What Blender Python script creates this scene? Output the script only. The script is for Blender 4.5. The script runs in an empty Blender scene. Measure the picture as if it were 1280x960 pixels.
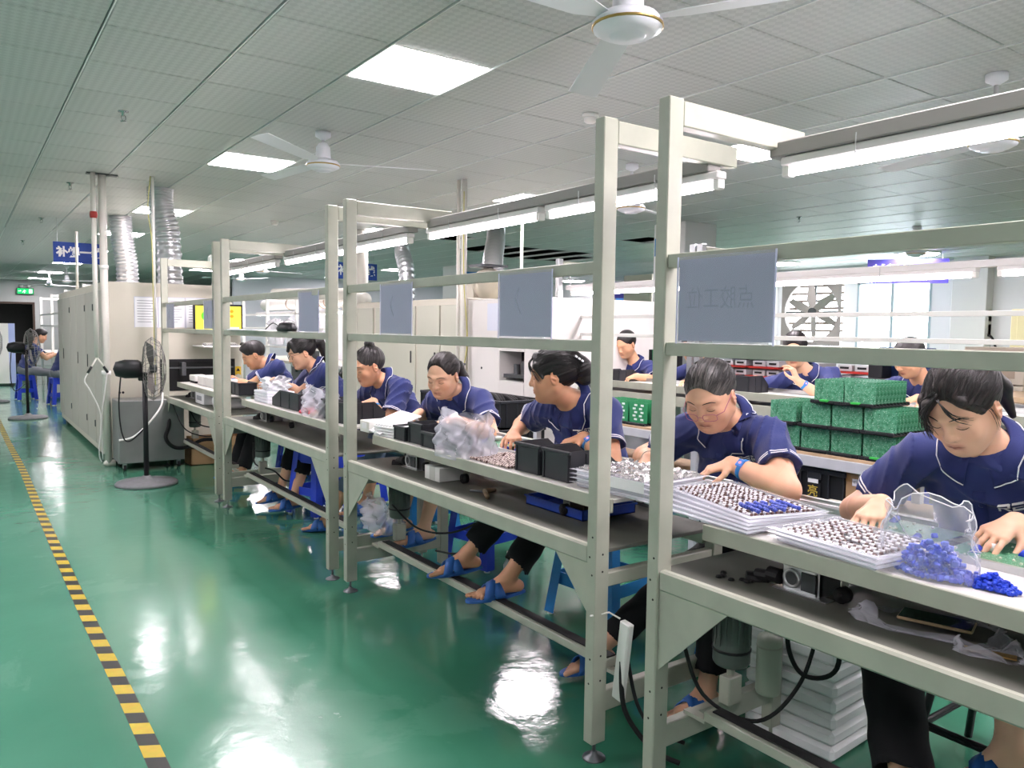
import bpy, bmesh, math, random
import numpy as np
from mathutils import Vector, Matrix

SC = bpy.context.scene
COL = SC.collection
random.seed(7)
PI = math.pi

# ------------------------------------------------------------------ camera
CAM_H = 1.36
cam_data = bpy.data.cameras.new('camera')
cam_data.sensor_width = 36.0
cam_data.sensor_fit = 'HORIZONTAL'
cam_data.lens = 970.0 / 1280.0 * 36.0
cam_data.clip_start = 0.05
cam_data.clip_end = 200
cam = bpy.data.objects.new('camera', cam_data)
COL.objects.link(cam)
_r = Vector((0.814898, -0.579456, 0.013089)); _u = Vector((0.029659, 0.064241, 0.997494)); _f = Vector((0.578845, 0.812467, -0.069536))
M4 = Matrix.Identity(4)
for i in range(3):
    M4[i][0] = _r[i]; M4[i][1] = _u[i]; M4[i][2] = -_f[i]
M4[2][3] = CAM_H
cam.matrix_world = M4
SC.camera = cam

# ------------------------------------------------------------------ world, exposure
W = bpy.data.worlds.new('daylight'); SC.world = W; W.use_nodes = True
W.node_tree.nodes['Background'].inputs['Color'].default_value = (0.90, 0.96, 1.0, 1)
W.node_tree.nodes['Background'].inputs['Strength'].default_value = 10.0
SC.view_settings.view_transform = 'Standard'
SC.view_settings.look = 'None'
SC.view_settings.gamma = 1
SC.view_settings.use_curve_mapping = False
SC.view_settings.exposure = 0.88
PANEL_E = 30.0
TUBE_E = 30.0
# ------------------------------------------------------------------ object helpers
def link(o, parent=None):
    COL.objects.link(o)
    if parent is not None: o.parent = parent
    return o
def tag(o, label=None, cat=None, group=None, kind=None):
    if label: o['label'] = label
    if cat: o['category'] = cat
    if group: o['group'] = group
    if kind: o['kind'] = kind
    return o
def thing(name, label, cat, loc=(0, 0, 0), rz=0.0, group=None):
    o = bpy.data.objects.new(name, None)
    o.empty_display_size = 0.1
    o.location = loc; o.rotation_euler = (0, 0, rz)
    link(o)
    return tag(o, label, cat, group)
def copy_thing(root, loc=None, rz=None, label=None, group=None, parent=None, rot=None):
    r = root.copy(); COL.objects.link(r)
    if parent is not None: r.parent = parent
    if loc is not None: r.location = loc
    if rz is not None: r.rotation_euler = (0, 0, rz)
    if rot is not None: r.rotation_euler = rot
    if label: r['label'] = label
    if group: r['group'] = group
    for ch in list(root.children): copy_thing(ch, parent=r)
    return r

# ------------------------------------------------------------------ mesh builder
_CB = None
def _chamfer_template():
    V = []
    idx = {}
    for sx in (-1, 1):
        for sy in (-1, 1):
            for sz in (-1, 1):
                for a in range(3):
                    idx[(sx, sy, sz, a)] = len(V)
                    V.append((sx, sy, sz, a))
    F = []
    for a in range(3):
        b, c = (a + 1) % 3, (a + 2) % 3
        for s in (-1, 1):
            q = []
            for (tb, tc) in ((-1, -1), (1, -1), (1, 1), (-1, 1)):
                k = [0, 0, 0]; k[a] = s; k[b] = tb; k[c] = tc
                q.append(idx[(k[0], k[1], k[2], a)])
            F.append(q if s > 0 else q[::-1])
    for a in range(3):            # edges along axis a
        b, c = (a + 1) % 3, (a + 2) % 3
        for tb in (-1, 1):
            for tc in (-1, 1):
                q = []
                for (s, w) in ((-1, b), (1, b), (1, c), (-1, c)):
                    k = [0, 0, 0]; k[a] = s; k[b] = tb; k[c] = tc
                    q.append(idx[(k[0], k[1], k[2], w)])
                F.append(q if tb * tc < 0 else q[::-1])
    for sx in (-1, 1):
        for sy in (-1, 1):
            for sz in (-1, 1):
                q = [idx[(sx, sy, sz, a)] for a in range(3)]
                F.append(q if sx * sy * sz > 0 else q[::-1])
    # make every face look outwards
    out = []
    P = [Vector([(1.0 if a == i else 0.8) * s for i, s in enumerate((x, y, z))]) for x, y, z, a in V]
    for f in F:
        n = (P[f[1]] - P[f[0]]).cross(P[f[2]] - P[f[0]])
        ctr = sum((P[i] for i in f), Vector()) / len(f)
        out.append(f if n.dot(ctr) > 0 else f[::-1])
    return V, out

class MB:
    def __init__(s):
        s.v = []; s.f = []; s.m = []; s.mi = 0; s.sm = []; s.smooth = False
    def add(s, vs, fs, M=None):
        o = len(s.v)
        if M is not None: vs = [M @ Vector(v) for v in vs]
        s.v.extend([tuple(v) for v in vs])
        for f in fs:
            s.f.append([i + o for i in f]); s.m.append(s.mi); s.sm.append(s.smooth)
        return s
    def box(s, a, b, ch=0.0, M=None):
        lo = [min(a[i], b[i]) for i in range(3)]; hi = [max(a[i], b[i]) for i in range(3)]
        global _CB
        if ch <= 0:
            v = [(x, y, z) for x in (lo[0], hi[0]) for y in (lo[1], hi[1]) for z in (lo[2], hi[2])]
            return s.add(v, [(0, 1, 3, 2), (4, 6, 7, 5), (0, 4, 5, 1), (2, 3, 7, 6), (0, 2, 6, 4), (1, 5, 7, 3)], M)
        if _CB is None: _CB = _chamfer_template()
        ch = min(ch, 0.45 * min(hi[i] - lo[i] for i in range(3)))
        v = []
        for x, y, z, a_ in _CB[0]:
            p = []
            for i, sg in enumerate((x, y, z)):
                e = hi[i] if sg > 0 else lo[i]
                p.append(e if i == a_ else e - sg * ch)
            v.append(p)
        return s.add(v, _CB[1], M)
    def cbox(s, c, size, ch=0.0, M=None):
        return s.box([c[i] - size[i] / 2 for i in range(3)], [c[i] + size[i] / 2 for i in range(3)], ch, M)
    def tube(s, pts, r, n=8, caps=True, closed=False, M=None, flat=1.0):
        pts = [Vector(p) for p in pts]; N = len(pts)
        rs = r if isinstance(r, (list, tuple)) else [r] * N
        vs = []; fs = []
        prev = None
        for i, p in enumerate(pts):
            if closed: t = pts[(i + 1) % N] - pts[i - 1]
            else: t = pts[min(i + 1, N - 1)] - pts[max(i - 1, 0)]
            t = t.normalized() if t.length > 1e-9 else Vector((0, 0, 1))
            if prev is None:
                a = Vector((0, 0, 1)) if abs(t.z) < 0.9 else Vector((1, 0, 0))
                nn = t.cross(a).normalized()
            else:
                nn = prev - t * prev.dot(t)
                nn = nn.normalized() if nn.length > 1e-6 else t.orthogonal().normalized()
            prev = nn
            bb = t.cross(nn)
            for k in range(n):
                an = 2 * PI * k / n
                vs.append(p + nn * (math.cos(an) * rs[i]) + bb * (math.sin(an) * rs[i] * flat))
        L = N if closed else N - 1
        for i in range(L):
            j = (i + 1) % N
            for k in range(n):
                k2 = (k + 1) % n
                fs.append((i * n + k, i * n + k2, j * n + k2, j * n + k))
        if caps and not closed:
            fs.append(tuple(range(n))[::-1]); fs.append(tuple((N - 1) * n + k for k in range(n)))
        return s.add(vs, fs, M)
    def cyl(s, a, b, r, n=12, r2=None, M=None):
        return s.tube([a, b], [r, r if r2 is None else r2], n, M=M)
    def lathe(s, prof, n=16, c=(0, 0, 0), M=None, closed_prof=False):
        vs = []; fs = []
        for (r, z) in prof:
            for k in range(n):
                a = 2 * PI * k / n
                vs.append((c[0] + r * math.cos(a), c[1] + r * math.sin(a), c[2] + z))
        m = len(prof)
        for i in range(m if closed_prof else m - 1):
            j = (i + 1) % m
            for k in range(n):
                k2 = (k + 1) % n
                fs.append((i * n + k, i * n + k2, j * n + k2, j * n + k))
        if not closed_prof:
            if prof[0][0] > 1e-6: fs.append(tuple(range(n))[::-1])
            if prof[-1][0] > 1e-6: fs.append(tuple((m - 1) * n + k for k in range(n)))
        return s.add(vs, fs, M)
    def prism(s, poly, h0, h1, M=None):          # poly in xy, counter-clockwise, extruded along z
        n = len(poly)
        vs = [(p[0], p[1], h0) for p in poly] + [(p[0], p[1], h1) for p in poly]
        fs = [tuple(range(n))[::-1], tuple(range(n, 2 * n))]
        for i in range(n):
            j = (i + 1) % n
            fs.append((i, j, n + j, n + i))
        return s.add(vs, fs, M)
    def quad(s, a, b, c, d, M=None):
        return s.add([a, b, c, d], [(0, 1, 2, 3)], M)
    def grid(s, fn, nu, nv, M=None):
        vs = [fn(i / nu, j / nv) for i in range(nu + 1) for j in range(nv + 1)]
        fs = [(i * (nv + 1) + j, (i + 1) * (nv + 1) + j, (i + 1) * (nv + 1) + j + 1, i * (nv + 1) + j + 1) for i in range(nu) for j in range(nv)]
        return s.add(vs, fs, M)
    def mesh(s, name):
        me = bpy.data.meshes.new(name)
        me.from_pydata(s.v, [], s.f)
        return me
    def build(s, name, mats, parent=None, smooth=None, loc=None, rot=None):
        me = s.mesh(name)
        if not isinstance(mats, (list, tuple)): mats = [mats]
        for m in mats: me.materials.append(m)
        if len(mats) > 1: me.polygons.foreach_set('material_index', s.m)
        sm = s.sm if smooth is None else [smooth] * len(s.f)
        me.polygons.foreach_set('use_smooth', sm)
        me.update()
        o = bpy.data.objects.new(name, me)
        link(o, parent)
        if loc is not None: o.location = loc
        if rot is not None: o.rotation_euler = rot
        return o
def inst(src, name, parent=None, loc=(0, 0, 0), rot=(0, 0, 0), scale=None):
    o = bpy.data.objects.new(name, src.data if hasattr(src, 'data') else src)
    link(o, parent); o.location = loc; o.rotation_euler = rot
    if scale: o.scale = scale
    return o
def RZ(a, loc=(0, 0, 0)): return Matrix.Translation(loc) @ Matrix.Rotation(a, 4, 'Z')
def frame(o, x, y, z):            # 4x4 from origin and axes
    m = Matrix.Identity(4)
    for i in range(3):
        m[i][0] = x[i]; m[i][1] = y[i]; m[i][2] = z[i]; m[i][3] = o[i]
    return m
def smooth_path(pts, n=8):
    P = [Vector(p) for p in pts]; out = []
    for i in range(len(P) - 1):
        p0 = P[max(i - 1, 0)]; p1 = P[i]; p2 = P[i + 1]; p3 = P[min(i + 2, len(P) - 1)]
        for k in range(n):
            t = k / n
            out.append(0.5 * ((2 * p1) + (p2 - p0) * t + (2 * p0 - 5 * p1 + 4 * p2 - p3) * t * t + (3 * p1 - p0 - 3 * p2 + p3) * t ** 3))
    out.append(P[-1])
    return out
def text_obj(txt, size, m, name, parent=None, M=None, depth=0.0005, mirror=False, width=None, bold=0):
    cu = bpy.data.curves.new(name, 'FONT'); cu.body = txt; cu.size = size; cu.align_x = 'CENTER'; cu.align_y = 'CENTER'; cu.extrude = depth
    cu.resolution_u = 3; cu.offset = bold
    t = bpy.data.objects.new(name + '_curve', cu); COL.objects.link(t)
    dg = bpy.context.evaluated_depsgraph_get()
    me = bpy.data.meshes.new_from_object(t.evaluated_get(dg))
    bpy.data.objects.remove(t); bpy.data.curves.remove(cu)
    me.materials.clear(); me.materials.append(m)
    X = Matrix.Identity(4)
    if mirror: X = Matrix.Diagonal((-1, 1, 1, 1))
    if width and len(me.vertices):
        xs = [v.co.x for v in me.vertices]; w = max(xs) - min(xs)
        X = X @ Matrix.Diagonal((width / w, 1, 1, 1))
    me.transform((M if M is not None else Matrix.Identity(4)) @ X)
    if mirror: me.flip_normals()
    o = bpy.data.objects.new(name, me)
    return link(o, parent)

# ------------------------------------------------------------------ materials
def srgb(h):
    if isinstance(h, str):
        h = h.lstrip('#'); c = [int(h[i:i + 2], 16) / 255 for i in (0, 2, 4)]
    else: c = [x / 255 for x in h]
    return tuple((x / 12.92 if x <= 0.04045 else ((x + 0.055) / 1.055) ** 2.4) for x in c) + (1,)
_MC = {}
def mat(name, col, rough=0.5, metal=0.0, emit=0.0, noise=0.0, nscale=20.0, bump=0.0, bscale=60.0, trans=0.0, ior=1.45, alpha=1.0, spec=0.5, coat=0.0, sss=0.0, sheen=0.0):
    if name in _MC: return _MC[name]
    m = bpy.data.materials.new(name); m.use_nodes = True; _MC[name] = m
    nt = m.node_tree; b = nt.nodes['Principled BSDF']
    c = srgb(col)
    b.inputs['Base Color'].default_value = c
    b.inputs['Roughness'].default_value = rough
    b.inputs['Metallic'].default_value = metal
    b.inputs['IOR'].default_value = ior
    b.inputs['Specular IOR Level'].default_value = spec
    if trans: b.inputs['Transmission Weight'].default_value = trans
    if alpha < 1: b.inputs['Alpha'].default_value = alpha
    if coat: b.inputs['Coat Weight'].default_value = coat
    if sheen: b.inputs['Sheen Weight'].default_value = sheen
    if sss:
        b.inputs['Subsurface Weight'].default_value = sss
        b.inputs['Subsurface Radius'].default_value = (0.012, 0.005, 0.003)
        b.inputs['Subsurface Scale'].default_value = 1.0
    if emit:
        b.inputs['Emission Color'].default_value = c
        b.inputs['Emission Strength'].default_value = emit
    if noise or bump:
        tc = nt.nodes.new('ShaderNodeTexCoord')
    if noise:
        nz = nt.nodes.new('ShaderNodeTexNoise'); nz.inputs['Scale'].default_value = nscale; nz.inputs['Detail'].default_value = 5
        nt.links.new(tc.outputs['Object'], nz.inputs['Vector'])
        mp = nt.nodes.new('ShaderNodeMapRange'); mp.inputs['From Min'].default_value = 0.3; mp.inputs['From Max'].default_value = 0.7
        mp.inputs['To Min'].default_value = 1 - noise; mp.inputs['To Max'].default_value = 1 + noise * 0.6
        nt.links.new(nz.outputs['Fac'], mp.inputs['Value'])
        mx = nt.nodes.new('ShaderNodeMix'); mx.data_type = 'RGBA'; mx.blend_type = 'MULTIPLY'; mx.inputs[0].default_value = 1
        mx.inputs[6].default_value = c
        nt.links.new(mp.outputs['Result'], mx.inputs[7])
        nt.links.new(mx.outputs[2], b.inputs['Base Color'])
    if bump:
        n2 = nt.nodes.new('ShaderNodeTexNoise'); n2.inputs['Scale'].default_value = bscale; n2.inputs['Detail'].default_value = 3
        nt.links.new(tc.outputs['Object'], n2.inputs['Vector'])
        bp = nt.nodes.new('ShaderNodeBump'); bp.inputs['Strength'].default_value = bump; bp.inputs['Distance'].default_value = 0.002
        nt.links.new(n2.outputs['Fac'], bp.inputs['Height']); nt.links.new(bp.outputs['Normal'], b.inputs['Normal'])
    return m

CREAM = mat('cream_paint', '#abad9e', 0.42, noise=0.10, nscale=9)
CREAM2 = mat('cream_paint_machine', '#cdc8b9', 0.45, noise=0.03, nscale=3)
WHITEP = mat('white_paint', '#e4e4de', 0.45)
STEEL = mat('brushed_steel', '#b8babb', 0.35, metal=0.9)
DSTEEL = mat('dark_steel', '#6a6d70', 0.4, metal=0.8, noise=0.15)
ALU = mat('aluminium', '#c9cbcc', 0.28, metal=0.95)
BLACK = mat('black_plastic', '#17181b', 0.45)
ESD = mat('conductive_black_plastic', '#2a2c31', 0.42, noise=0.08)
RUBBER = mat('black_rubber', '#101012', 0.6)
DGREY = mat('dark_grey_metal', '#3f4445', 0.5, noise=0.1)
MOTORG = mat('motor_grey_green', '#5a615c', 0.42, noise=0.1)
SHELF = mat('grey_green_shelf', '#5e5f57', 0.5, noise=0.12, nscale=4)
BEAM = mat('grey_channel', '#8d8b87', 0.5)
BLUEP = mat('blue_plastic', '#1f4fc4', 0.35)
LBLUEP = mat('light_blue_plastic', '#2f8fd0', 0.35)
WHITEPL = mat('white_plastic', '#eceae6', 0.4)
PAPER = mat('white_paper', '#eeeef0', 0.7)
CARD = mat('cardboard', '#b08f68', 0.8, noise=0.08, nscale=12)
WOODED = mat('chipboard_edge', '#b59c7c', 0.7, noise=0.1)
FOAM = mat('white_foam', '#eeefef', 0.75, bump=0.3, bscale=250)
GREENPCB = mat('green_circuit_board', '#2a7a50', 0.35)
def glow(name, col, e):
    if name in _MC: return _MC[name]
    m = bpy.data.materials.new(name); m.use_nodes = True; _MC[name] = m
    nt = m.node_tree; nt.nodes.remove(nt.nodes['Principled BSDF'])
    em = nt.nodes.new('ShaderNodeEmission'); em.inputs['Color'].default_value = srgb(col); em.inputs['Strength'].default_value = e
    nt.links.new(em.outputs[0], nt.nodes['Material Output'].inputs['Surface'])
    return m
PANELM = glow('lit_diffuser', '#fff3fa', PANEL_E)
TUBEM = glow('lit_tube', '#fff0f8', TUBE_E)
# ================================================================== STRUCTURE
def node_mat(name):
    m = bpy.data.materials.new(name); m.use_nodes = True; _MC[name] = m
    nt = m.node_tree
    return m, nt, nt.nodes['Principled BSDF'], lambda t: nt.nodes.new(t), nt.links.new
CEIL_Z = 2.77
X0, X1, Y0, Y1 = -3.0, 15.0, -4.2, 30.0
# -- green epoxy floor
m, nt, b, N, L = node_mat('green_epoxy_floor')
tc = N('ShaderNodeTexCoord')
n1 = N('ShaderNodeTexNoise'); n1.inputs['Scale'].default_value = 0.7; n1.inputs['Detail'].default_value = 4
L(tc.outputs['Object'], n1.inputs['Vector'])
cr = N('ShaderNodeValToRGB'); L(n1.outputs['Fac'], cr.inputs['Fac'])
cr.color_ramp.elements[0].position = 0.35; cr.color_ramp.elements[0].color = srgb('#43836a')
cr.color_ramp.elements[1].position = 0.68; cr.color_ramp.elements[1].color = srgb('#55937a')
# worn, thinner topcoat patches with ragged edges
n2 = N('ShaderNodeTexNoise'); n2.inputs['Scale'].default_value = 1.3; n2.inputs['Detail'].default_value = 7; n2.inputs['Roughness'].default_value = 0.62; n2.inputs['Distortion'].default_value = 0.6
L(tc.outputs['Object'], n2.inputs['Vector'])
st = N('ShaderNodeMapRange'); st.inputs['From Min'].default_value = 0.575; st.inputs['From Max'].default_value = 0.60
L(n2.outputs['Fac'], st.inputs['Value'])
mx = N('ShaderNodeMix'); mx.data_type = 'RGBA'; mx.inputs[7].default_value = srgb('#74a690')
mf = N('ShaderNodeMath'); mf.operation = 'MULTIPLY'; mf.inputs[1].default_value = 0.16
L(st.outputs['Result'], mf.inputs[0]); L(mf.outputs[0], mx.inputs[0]); L(cr.outputs['Color'], mx.inputs[6])
# worn aisle lane, polished lane by and below the benches with their shade painted in, plain lane left of the tape
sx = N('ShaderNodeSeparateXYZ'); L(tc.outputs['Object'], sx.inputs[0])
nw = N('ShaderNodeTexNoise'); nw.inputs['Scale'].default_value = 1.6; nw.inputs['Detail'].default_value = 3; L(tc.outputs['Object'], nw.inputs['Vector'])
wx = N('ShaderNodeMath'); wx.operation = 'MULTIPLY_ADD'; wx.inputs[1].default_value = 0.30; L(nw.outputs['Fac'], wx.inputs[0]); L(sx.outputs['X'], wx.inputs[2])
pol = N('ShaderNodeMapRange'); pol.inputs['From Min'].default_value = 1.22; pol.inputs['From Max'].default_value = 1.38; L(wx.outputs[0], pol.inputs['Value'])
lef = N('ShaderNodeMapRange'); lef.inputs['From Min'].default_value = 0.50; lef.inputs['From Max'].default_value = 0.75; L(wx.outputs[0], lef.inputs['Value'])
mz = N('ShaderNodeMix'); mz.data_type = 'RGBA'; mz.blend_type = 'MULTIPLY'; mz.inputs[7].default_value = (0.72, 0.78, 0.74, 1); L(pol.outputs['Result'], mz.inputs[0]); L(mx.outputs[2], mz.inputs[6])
ml = N('ShaderNodeMix'); ml.data_type = 'RGBA'; ml.inputs[7].default_value = srgb('#6f9f88'); 
lm_ = N('ShaderNodeMath'); lm_.operation = 'MULTIPLY'; L(lef.outputs['Result'], lm_.inputs[0])
ip = N('ShaderNodeMath'); ip.operation = 'MULTIPLY_ADD'; ip.inputs[1].default_value = -0.45; ip.inputs[2].default_value = 0.45; L(pol.outputs['Result'], ip.inputs[0]); L(ip.outputs[0], lm_.inputs[1])
L(lm_.outputs[0], ml.inputs[0]); L(mz.outputs[2], ml.inputs[6])
L(ml.outputs[2], b.inputs['Base Color'])
n3 = N('ShaderNodeTexNoise'); n3.inputs['Scale'].default_value = 5; n3.inputs['Detail'].default_value = 6
L(tc.outputs['Object'], n3.inputs['Vector'])
r1 = N('ShaderNodeMapRange'); r1.inputs['From Min'].default_value = 0.3; r1.inputs['From Max'].default_value = 0.7
r1.inputs['To Min'].default_value = 0.10; r1.inputs['To Max'].default_value = 0.19
L(n3.outputs['Fac'], r1.inputs['Value'])
ad = N('ShaderNodeMath'); ad.operation = 'MULTIPLY_ADD'; ad.inputs[1].default_value = 0.09
L(st.outputs['Result'], ad.inputs[0]); L(r1.outputs['Result'], ad.inputs[2]); 
rp = N('ShaderNodeMath'); rp.operation = 'MULTIPLY_ADD'; rp.inputs[1].default_value = -0.06; L(pol.outputs['Result'], rp.inputs[0]); L(ad.outputs[0], rp.inputs[2]); L(rp.outputs[0], b.inputs['Roughness'])
n4 = N('ShaderNodeTexNoise'); n4.inputs['Scale'].default_value = 6.0; n4.inputs['Detail'].default_value = 8; n4.inputs['Roughness'].default_value = 0.55
L(tc.outputs['Object'], n4.inputs['Vector'])
ma = N('ShaderNodeMath'); ma.operation = 'MULTIPLY_ADD'; ma.inputs[1].default_value = 0.12
L(st.outputs['Result'], ma.inputs[0]); L(n4.outputs['Fac'], ma.inputs[2])
bp = N('ShaderNodeBump'); bp.inputs['Strength'].default_value = 0.10; bp.inputs['Distance'].default_value = 0.02
L(ma.outputs[0], bp.inputs['Height']); L(bp.outputs['Normal'], b.inputs['Normal'])
b.inputs['Specular IOR Level'].default_value = 0.65
FLOORM = m
tag(MB().box((X0, Y0, -0.1), (X1, Y1, 0)).build('floor', FLOORM), 'green epoxy workshop floor, glossy and worn in patches', kind='structure')

# -- hazard tape on the floor
m, nt, b, N, L = node_mat('hazard_tape')
tc = N('ShaderNodeTexCoord'); sp = N('ShaderNodeSeparateXYZ'); L(tc.outputs['Object'], sp.inputs[0])
a1 = N('ShaderNodeMath'); a1.operation = 'MULTIPLY_ADD'; a1.inputs[1].default_value = 0.55; L(sp.outputs['X'], a1.inputs[0]); L(sp.outputs['Y'], a1.inputs[2])
a2 = N('ShaderNodeMath'); a2.operation = 'MULTIPLY_ADD'; a2.inputs[1].default_value = 1 / 0.172; a2.inputs[2].default_value = 0.11 + 20; L(a1.outputs[0], a2.inputs[0])
a3 = N('ShaderNodeMath'); a3.operation = 'FRACT'; L(a2.outputs[0], a3.inputs[0])
a4 = N('ShaderNodeMath'); a4.operation = 'GREATER_THAN'; a4.inputs[1].default_value = 0.5; L(a3.outputs[0], a4.inputs[0])
n = N('ShaderNodeTexNoise'); n.inputs['Scale'].default_value = 30; n.inputs['Detail'].default_value = 5; L(tc.outputs['Object'], n.inputs['Vector'])
mx = N('ShaderNodeMix'); mx.data_type = 'RGBA'; mx.inputs[6].default_value = srgb('#2f3230'); mx.inputs[7].default_value = srgb('#e2c63c'); L(a4.outputs[0], mx.inputs[0])
m2 = N('ShaderNodeMix'); m2.data_type = 'RGBA'; m2.blend_type = 'MULTIPLY'; m2.inputs[0].default_value = 0.35; L(mx.outputs[2], m2.inputs[6]); L(n.outputs['Color'], m2.inputs[7])
L(m2.outputs[2], b.inputs['Base Color']); b.inputs['Roughness'].default_value = 0.35
mb = MB()
pl = [(0.448, -1.0), (0.462, 2.0), (0.462, 3.0), (0.448, 4.2), (0.443, 6.5), (0.445, 8.6), (0.42, 11), (0.41, 16.0)]
vs = []
for (x, y) in smooth_path([(p[0], p[1], 0) for p in pl], 6) and [(p.x, p.y) for p in smooth_path([(q[0], q[1], 0) for q in pl], 6)]:
    vs += [(x - 0.029, y, 0.0), (x - 0.029, y, 0.0012), (x + 0.029, y, 0.0012), (x + 0.029, y, 0.0)]
fs = []
for i in range(len(vs) // 4 - 1):
    for k in range(3): fs.append((i * 4 + k, i * 4 + k + 1, i * 4 + 5 + k, i * 4 + 4 + k))
mb.add(vs, fs)
tag(mb.build('floor_tape', m), 'long yellow and black striped hazard tape stuck along the green floor', 'tape')

# -- ceiling: dark void slab, runners, tiles
m, nt, b, N, L = node_mat('ceiling_tile')
tc = N('ShaderNodeTexCoord'); mp = N('ShaderNodeMapping'); mp.inputs['Rotation'].default_value = (0, 0, PI / 4); mp.inputs['Scale'].default_value = (30, 30, 30)
L(tc.outputs['Object'], mp.inputs['Vector'])
ck = N('ShaderNodeTexChecker'); ck.inputs['Scale'].default_value = 1.0; L(mp.outputs[0], ck.inputs['Vector'])
ck.inputs['Color1'].default_value = srgb('#c0c3c0'); ck.inputs['Color2'].default_value = srgb('#afb3b0')
L(ck.outputs['Color'], b.inputs['Base Color'])
rr = N('ShaderNodeMapRange'); rr.inputs['To Min'].default_value = 0.42; rr.inputs['To Max'].default_value = 0.62; L(ck.outputs['Fac'], rr.inputs['Value']); L(rr.outputs['Result'], b.inputs['Roughness'])
bp = N('ShaderNodeBump'); bp.inputs['Strength'].default_value = 0.25; bp.inputs['Distance'].default_value = 0.004; L(ck.outputs['Fac'], bp.inputs['Height']); L(bp.outputs['Normal'], b.inputs['Normal'])
TILEM = m
VOID = mat('dark_void', '#22262b', 0.9)
ceiling = tag(MB().box((X0, Y0, 3.05), (X1, Y1, 3.15)).build('ceiling', VOID), 'suspended ceiling of square white metal tiles', kind='structure')
TG = 0.6; TY0 = 0.585
# (ix, iy) tile index: x = ix*.6 .. , y = TY0 + iy*.6 ..
lamp_tiles = set()
def tile_of(x, y): return (math.floor(x / TG + 1e-6), math.floor((y - TY0) / TG + 1e-6))
lamp_xy = [(2.1, 3.88), (2.1, 7.05), (2.1, 10.4), (2.1, 13.75), (2.1, 0.6), (2.1, -2.4), (5.0, 3.85), (5.0, 7.05), (5.0, 10.4), (5.0, 13.8), (5.0, 0.6), (5.0, -2.4), (2.1, 17.2), (2.1, 20.8), (2.1, 24.8), (2.1, 28.6), (5.0, 17.2), (5.0, 20.8), (8.5, -1.2), (8.5, 17.2), (11.6, 14.0), (11.6, 20.0), (8.5, 20.6), (11.7, 9.89), (11.7, 8.08), (11.7, 6.28), (11.7, 4.48), (-1.2, -1.2), (-1.2, 3.9), (-1.2, 7.0), (-1.2, 10.4), (-1.2, 17.2)]  # lamps far right and left of the aisle are added fill, unseen
for (x, y) in lamp_xy: lamp_tiles.add(tile_of(x, y))
open_tiles = set()
for (x, y) in [(7.6, 11.5), (7.6, 10.9), (8.2, 11.5), (8.2, 10.9), (8.8, 11.5), (8.8, 10.9), (9.4, 11.5), (9.4, 10.9), (10.0, 12.1), (10.0, 11.5), (8.7, 8.9), (11.8, 5.6), (12.2, 5.2), (11.8, 8.1), (9.4, 12.1), (8.8, 12.1), (6.1, 10.4)]:
    open_tiles.add(tile_of(x, y))
tm = MB(); g = 0.0022
tm.box((.0075 - .3, .0028 - .3, 0), (.3 - .0075, .3 - .0028, 0.012), 0.004)
tile_me = tm.mesh('ceiling_tile'); tile_me.materials.append(TILEM)
cells = []
for ix in range(int(X0 / TG), int(X1 / TG)):
    for iy in range(-8, 49):
        if (ix, iy) in lamp_tiles or (ix, iy) in open_tiles: continue
        x = ix * TG + .3; y = TY0 + iy * TG + .3
        v = Vector((x, y, CEIL_Z - CAM_H)); d = v.dot(_f)
        vis = d > 0.3 and abs(v.dot(_r) / d) < 0.72 and v.dot(_u) / d < 0.56
        cells.append((0 if vis else 1, v.length, x, y))
cells.sort()
far = MB()
for i, (vz, dd, x, y) in enumerate(cells):
    if i < 290 and vz == 0: inst(tile_me, 'ceiling_tile', ceiling, (x, y, CEIL_Z))
    else: far.box((x - .3 + g, y - .3 + g, CEIL_Z), (x + .3 - g, y + .3 - g, CEIL_Z + 0.012))
o = far.build('ceiling_tile_field', TILEM, ceiling); o['kind'] = 'stuff'
RUN = mat('runner_metal', '#dfe2e0', 0.35, metal=0.2)
rm = MB(); rm.box((-.003, Y0, -.002), (.003, Y1, .03))
run_me = rm.mesh('ceiling_runner'); run_me.materials.append(RUN)
for ix in range(int(X0 / TG), int(X1 / TG) + 1): inst(run_me, 'ceiling_runner', ceiling, (ix * TG, 0, CEIL_Z - 0.0025))

# -- walls with openings
WALLM = mat('grey_white_wall', '#dcdde0', 0.6)
def wall(name, pieces, m=WALLM):
    mb = MB()
    for a, b_ in pieces: mb.box(a, b_)
    return tag(mb.build(name, m), kind='structure')
wy0, wy1, wz0, wz1 = 7.42, 8.92, 0.75, 2.42      # window
fy0, fy1, fz0, fz1 = 9.22, 10.66, 1.10, 2.56      # exhaust fan opening
T = 0.2
wall('wall_right', [((X1, Y0, 0), (X1 + T, wy0, 3.1)), ((X1, wy0, 0), (X1 + T, wy1, wz0)), ((X1, wy0, wz1), (X1 + T, wy1, 3.1)), ((X1, wy1, 0), (X1 + T, fy0, 3.1)),
     ((X1, fy0, 0), (X1 + T, fy1, fz0)), ((X1, fy0, fz1), (X1 + T, fy1, 3.1)), ((X1, fy1, 0), (X1 + T, Y1, 3.1))])
wall('wall_left', [((X0 - T, Y0, 0), (X0, Y1, 3.1))])
wall('wall_back', [((X0, Y0 - T, 0), (X1, Y0, 3.1))])
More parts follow.
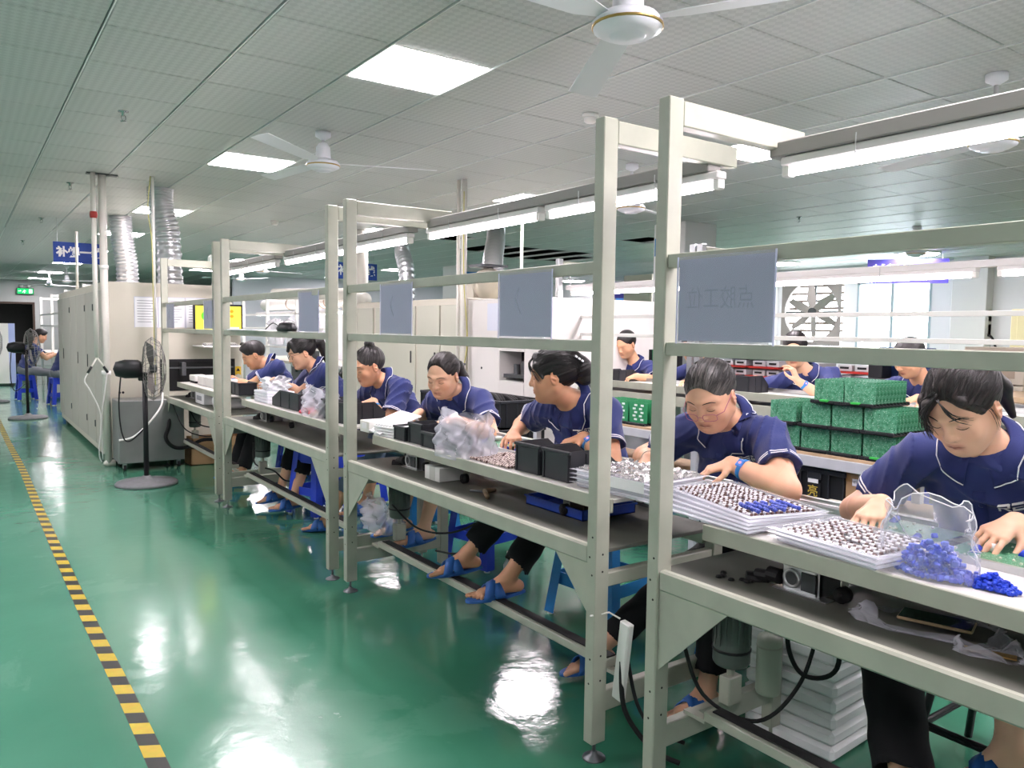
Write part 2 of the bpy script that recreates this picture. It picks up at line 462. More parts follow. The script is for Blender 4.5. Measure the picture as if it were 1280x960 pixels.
# far wall with the dark doorway at its left end
wall('wall_far', [((X0, Y1, 0), (0.4, Y1 + T, 3.1)), ((0.4, Y1, 2.06), (2.02, Y1 + T, 3.1)), ((2.02, Y1, 0), (X1, Y1 + T, 3.1))], mat('grey_far_wall', '#c6cac8', 0.6))
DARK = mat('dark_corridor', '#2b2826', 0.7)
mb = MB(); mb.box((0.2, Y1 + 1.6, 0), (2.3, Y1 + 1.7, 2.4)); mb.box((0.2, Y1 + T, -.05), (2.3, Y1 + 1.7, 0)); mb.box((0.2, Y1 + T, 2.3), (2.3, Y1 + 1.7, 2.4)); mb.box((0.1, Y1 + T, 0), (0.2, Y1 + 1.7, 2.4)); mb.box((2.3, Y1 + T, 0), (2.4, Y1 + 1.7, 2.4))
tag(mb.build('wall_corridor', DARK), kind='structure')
dr = tag(MB().box((0.4, Y1 - .02, 2.0), (2.02, Y1 + .1, 2.06)).box((0.36, Y1 - .02, 0), (0.42, Y1 + .1, 2.06)).box((2.0, Y1 - .02, 0), (2.06, Y1 + .1, 2.06)).build('door_1', mat('brown_frame', '#5b4a40', 0.5)), kind='structure')
# window
FRAME = mat('window_frame_grey', '#9fb0b8', 0.4)
wf = MB()
for (a, b_) in [((wy0, wz0), (wy1, wz0 + .05)), ((wy0, wz1 - .05), (wy1, wz1)), ((wy0, wz0), (wy0 + .05, wz1)), ((wy1 - .05, wz0), (wy1, wz1)), ((8.15, wz0), (8.21, wz1))]:
    wf.box((X1 - .01, a[0], a[1]), (X1 + .09, b_[0], b_[1]))
wf_o = tag(wf.build('window_1', FRAME), kind='structure')
GL = mat('window_glass', '#f4f8fa', 0.02, trans=1.0, ior=1.02)
for (a, b_) in ((wy0 + .05, 8.15), (8.21, wy1 - .05)):
    MB().box((X1 + .03, a, wz0 + .05), (X1 + .034, b_, wz1 - .05)).build('pane', GL, wf_o)
# columns
COLM = mat('column_paint', '#d4d5d3', 0.55)
def column(i, a, b_, m=COLM): return tag(MB().box(a, b_, 0.01).build('trim_%d' % i, m), kind='structure')
column(1, (9.0, 14.6, 0), (9.65, 15.4, CEIL_Z + .2))       # column with the blue notice behind the middle machine
column(2, (7.55, 6.85, 0), (8.15, 7.4, CEIL_Z + .2))       # column right of the ducts
column(3, (14.75, 6.35, 0), (15.0, 6.95, CEIL_Z + .2))
column(4, (14.7, 10.8, 0), (15.0, 11.2, CEIL_Z + .2))
column(5, (7.2, 24.5, 0), (7.8, 25.1, CEIL_Z + .2))
# inner partition, far behind the machines
tag(MB().box((6.2, 22.0, 0), (15, 22.12, CEIL_Z + .2)).build('wall_partition', mat('partition_grey', '#c3c6cc', 0.6)), kind='structure')
# ================================================================== CEILING FIXTURES
lm = MB(); lm.box((-.296, -.296, 0), (.296, .296, .03), .004); lamp_body = lm.mesh('lamp_frame'); lamp_body.materials.append(WHITEP)
lm = MB(); lm.box((-.28, -.28, -.004), (.28, .28, .0)); lamp_dif = lm.mesh('lamp_diffuser'); lamp_dif.materials.append(PANELM)
lamp_labels = {0: 'square lit ceiling panel, largest in view, above the front benches', 1: 'square lit ceiling panel left of the mid ceiling fan, second back',
 2: 'square lit ceiling panel partly hidden behind the near silver duct', 3: 'square lit ceiling panel just behind the lower silver duct', 6: 'square lit ceiling panel at the end of the nearest cross arm',
 7: 'square lit ceiling panel seen just above the tube light line', 12: 'far lit ceiling panel under the blue hanging sign, first of three', 13: 'far lit ceiling panel under the blue hanging sign, second of three', 14: 'small far lit ceiling panel right of the exit sign', 15: 'smallest far lit ceiling panel, last in the aisle row'}
for i, (x, y) in enumerate(lamp_xy):
    tx, ty = tile_of(x, y); cx, cy = tx * TG + .3, TY0 + ty * TG + .3
    t = thing('ceiling_light', lamp_labels.get(i, "square lit ceiling panel out of view, put in for its light"), 'ceiling light', (cx, cy, CEIL_Z), 0, 'square ceiling lights')
    inst(lamp_body, 'frame', t); inst(lamp_dif, 'diffuser', t)
# round flush lights far right
for (x, y, lb) in [(14.0, 16.8, 'round white ceiling light seen above the middle tube light'), (13.4, 9.6, 'round ceiling light left of the wall exhaust fan sign'), (13.4, 6.9, 'round ceiling light behind the far white ceiling fan')]:
    t = thing('round_ceiling_light', lb, 'ceiling light', (x, y, CEIL_Z), 0, 'round ceiling lights')
    MB().lathe([(.0, -.05), (.30, -.045), (.33, -.02), (.33, 0)], 20).build('diffuser', PANELM, t, True)
    MB().lathe([(.335, -.03), (.36, -.02), (.36, 0), (.335, 0)], 20, closed_prof=True).build('rim', WHITEP, t, True)
# ceiling fans
FANW = mat('fan_white', '#e6e7ec', 0.3)
FANB = mat('fan_blade_white', '#dfe1e4', 0.4)
def ceiling_fan(x, y, zb, label, a0, blade=0.62):
    t = thing('ceiling_fan', label, 'ceiling fan', (x, y, zb), a0, 'white ceiling fans')
    r = CEIL_Z - zb
    MB().lathe([(.012, .10), (.012, r - .05)], 10).build('stem', mat('fan_stem', '#c8c9cc', .4), t, True)
    MB().lathe([(.014, r - .06), (.055, r - .035), (.055, r)], 14).build('ceiling_cup', FANW, t, True)
    MB().lathe([(.05, .045), (.055, .05), (.05, .13), (.03, .16), (.013, .165)], 14).build('cap', FANW, t, True)
    h = MB().lathe([(0, -.045), (.055, -.04), (.06, -.033), (.063, -.03), (.085, -.028), (.115, -.012), (.12, .012), (.10, .035), (.05, .05), (.0, .05)], 24).build('motor_housing', FANW, t, True)
    MB().lathe([(.117, -.006), (.1215, -.004), (.1215, .002), (.117, .004)], 24, closed_prof=True).build('gold_ring', mat('gold_trim', '#b79a5c', .3, metal=.8), h, True)
    bm_ = MB(); bm_.prism([(.09, -.018), (.2, -.05), (.2 + blade, -.065), (.215 + blade, 0), (.2 + blade, .065), (.2, .05), (.09, .018)], -.0015, .0015, Matrix.Rotation(.16, 4, 'X'))
    me = bm_.mesh('blade'); me.materials.append(FANB)
    for k in range(3): inst(me, 'blade', t, (0, 0, .02), (0, 0, k * 2 * PI / 3))
ceiling_fan(1.87, 1.98, 2.385, 'nearest white ceiling fan at the top edge, its round motor seen from below', PI)
ceiling_fan(2.19, 5.47, 2.53, 'white ceiling fan right of the second square light panel, one blade pointing right', -.35)
ceiling_fan(4.6, 1.99, 2.40, 'white ceiling fan at the right edge under the long tube light', 1.2)
ceiling_fan(4.68, 4.86, 2.40, 'white ceiling fan seen between the two tall near posts', .3)
ceiling_fan(10.2, 5.28, 2.42, 'white ceiling fan far right in front of the blue lit ceiling, above the purple sign', .55)
ceiling_fan(4.75, 14.9, 2.40, 'small far ceiling fan right of the beige oven machine, the nearer of two', .2)
ceiling_fan(5.2, 17.8, 2.40, 'small far ceiling fan right of the beige oven machine, the farther of two', .9)
ceiling_fan(2.05, 24.7, 2.40, 'tiny far ceiling fan left of the machine roof', .4)
ceiling_fan(2.2, 22.0, 2.40, 'tiny far ceiling fan under the blue hanging sign', 1.4)
# sprinklers and smoke detectors
CHROME = mat('chrome', '#a9abad', 0.25, metal=1)
for i, (x, y) in enumerate([(.93, 5.78), (.95, 8.99), (.94, 12.18), (.93, 15.7), (8.32, 5.74)]):
    t = thing('sprinkler', ['nearest chrome sprinkler head on the ceiling at the left', 'second chrome sprinkler head in the left ceiling row', 'third chrome sprinkler head in the left ceiling row', 'fourth and farthest chrome sprinkler head in the left row', 'chrome sprinkler head on the ceiling at the right, far back'][i], 'sprinkler', (x, y, CEIL_Z), 0, 'ceiling sprinklers')
    MB().lathe([(.0, 0), (.034, 0), (.034, -.005), (.012, -.008), (.012, -.03), (.0, -.03)], 14).build('escutcheon', CHROME, t, True)
    MB().tube([(.012, 0, -.03), (.014, 0, -.05), (.002, 0, -.065), (-.014, 0, -.05), (-.012, 0, -.03)], .003, 6).lathe([(0, -.064), (.02, -.064), (.02, -.067), (0, -.067)], 12).build('deflector', CHROME, t, True)
for (x, y, lb) in [(3.40, 3.93, 'white smoke detector on the ceiling left of the tall near posts'), (3.48, 10.4, 'small white smoke detector far back above the first tube light')]:
    t = thing('smoke_detector', lb, 'smoke detector', (x, y, CEIL_Z))
    MB().lathe([(.0, 0), (.055, 0), (.055, -.018), (.048, -.022), (.0, -.022)], 20).build('base', WHITEPL, t, True)
    MB().lathe([(.042, -.022), (.042, -.045), (.03, -.055), (0, -.055)], 20).build('chamber', WHITEPL, t, True)
# hanging blue signs
SIGNB = mat('sign_blue', '#23469f', 0.4); SIGNP = mat('sign_violet', '#4a44a8', 0.4); SIGNW = mat('sign_white', '#f2f2f4', 0.5)
def hang_sign(x, y, z, w, h, txt, label, m, size, fx=1.0):
    t = thing('hanging_sign', label, 'sign', (x, y, z))
    MB().box((-w / 2, -.012, -h / 2), (w / 2, .012, h / 2)).build('panel', m, t)
    M = frame((0, -.0135, 0), (1, 0, 0), (0, 0, 1), (0, -1, 0))
    text_obj(txt, size, SIGNW, 'lettering', t, M, width=w * fx, bold=.006)
    for s in (-1, 1): MB().cyl((s * w * .42, 0, h / 2), (s * w * .42, 0, CEIL_Z - z), .004, 6).build('hanger', STEEL, t)
    return t
t = hang_sign(1.36, 12.0, 2.315, .62, .275, '补焊一线', 'blue hanging sign with four white Chinese characters above the beige oven', SIGNB, .14, .9)
t = hang_sign(6.36, 14.2, 2.46, .86, .32, '补焊二线', 'blue hanging sign half hidden behind a thick cream pipe', SIGNB, .21, .9)
t = hang_sign(13.5, 7.12, 2.47, 1.28, .42, '辅料放置区', 'violet hanging sign with white characters above the bright window', SIGNP, .23, .86); t.rotation_euler = (0, 0, -.95)
t = hang_sign(13.9, 14.85, 2.42, 1.2, .42, '物料放置区', 'violet hanging sign left of the blue door, cut by the tall post', SIGNP, .23, .9); t.rotation_euler = (0, 0, -.7)
# exit sign
t = thing('exit_sign', 'green lit running man exit sign on the far wall above the dark doorway', 'exit sign', (1.80, 29.9, 2.41))
MB().box((-.24, -.03, -.10), (.24, .03, .10), .008).build('housing', mat('exit_case', '#3c4a44', .4), t)
MB().box((-.22, -.036, -.085), (.22, -.03, .085)).build('face', glow('exit_green', '#1fbf63', 1.2), t)
M = frame((0, -.0375, 0), (1, 0, 0), (0, 0, 1), (0, -1, 0))
g_ = glow('exit_white', '#eafff0', 1.6); mb = MB(); mb.box((.10, 0, -.06), (.19, .001, .06)); mb.cyl((-.02, 0, .045), (-.02, 0, .046), .018); mb.tube([(-.02, 0, .03), (-.04, 0, -.01), (-.01, 0, -.03), (-.03, 0, -.065)], .009, 6); mb.tube([(-.04, 0, -.01), (-.08, 0, -.04)], .009, 6); mb.tube([(-.06, 0, .01), (-.02, 0, .025), (.02, 0, .0)], .007, 6); mb.tube([(-.2, 0, 0), (-.12, 0, 0), (-.14, 0, .03)], .008, 6); mb.build('running_figure', g_, t, loc=(0, -.037, 0))
for s in (-1, 1): MB().lathe([(0, -.05), (.06, -.03), (.05, .04), (0, .05)], 10, (s * .11, 0, .17)).build('spot_lamp', WHITEPL, t, True)
# ================================================================== ASSEMBLY BENCHES OF THE FRONT LINE
FX = 1.585                     # front plane of the posts
TRAY_X, TRAY_Z = 1.70, 0.818
HOLE = mat('bolt_hole', '#1b1b1b', 0.6)
def bench(ya, yb, label, near_post=True):
    """ya .. yb: outer faces of the near and the far post"""
    t = thing('assembly_bench', label, 'assembly bench', (0, ya, 0), 0, 'front line benches')
    Lg = yb - ya
    def part(name, mb, m=CREAM, parent=None, smooth=None): return mb.build(name, m, parent or t, smooth)
    for k, y in enumerate((0.0, Lg - .042)):
        if k == 0 and not near_post: continue
        p = part('post', MB().box((FX, y, .055), (FX + .058, y + .042, 2.0), .003))
        f = part('levelling_foot', MB().cyl((FX + .029, y + .021, .0), (FX + .029, y + .021, .07), .006, 8).lathe([(.038, 0), (.036, .004), (.012, .012), (.010, .022)], 16, (FX + .029, y + .021, 0)), DSTEEL, None, True)
        hm = MB()
        for z in (.25, .33, .60, .655, .72):
            s = 1 if k == 0 else -1
            hm.cyl((FX - .0006, y + .021 + .006 * math.sin(z * 50), z), (FX + .001, y + .021 + .006 * math.sin(z * 50), z), .0035, 8)
            if z < .7: hm.cyl((FX + .03, y - .0006 if k == 0 else y - .0006, z + .01), (FX + .03, y + .001, z + .01), .0035, 8)
        part('bolt_field', hm, HOLE, p)['kind'] = 'stuff'
        # arm, rear leg, crossbars
        part('cross_arm', MB().box((FX + .058, y + .001, 1.925), (2.20, y + .041, 1.995), .003))
        part('rear_leg', MB().box((2.14, y + .002, .06), (2.19, y + .044, .66), .003).cyl((2.165, y + .022, 0), (2.165, y + .022, .08), .006, 8).lathe([(.035, 0), (.033, .004), (.01, .012)], 14, (2.165, y + .022, 0)))
        part('crossbar', MB().box((FX + .058, y + .006, .15), (2.14, y + .038, .22), .003))
        part('crossbar', MB().box((FX + .058, y + .006, .555), (2.14, y + .038, .60), .003))
        # triangular gusset under the shelf
        s = 1 if k == 0 else -1; yy = .042 if k == 0 else Lg - .042
        gw = .17 if (k == 0 and ya < 2) else .24
        tri = [(yy, .632), (yy + s * gw, .632), (yy, .632 - gw * .98)]
        if s < 0: tri = tri[::-1]
        M = frame((FX + .01, 0, 0), (0, 1, 0), (0, 0, 1), (1, 0, 0))
        part('gusset', MB().prism(tri, 0, .004, M))
    # rails
    part('sign_rail', MB().box((FX + .008, .042 if near_post else -.02, 1.535), (FX + .034, Lg - .042, 1.573), .002))
    part('sign_rail', MB().box((FX + .008, .042 if near_post else -.02, 1.295), (FX + .034, Lg - .042, 1.332), .002))
    # shelf
    part('shelf', MB().box((FX + .012, .005, .666), (2.16, Lg - .005, .678), .002), SHELF)
    part('shelf_beam', MB().box((FX + .004, .043, .630), (FX + .03, Lg - .043, .690), .006))
    part('shelf_beam', MB().box((2.13, .043, .61), (2.16, Lg - .043, .662), .003))
    # light channel under the arms
    part('light_channel', MB().box((2.06, .01, 1.90), (2.125, Lg - .01, 1.945), .004), BEAM)
    # conveyor tray
    ty0, ty1 = (.06 if near_post else -.05), Lg - .10
    part('tray_edge', MB().box((TRAY_X, ty0, .772), (TRAY_X + .012, ty1, TRAY_Z), .002))
    part('tray_board', MB().box((TRAY_X + .012, ty0, TRAY_Z - .015), (1.955, ty1, TRAY_Z - .003), .001), mat('pale_board', '#c6c4bf', .45, noise=.05, nscale=6))
    for (x, w) in ((1.957, .012), (2.235, .012)):
        part('conveyor_rail', MB().box((x, ty0 - .05, .79), (x + w, ty1 + .05, .833), .002), ALU)
        part('chain_guide', MB().box((x + (.012 if x < 2.1 else -.008), ty0 - .05, .811), (x + (.02 if x < 2.1 else 0), ty1 + .05, .819)), mat('white_guide', '#e8e6ea', .4))
    part('rear_board', MB().box((2.247, ty0, TRAY_Z - .015), (2.33, ty1, TRAY_Z), .002))
    # brackets and roller wheels carrying the tray
    for y in (.42, Lg * .5 + .15, Lg - .47):
        b_ = part('tray_bracket', MB().box((1.80, y, .690), (1.83, y + .004, .775)).box((1.80, y, .766), (1.95, y + .035, .774)).box((2.2, y, .68), (2.24, y + .03, .80)))
        part('roller', MB().cyl((1.792, y - .002, .702), (1.815, y - .002, .702), .021, 16).cyl((1.788, y - .002, .702), (1.792, y - .002, .702), .008, 10), RUBBER, b_, True)
    # aluminium end block with drive knob, shaft
    for y in (Lg - .42,):
        blk = part('drive_block', MB().box((1.78, y, .678), (1.80, y + .11, .748), .004).box((1.78, y, .678), (1.90, y + .012, .748), .002).box((1.765, y - .03, .679), (1.80, y + .13, .682)), ALU)
        MB().box((1.775, y + .008, .690), (1.7795, y + .05, .738)).cyl((1.7745, y + .078, .715), (1.779, y + .078, .715), .022, 16).build('recess', DGREY, blk)
        MB().lathe([(.026, -.002), (.026, .006), (.018, .006), (.018, -.002)], 18, closed_prof=True, M=frame((1.7735, y + .078, .715), (0, 1, 0), (0, 0, 1), (1, 0, 0))).build('bearing_ring', ALU, blk, True)
        MB().cyl((1.78, y + .15, .708), (1.78, y + .115, .708), .021, 12).cyl((1.78, y + .19, .695), (1.78, y + .15, .70), .017, 10).cyl((1.76, y + .21, .682), (1.80, y + .17, .682), .02, 10).build('knob', RUBBER, blk)
        MB().cyl((1.90, y + .04, .715), (2.2, y + .04, .715), .012, 10).build('shaft', STEEL, blk)
    # geared motor below the shelf
    my = Lg - .09
    mo = part('gear_motor', MB().lathe([(.0, .655), (.040, .655), (.044, .648), (.044, .64), (.052, .64), (.052, .50), (.055, .49), (.055, .42), (.048, .41), (.0, .41)], 20, (1.86, my, -.04)), MOTORG, None, True)
    fm = MB()
    for k in range(18):
        a = k * 2 * PI / 18
        fm.box((.050, -.0022, .475), (.0565, .0022, .595), 0, Matrix.Translation((1.86, my, -.04)) @ Matrix.Rotation(a, 4, 'Z'))
    part('cooling_fins', fm, MOTORG, mo)
    part('clamp_band', MB().lathe([(.0575, .455), (.0575, .463), (.0545, .463), (.0545, .455)], 20, (1.86, my, -.04), closed_prof=True), BLACK, mo, True)
    part('terminal_box', MB().box((1.87, my - .075, .555), (1.92, my - .045, .605), .004), DGREY, mo)
    part('motor_foot', MB().box((1.83, my - .02, .25), (1.89, my + .02, .335), .003).cyl((1.86, my, .335), (1.86, my, .38), .012, 8), CREAM, mo)
    # foot rest bar on two crossbars
    fr = part('foot_rest', MB().box((1.73, .10, .232), (1.79, Lg - .10, .262), .003).box((1.735, .02, .222), (1.765, .10, .234)).box((1.735, Lg - .1, .222), (1.765, Lg - .02, .234)))
    part('rubber_strip', MB().box((1.745, .11, .262), (1.785, Lg - .12, .267), .001), RUBBER, fr)
    return t
BENCHES = [(-.62, 1.548, 'nearest assembly bench, cut by the right edge, with the tallest-looking grey post', False),
           (1.767, 3.705, 'second assembly bench, between the two post pairs in the middle', True),
           (3.90, 5.96, 'third assembly bench, where the bun-haired and bespectacled workers sit', True),
           (6.15, 8.05, 'farthest assembly bench, next to the beige oven and pedestal fan', True)]
for i, (a, b_, lb, nb) in enumerate(BENCHES): bench(a, b_, lb, nb)
# tube lights hung under the channels
def tube_light(x, y0, y1, z, label):
    t = thing('tube_light', label, 'tube light', (x, y0, z), 0, 'fluorescent tube lights')
    L_ = y1 - y0
    MB().box((-.024, 0, .008), (.024, L_, .036), .005).build('housing', mat('light_housing', '#d9d6d4', .4), t)
    MB().cyl((0, .03, -.008), (0, L_ - .03, -.008), .0135, 12).build('tube', TUBEM, t, True)
    for y in (.0, L_ - .03): MB().box((-.016, y, -.024), (.016, y + .03, .010), .004).build('end_cap', WHITEPL, t)
    for y in (L_ * .3, L_ * .75): MB().tube([(-.03, y, .062), (-.03, y, .0), (0, y, -.024), (.03, y, .0), (.03, y, .062)], .0022, 5).build('hanger', STEEL, t)
tl = [(-.6, .45, 'tube light running off the right edge of the frame'), (.5, 1.50, 'tube light ending at the nearest cross arm'),
      (1.74, 2.68, 'tube light seen between and left of the two tall near posts'), (2.72, 3.72, 'tube light left of the orange-tipped lamp end, over the middle bench'),
      (3.93, 4.95, 'tube light right behind the second post pair'), (5.0, 5.98, 'tube light left of the second post pair'),
      (6.18, 7.1, 'tube light right behind the third post pair'), (7.1, 8.0, 'farthest tube light above the oven mouth, by the round white lamp')]
for (a, b_, lb) in tl: tube_light(2.09, a, b_, 1.862, lb)
# hanging cards in clear sleeves (seen from behind)
CARDM = mat('card_back', '#a2a7b6', 0.55); SLEEVE = mat('clear_sleeve', '#c9c9e4', 0.15, alpha=.35)
FAINT = mat('faint_print', '#8f95a3', 0.6)
for i, (yc, lb) in enumerate([(1.306, 'grey-backed sign card nearest the camera, faint reversed Chinese lettering showing through'), (2.16, 'grey-backed sign card above the woman with the hair claw'), (3.125, 'grey-backed sign card above the ponytailed woman in the middle'),
      (4.185, 'curled grey sign card above the woman in black glasses'), (6.3, 'grey sign card hanging in front of the yellow monitor'), (7.65, 'farthest small grey sign card beside the thin white pole')]):
    t = thing('hanging_sign_card', lb, 'sign card', (FX + .003, yc, 1.445), 0, 'sign cards hung from the bench rails')
    cv = .012 if i == 3 else .0
    def cf(u, v, d=0.0): 
        return (d + cv * math.sin(u * PI * 2) , (u - .5) * .30, (v - .5) * .215)
    mb = MB(); mb.grid(lambda u, v: cf(u, v, -.0012), 8, 2); mb.grid(lambda u, v: cf(1 - u, v, .0012), 8, 2)
    mb.build('card', CARDM, t, True)
    mb = MB(); mb.grid(lambda u, v: (cf(u, v, -.003)[0], (u - .5) * .312, (v - .5) * .23), 8, 2)
    mb.build('sleeve', SLEEVE, t, True)
    for y_ in (-.157, .152): MB().box((-.0035, y_, -.116), (-.0025, y_ + .005, .116)).build('sleeve_edge', mat('sleeve_edge', '#d6d6f0', .3), t)
    if i == 0: text_obj('点胶工位', .062, FAINT, 'lettering', t, frame((-.0018, 0.012, 0.0), (0, -1, 0), (0, 0, 1), (-1, 0, 0)), mirror=True, depth=.0001, width=.215)
    else:
        mb = MB()
        mb.tube([(-.0034, .02, -.03), (-.0034, .05, .02), (-.0034, .03, .06)], .0012, 4); mb.build('crease', SLEEVE, t, True)
# ================================================================== SMOOTH FIGURE MODELLING (signed distance + surface nets)
def A(*v): return np.array(v if len(v) > 1 else v[0], dtype=np.float64)
def nrm(v): v = np.asarray(v, float); return v / (np.linalg.norm(v) + 1e-12)
def smin(a, b, k):
    if k <= 0: return np.minimum(a, b)
    h = np.maximum(k - np.abs(a - b), 0) / k
    return np.minimum(a, b) - h * h * (k * .25)
class Sdf:
    def __init__(s): s.p = []; s.post = None
    def _push(s, fn, lo, hi, k, op): s.p.append((fn, np.asarray(lo) - k - .012, np.asarray(hi) + k + .012, k, op)); return s
    def cap(s, a, b, ra, rb=None, k=.012, op='+', flat=None, ff=1.0, cut=None):
        a = A(a); b = A(b); rb = ra if rb is None else rb
        ba = b - a; L2 = max(float(ba @ ba), 1e-9)
        def fn(X, Y, Z):
            x, y, z = X - a[0], Y - a[1], Z - a[2]
            h = np.clip((x * ba[0] + y * ba[1] + z * ba[2]) / L2, 0, 1)
            x, y, z = x - h * ba[0], y - h * ba[1], z - h * ba[2]
            q = x * x + y * y + z * z
            if flat is not None:
                w = x * flat[0] + y * flat[1] + z * flat[2]
                q = q + w * w * (ff * ff - 1)
            d = np.sqrt(q) - (ra + (rb - ra) * h)
            if cut is not None:
                c, r = cut
                d = np.maximum(d, r - np.sqrt((X - c[0]) ** 2 + (Y - c[1]) ** 2 + (Z - c[2]) ** 2))
            return d
        m = max(ra, rb)
        return s._push(fn, np.minimum(a, b) - m, np.maximum(a, b) + m, k, op)
    def ell(s, c, r, R=None, k=.012, op='+'):
        c = A(c); r = A(r); R = np.eye(3) if R is None else np.asarray(R)      # columns of R = axes
        def fn(X, Y, Z):
            x, y, z = X - c[0], Y - c[1], Z - c[2]
            k0 = 0; k1 = 0
            for i in range(3):
                q = x * R[0, i] + y * R[1, i] + z * R[2, i]
                k0 = k0 + (q / r[i]) ** 2; k1 = k1 + (q / (r[i] * r[i])) ** 2
            k0 = np.sqrt(k0); k1 = np.sqrt(k1) + 1e-9
            return k0 * (k0 - 1) / k1
        ext = np.sqrt(((R * r) ** 2).sum(1))
        return s._push(fn, c - ext, c + ext, k, op)
    def ev(s, P):
        P = np.asarray(P, float); X, Y, Z = P[:, 0], P[:, 1], P[:, 2]
        f = np.full(len(P), .08)
        for fn, lo, hi, k, op in s.p:
            d = fn(X, Y, Z)
            f = smin(f, d, k) if op == '+' else -smin(-f, d, k)
        if s.post is not None: f = f + s.post(X, Y, Z)
        return f
    def grad(s, P, e=.0015):
        P = np.asarray(P, float); g = np.zeros_like(P)
        for i in range(3):
            d = np.zeros(3); d[i] = e
            g[:, i] = s.ev(P + d) - s.ev(P - d)
        return g / (np.linalg.norm(g, axis=1, keepdims=True) + 1e-9)
    def snap(s, P, off=.001, it=4):          # move points onto the surface (plus an offset)
        P = np.array(P, float)
        for _ in range(it): P = P - s.grad(P) * (s.ev(P) - off)[:, None]
        return P
    def push(s, P, off=.003, it=3):          # only push points that are too deep
        P = np.array(P, float)
        for _ in range(it):
            d = s.ev(P); w = np.maximum(off - d, 0)
            P = P + s.grad(P) * w[:, None]
        return P
    def trace(s, P, D, off=.001, it=24, far=.25):        # sphere trace from P along D
        P = np.array(P, float); D = np.asarray(D, float)
        for _ in range(it): P = P + D * np.clip(s.ev(P) - off, -.02, .03)[:, None]
        return P
    def mesh(s, xs, ys, zs):
        xs, ys, zs = [np.asarray(a, np.float32) for a in (xs, ys, zs)]
        f = np.full((len(xs), len(ys), len(zs)), .06, np.float32)
        for fn, lo, hi, k, op in s.p:
            i0, i1 = np.searchsorted(xs, (lo[0], hi[0])); j0, j1 = np.searchsorted(ys, (lo[1], hi[1])); k0, k1 = np.searchsorted(zs, (lo[2], hi[2]))
            if i1 <= i0 or j1 <= j0 or k1 <= k0: continue
            d = fn(xs[i0:i1, None, None], ys[None, j0:j1, None], zs[None, None, k0:k1]).astype(np.float32)
            v = f[i0:i1, j0:j1, k0:k1]
            f[i0:i1, j0:j1, k0:k1] = smin(v, d, k) if op == '+' else -smin(-v, d, k)
        if s.post is not None:
            near = np.argwhere(np.abs(f) < .02)
            f[near[:, 0], near[:, 1], near[:, 2]] += s.post(xs[near[:, 0]], ys[near[:, 1]], zs[near[:, 2]]).astype(np.float32)
        ins = f < 0
        c = [ins[a:len(xs) - 1 + a, b:len(ys) - 1 + b, e:len(zs) - 1 + e] for a in (0, 1) for b in (0, 1) for e in (0, 1)]
        anyc = c[0].copy(); allc = c[0].copy()
        for q in c[1:]: anyc |= q; allc &= q
        act = anyc & ~allc
        I, J, K = np.nonzero(act)
        idx = np.full(act.shape, -1, np.int32); idx[I, J, K] = np.arange(len(I))
        off = [(a, b, e) for a in (0, 1) for b in (0, 1) for e in (0, 1)]
        fc = [f[I + a, J + b, K + e] for a, b, e in off]
        acc = np.zeros((len(I), 3), np.float32); cnt = np.zeros(len(I), np.float32)
        for p in range(8):
            for q in range(p + 1, 8):
                dv = [off[q][n] - off[p][n] for n in range(3)]
                if sum(abs(z) for z in dv) != 1: continue
                m = (fc[p] < 0) != (fc[q] < 0)
                t = np.where(m, fc[p] / np.where(m, fc[p] - fc[q], 1), 0)
                for n in range(3): acc[:, n] += np.where(m, off[p][n] + t * dv[n], 0)
                cnt += m
        acc /= cnt[:, None]
        V = np.stack([xs[I] + acc[:, 0] * (xs[I + 1] - xs[I]), ys[J] + acc[:, 1] * (ys[J + 1] - ys[J]), zs[K] + acc[:, 2] * (zs[K + 1] - zs[K])], 1)
        F = []
        for ax in range(3):
            sl0 = [slice(None)] * 3; sl1 = [slice(None)] * 3; sl0[ax] = slice(0, -1); sl1[ax] = slice(1, None)
            a_ = ins[tuple(sl0)]; b_ = ins[tuple(sl1)]
            i, j, k_ = np.nonzero(a_ != b_)
            flip = a_[i, j, k_]
            o1, o2 = [(1, 2), (2, 0), (0, 1)][ax]
            P = np.stack([i, j, k_], 1)
            ok = (P[:, o1] > 0) & (P[:, o2] > 0)
            for n in range(3):
                if n != ax: ok &= P[:, n] < act.shape[n]
            P = P[ok]; flip = flip[ok]
            e1 = np.zeros(3, int); e1[o1] = 1; e2 = np.zeros(3, int); e2[o2] = 1
            q = [idx[tuple((P - s1 * e1 - s2 * e2).T)] for s1, s2 in ((0, 0), (1, 0), (1, 1), (0, 1))]
            Q = np.stack(q, 1)
            Q = np.where(flip[:, None], Q, Q[:, ::-1])
            F.append(Q[(Q >= 0).all(1)])
        return V, np.concatenate(F)
def axis(lo, hi, base, fine=()):
    out = [lo]
    while out[-1] < hi:
        st = base
        for a, b, h in fine:
            if a <= out[-1] < b: st = min(st, h)
        out.append(out[-1] + st)
    return np.array(out)
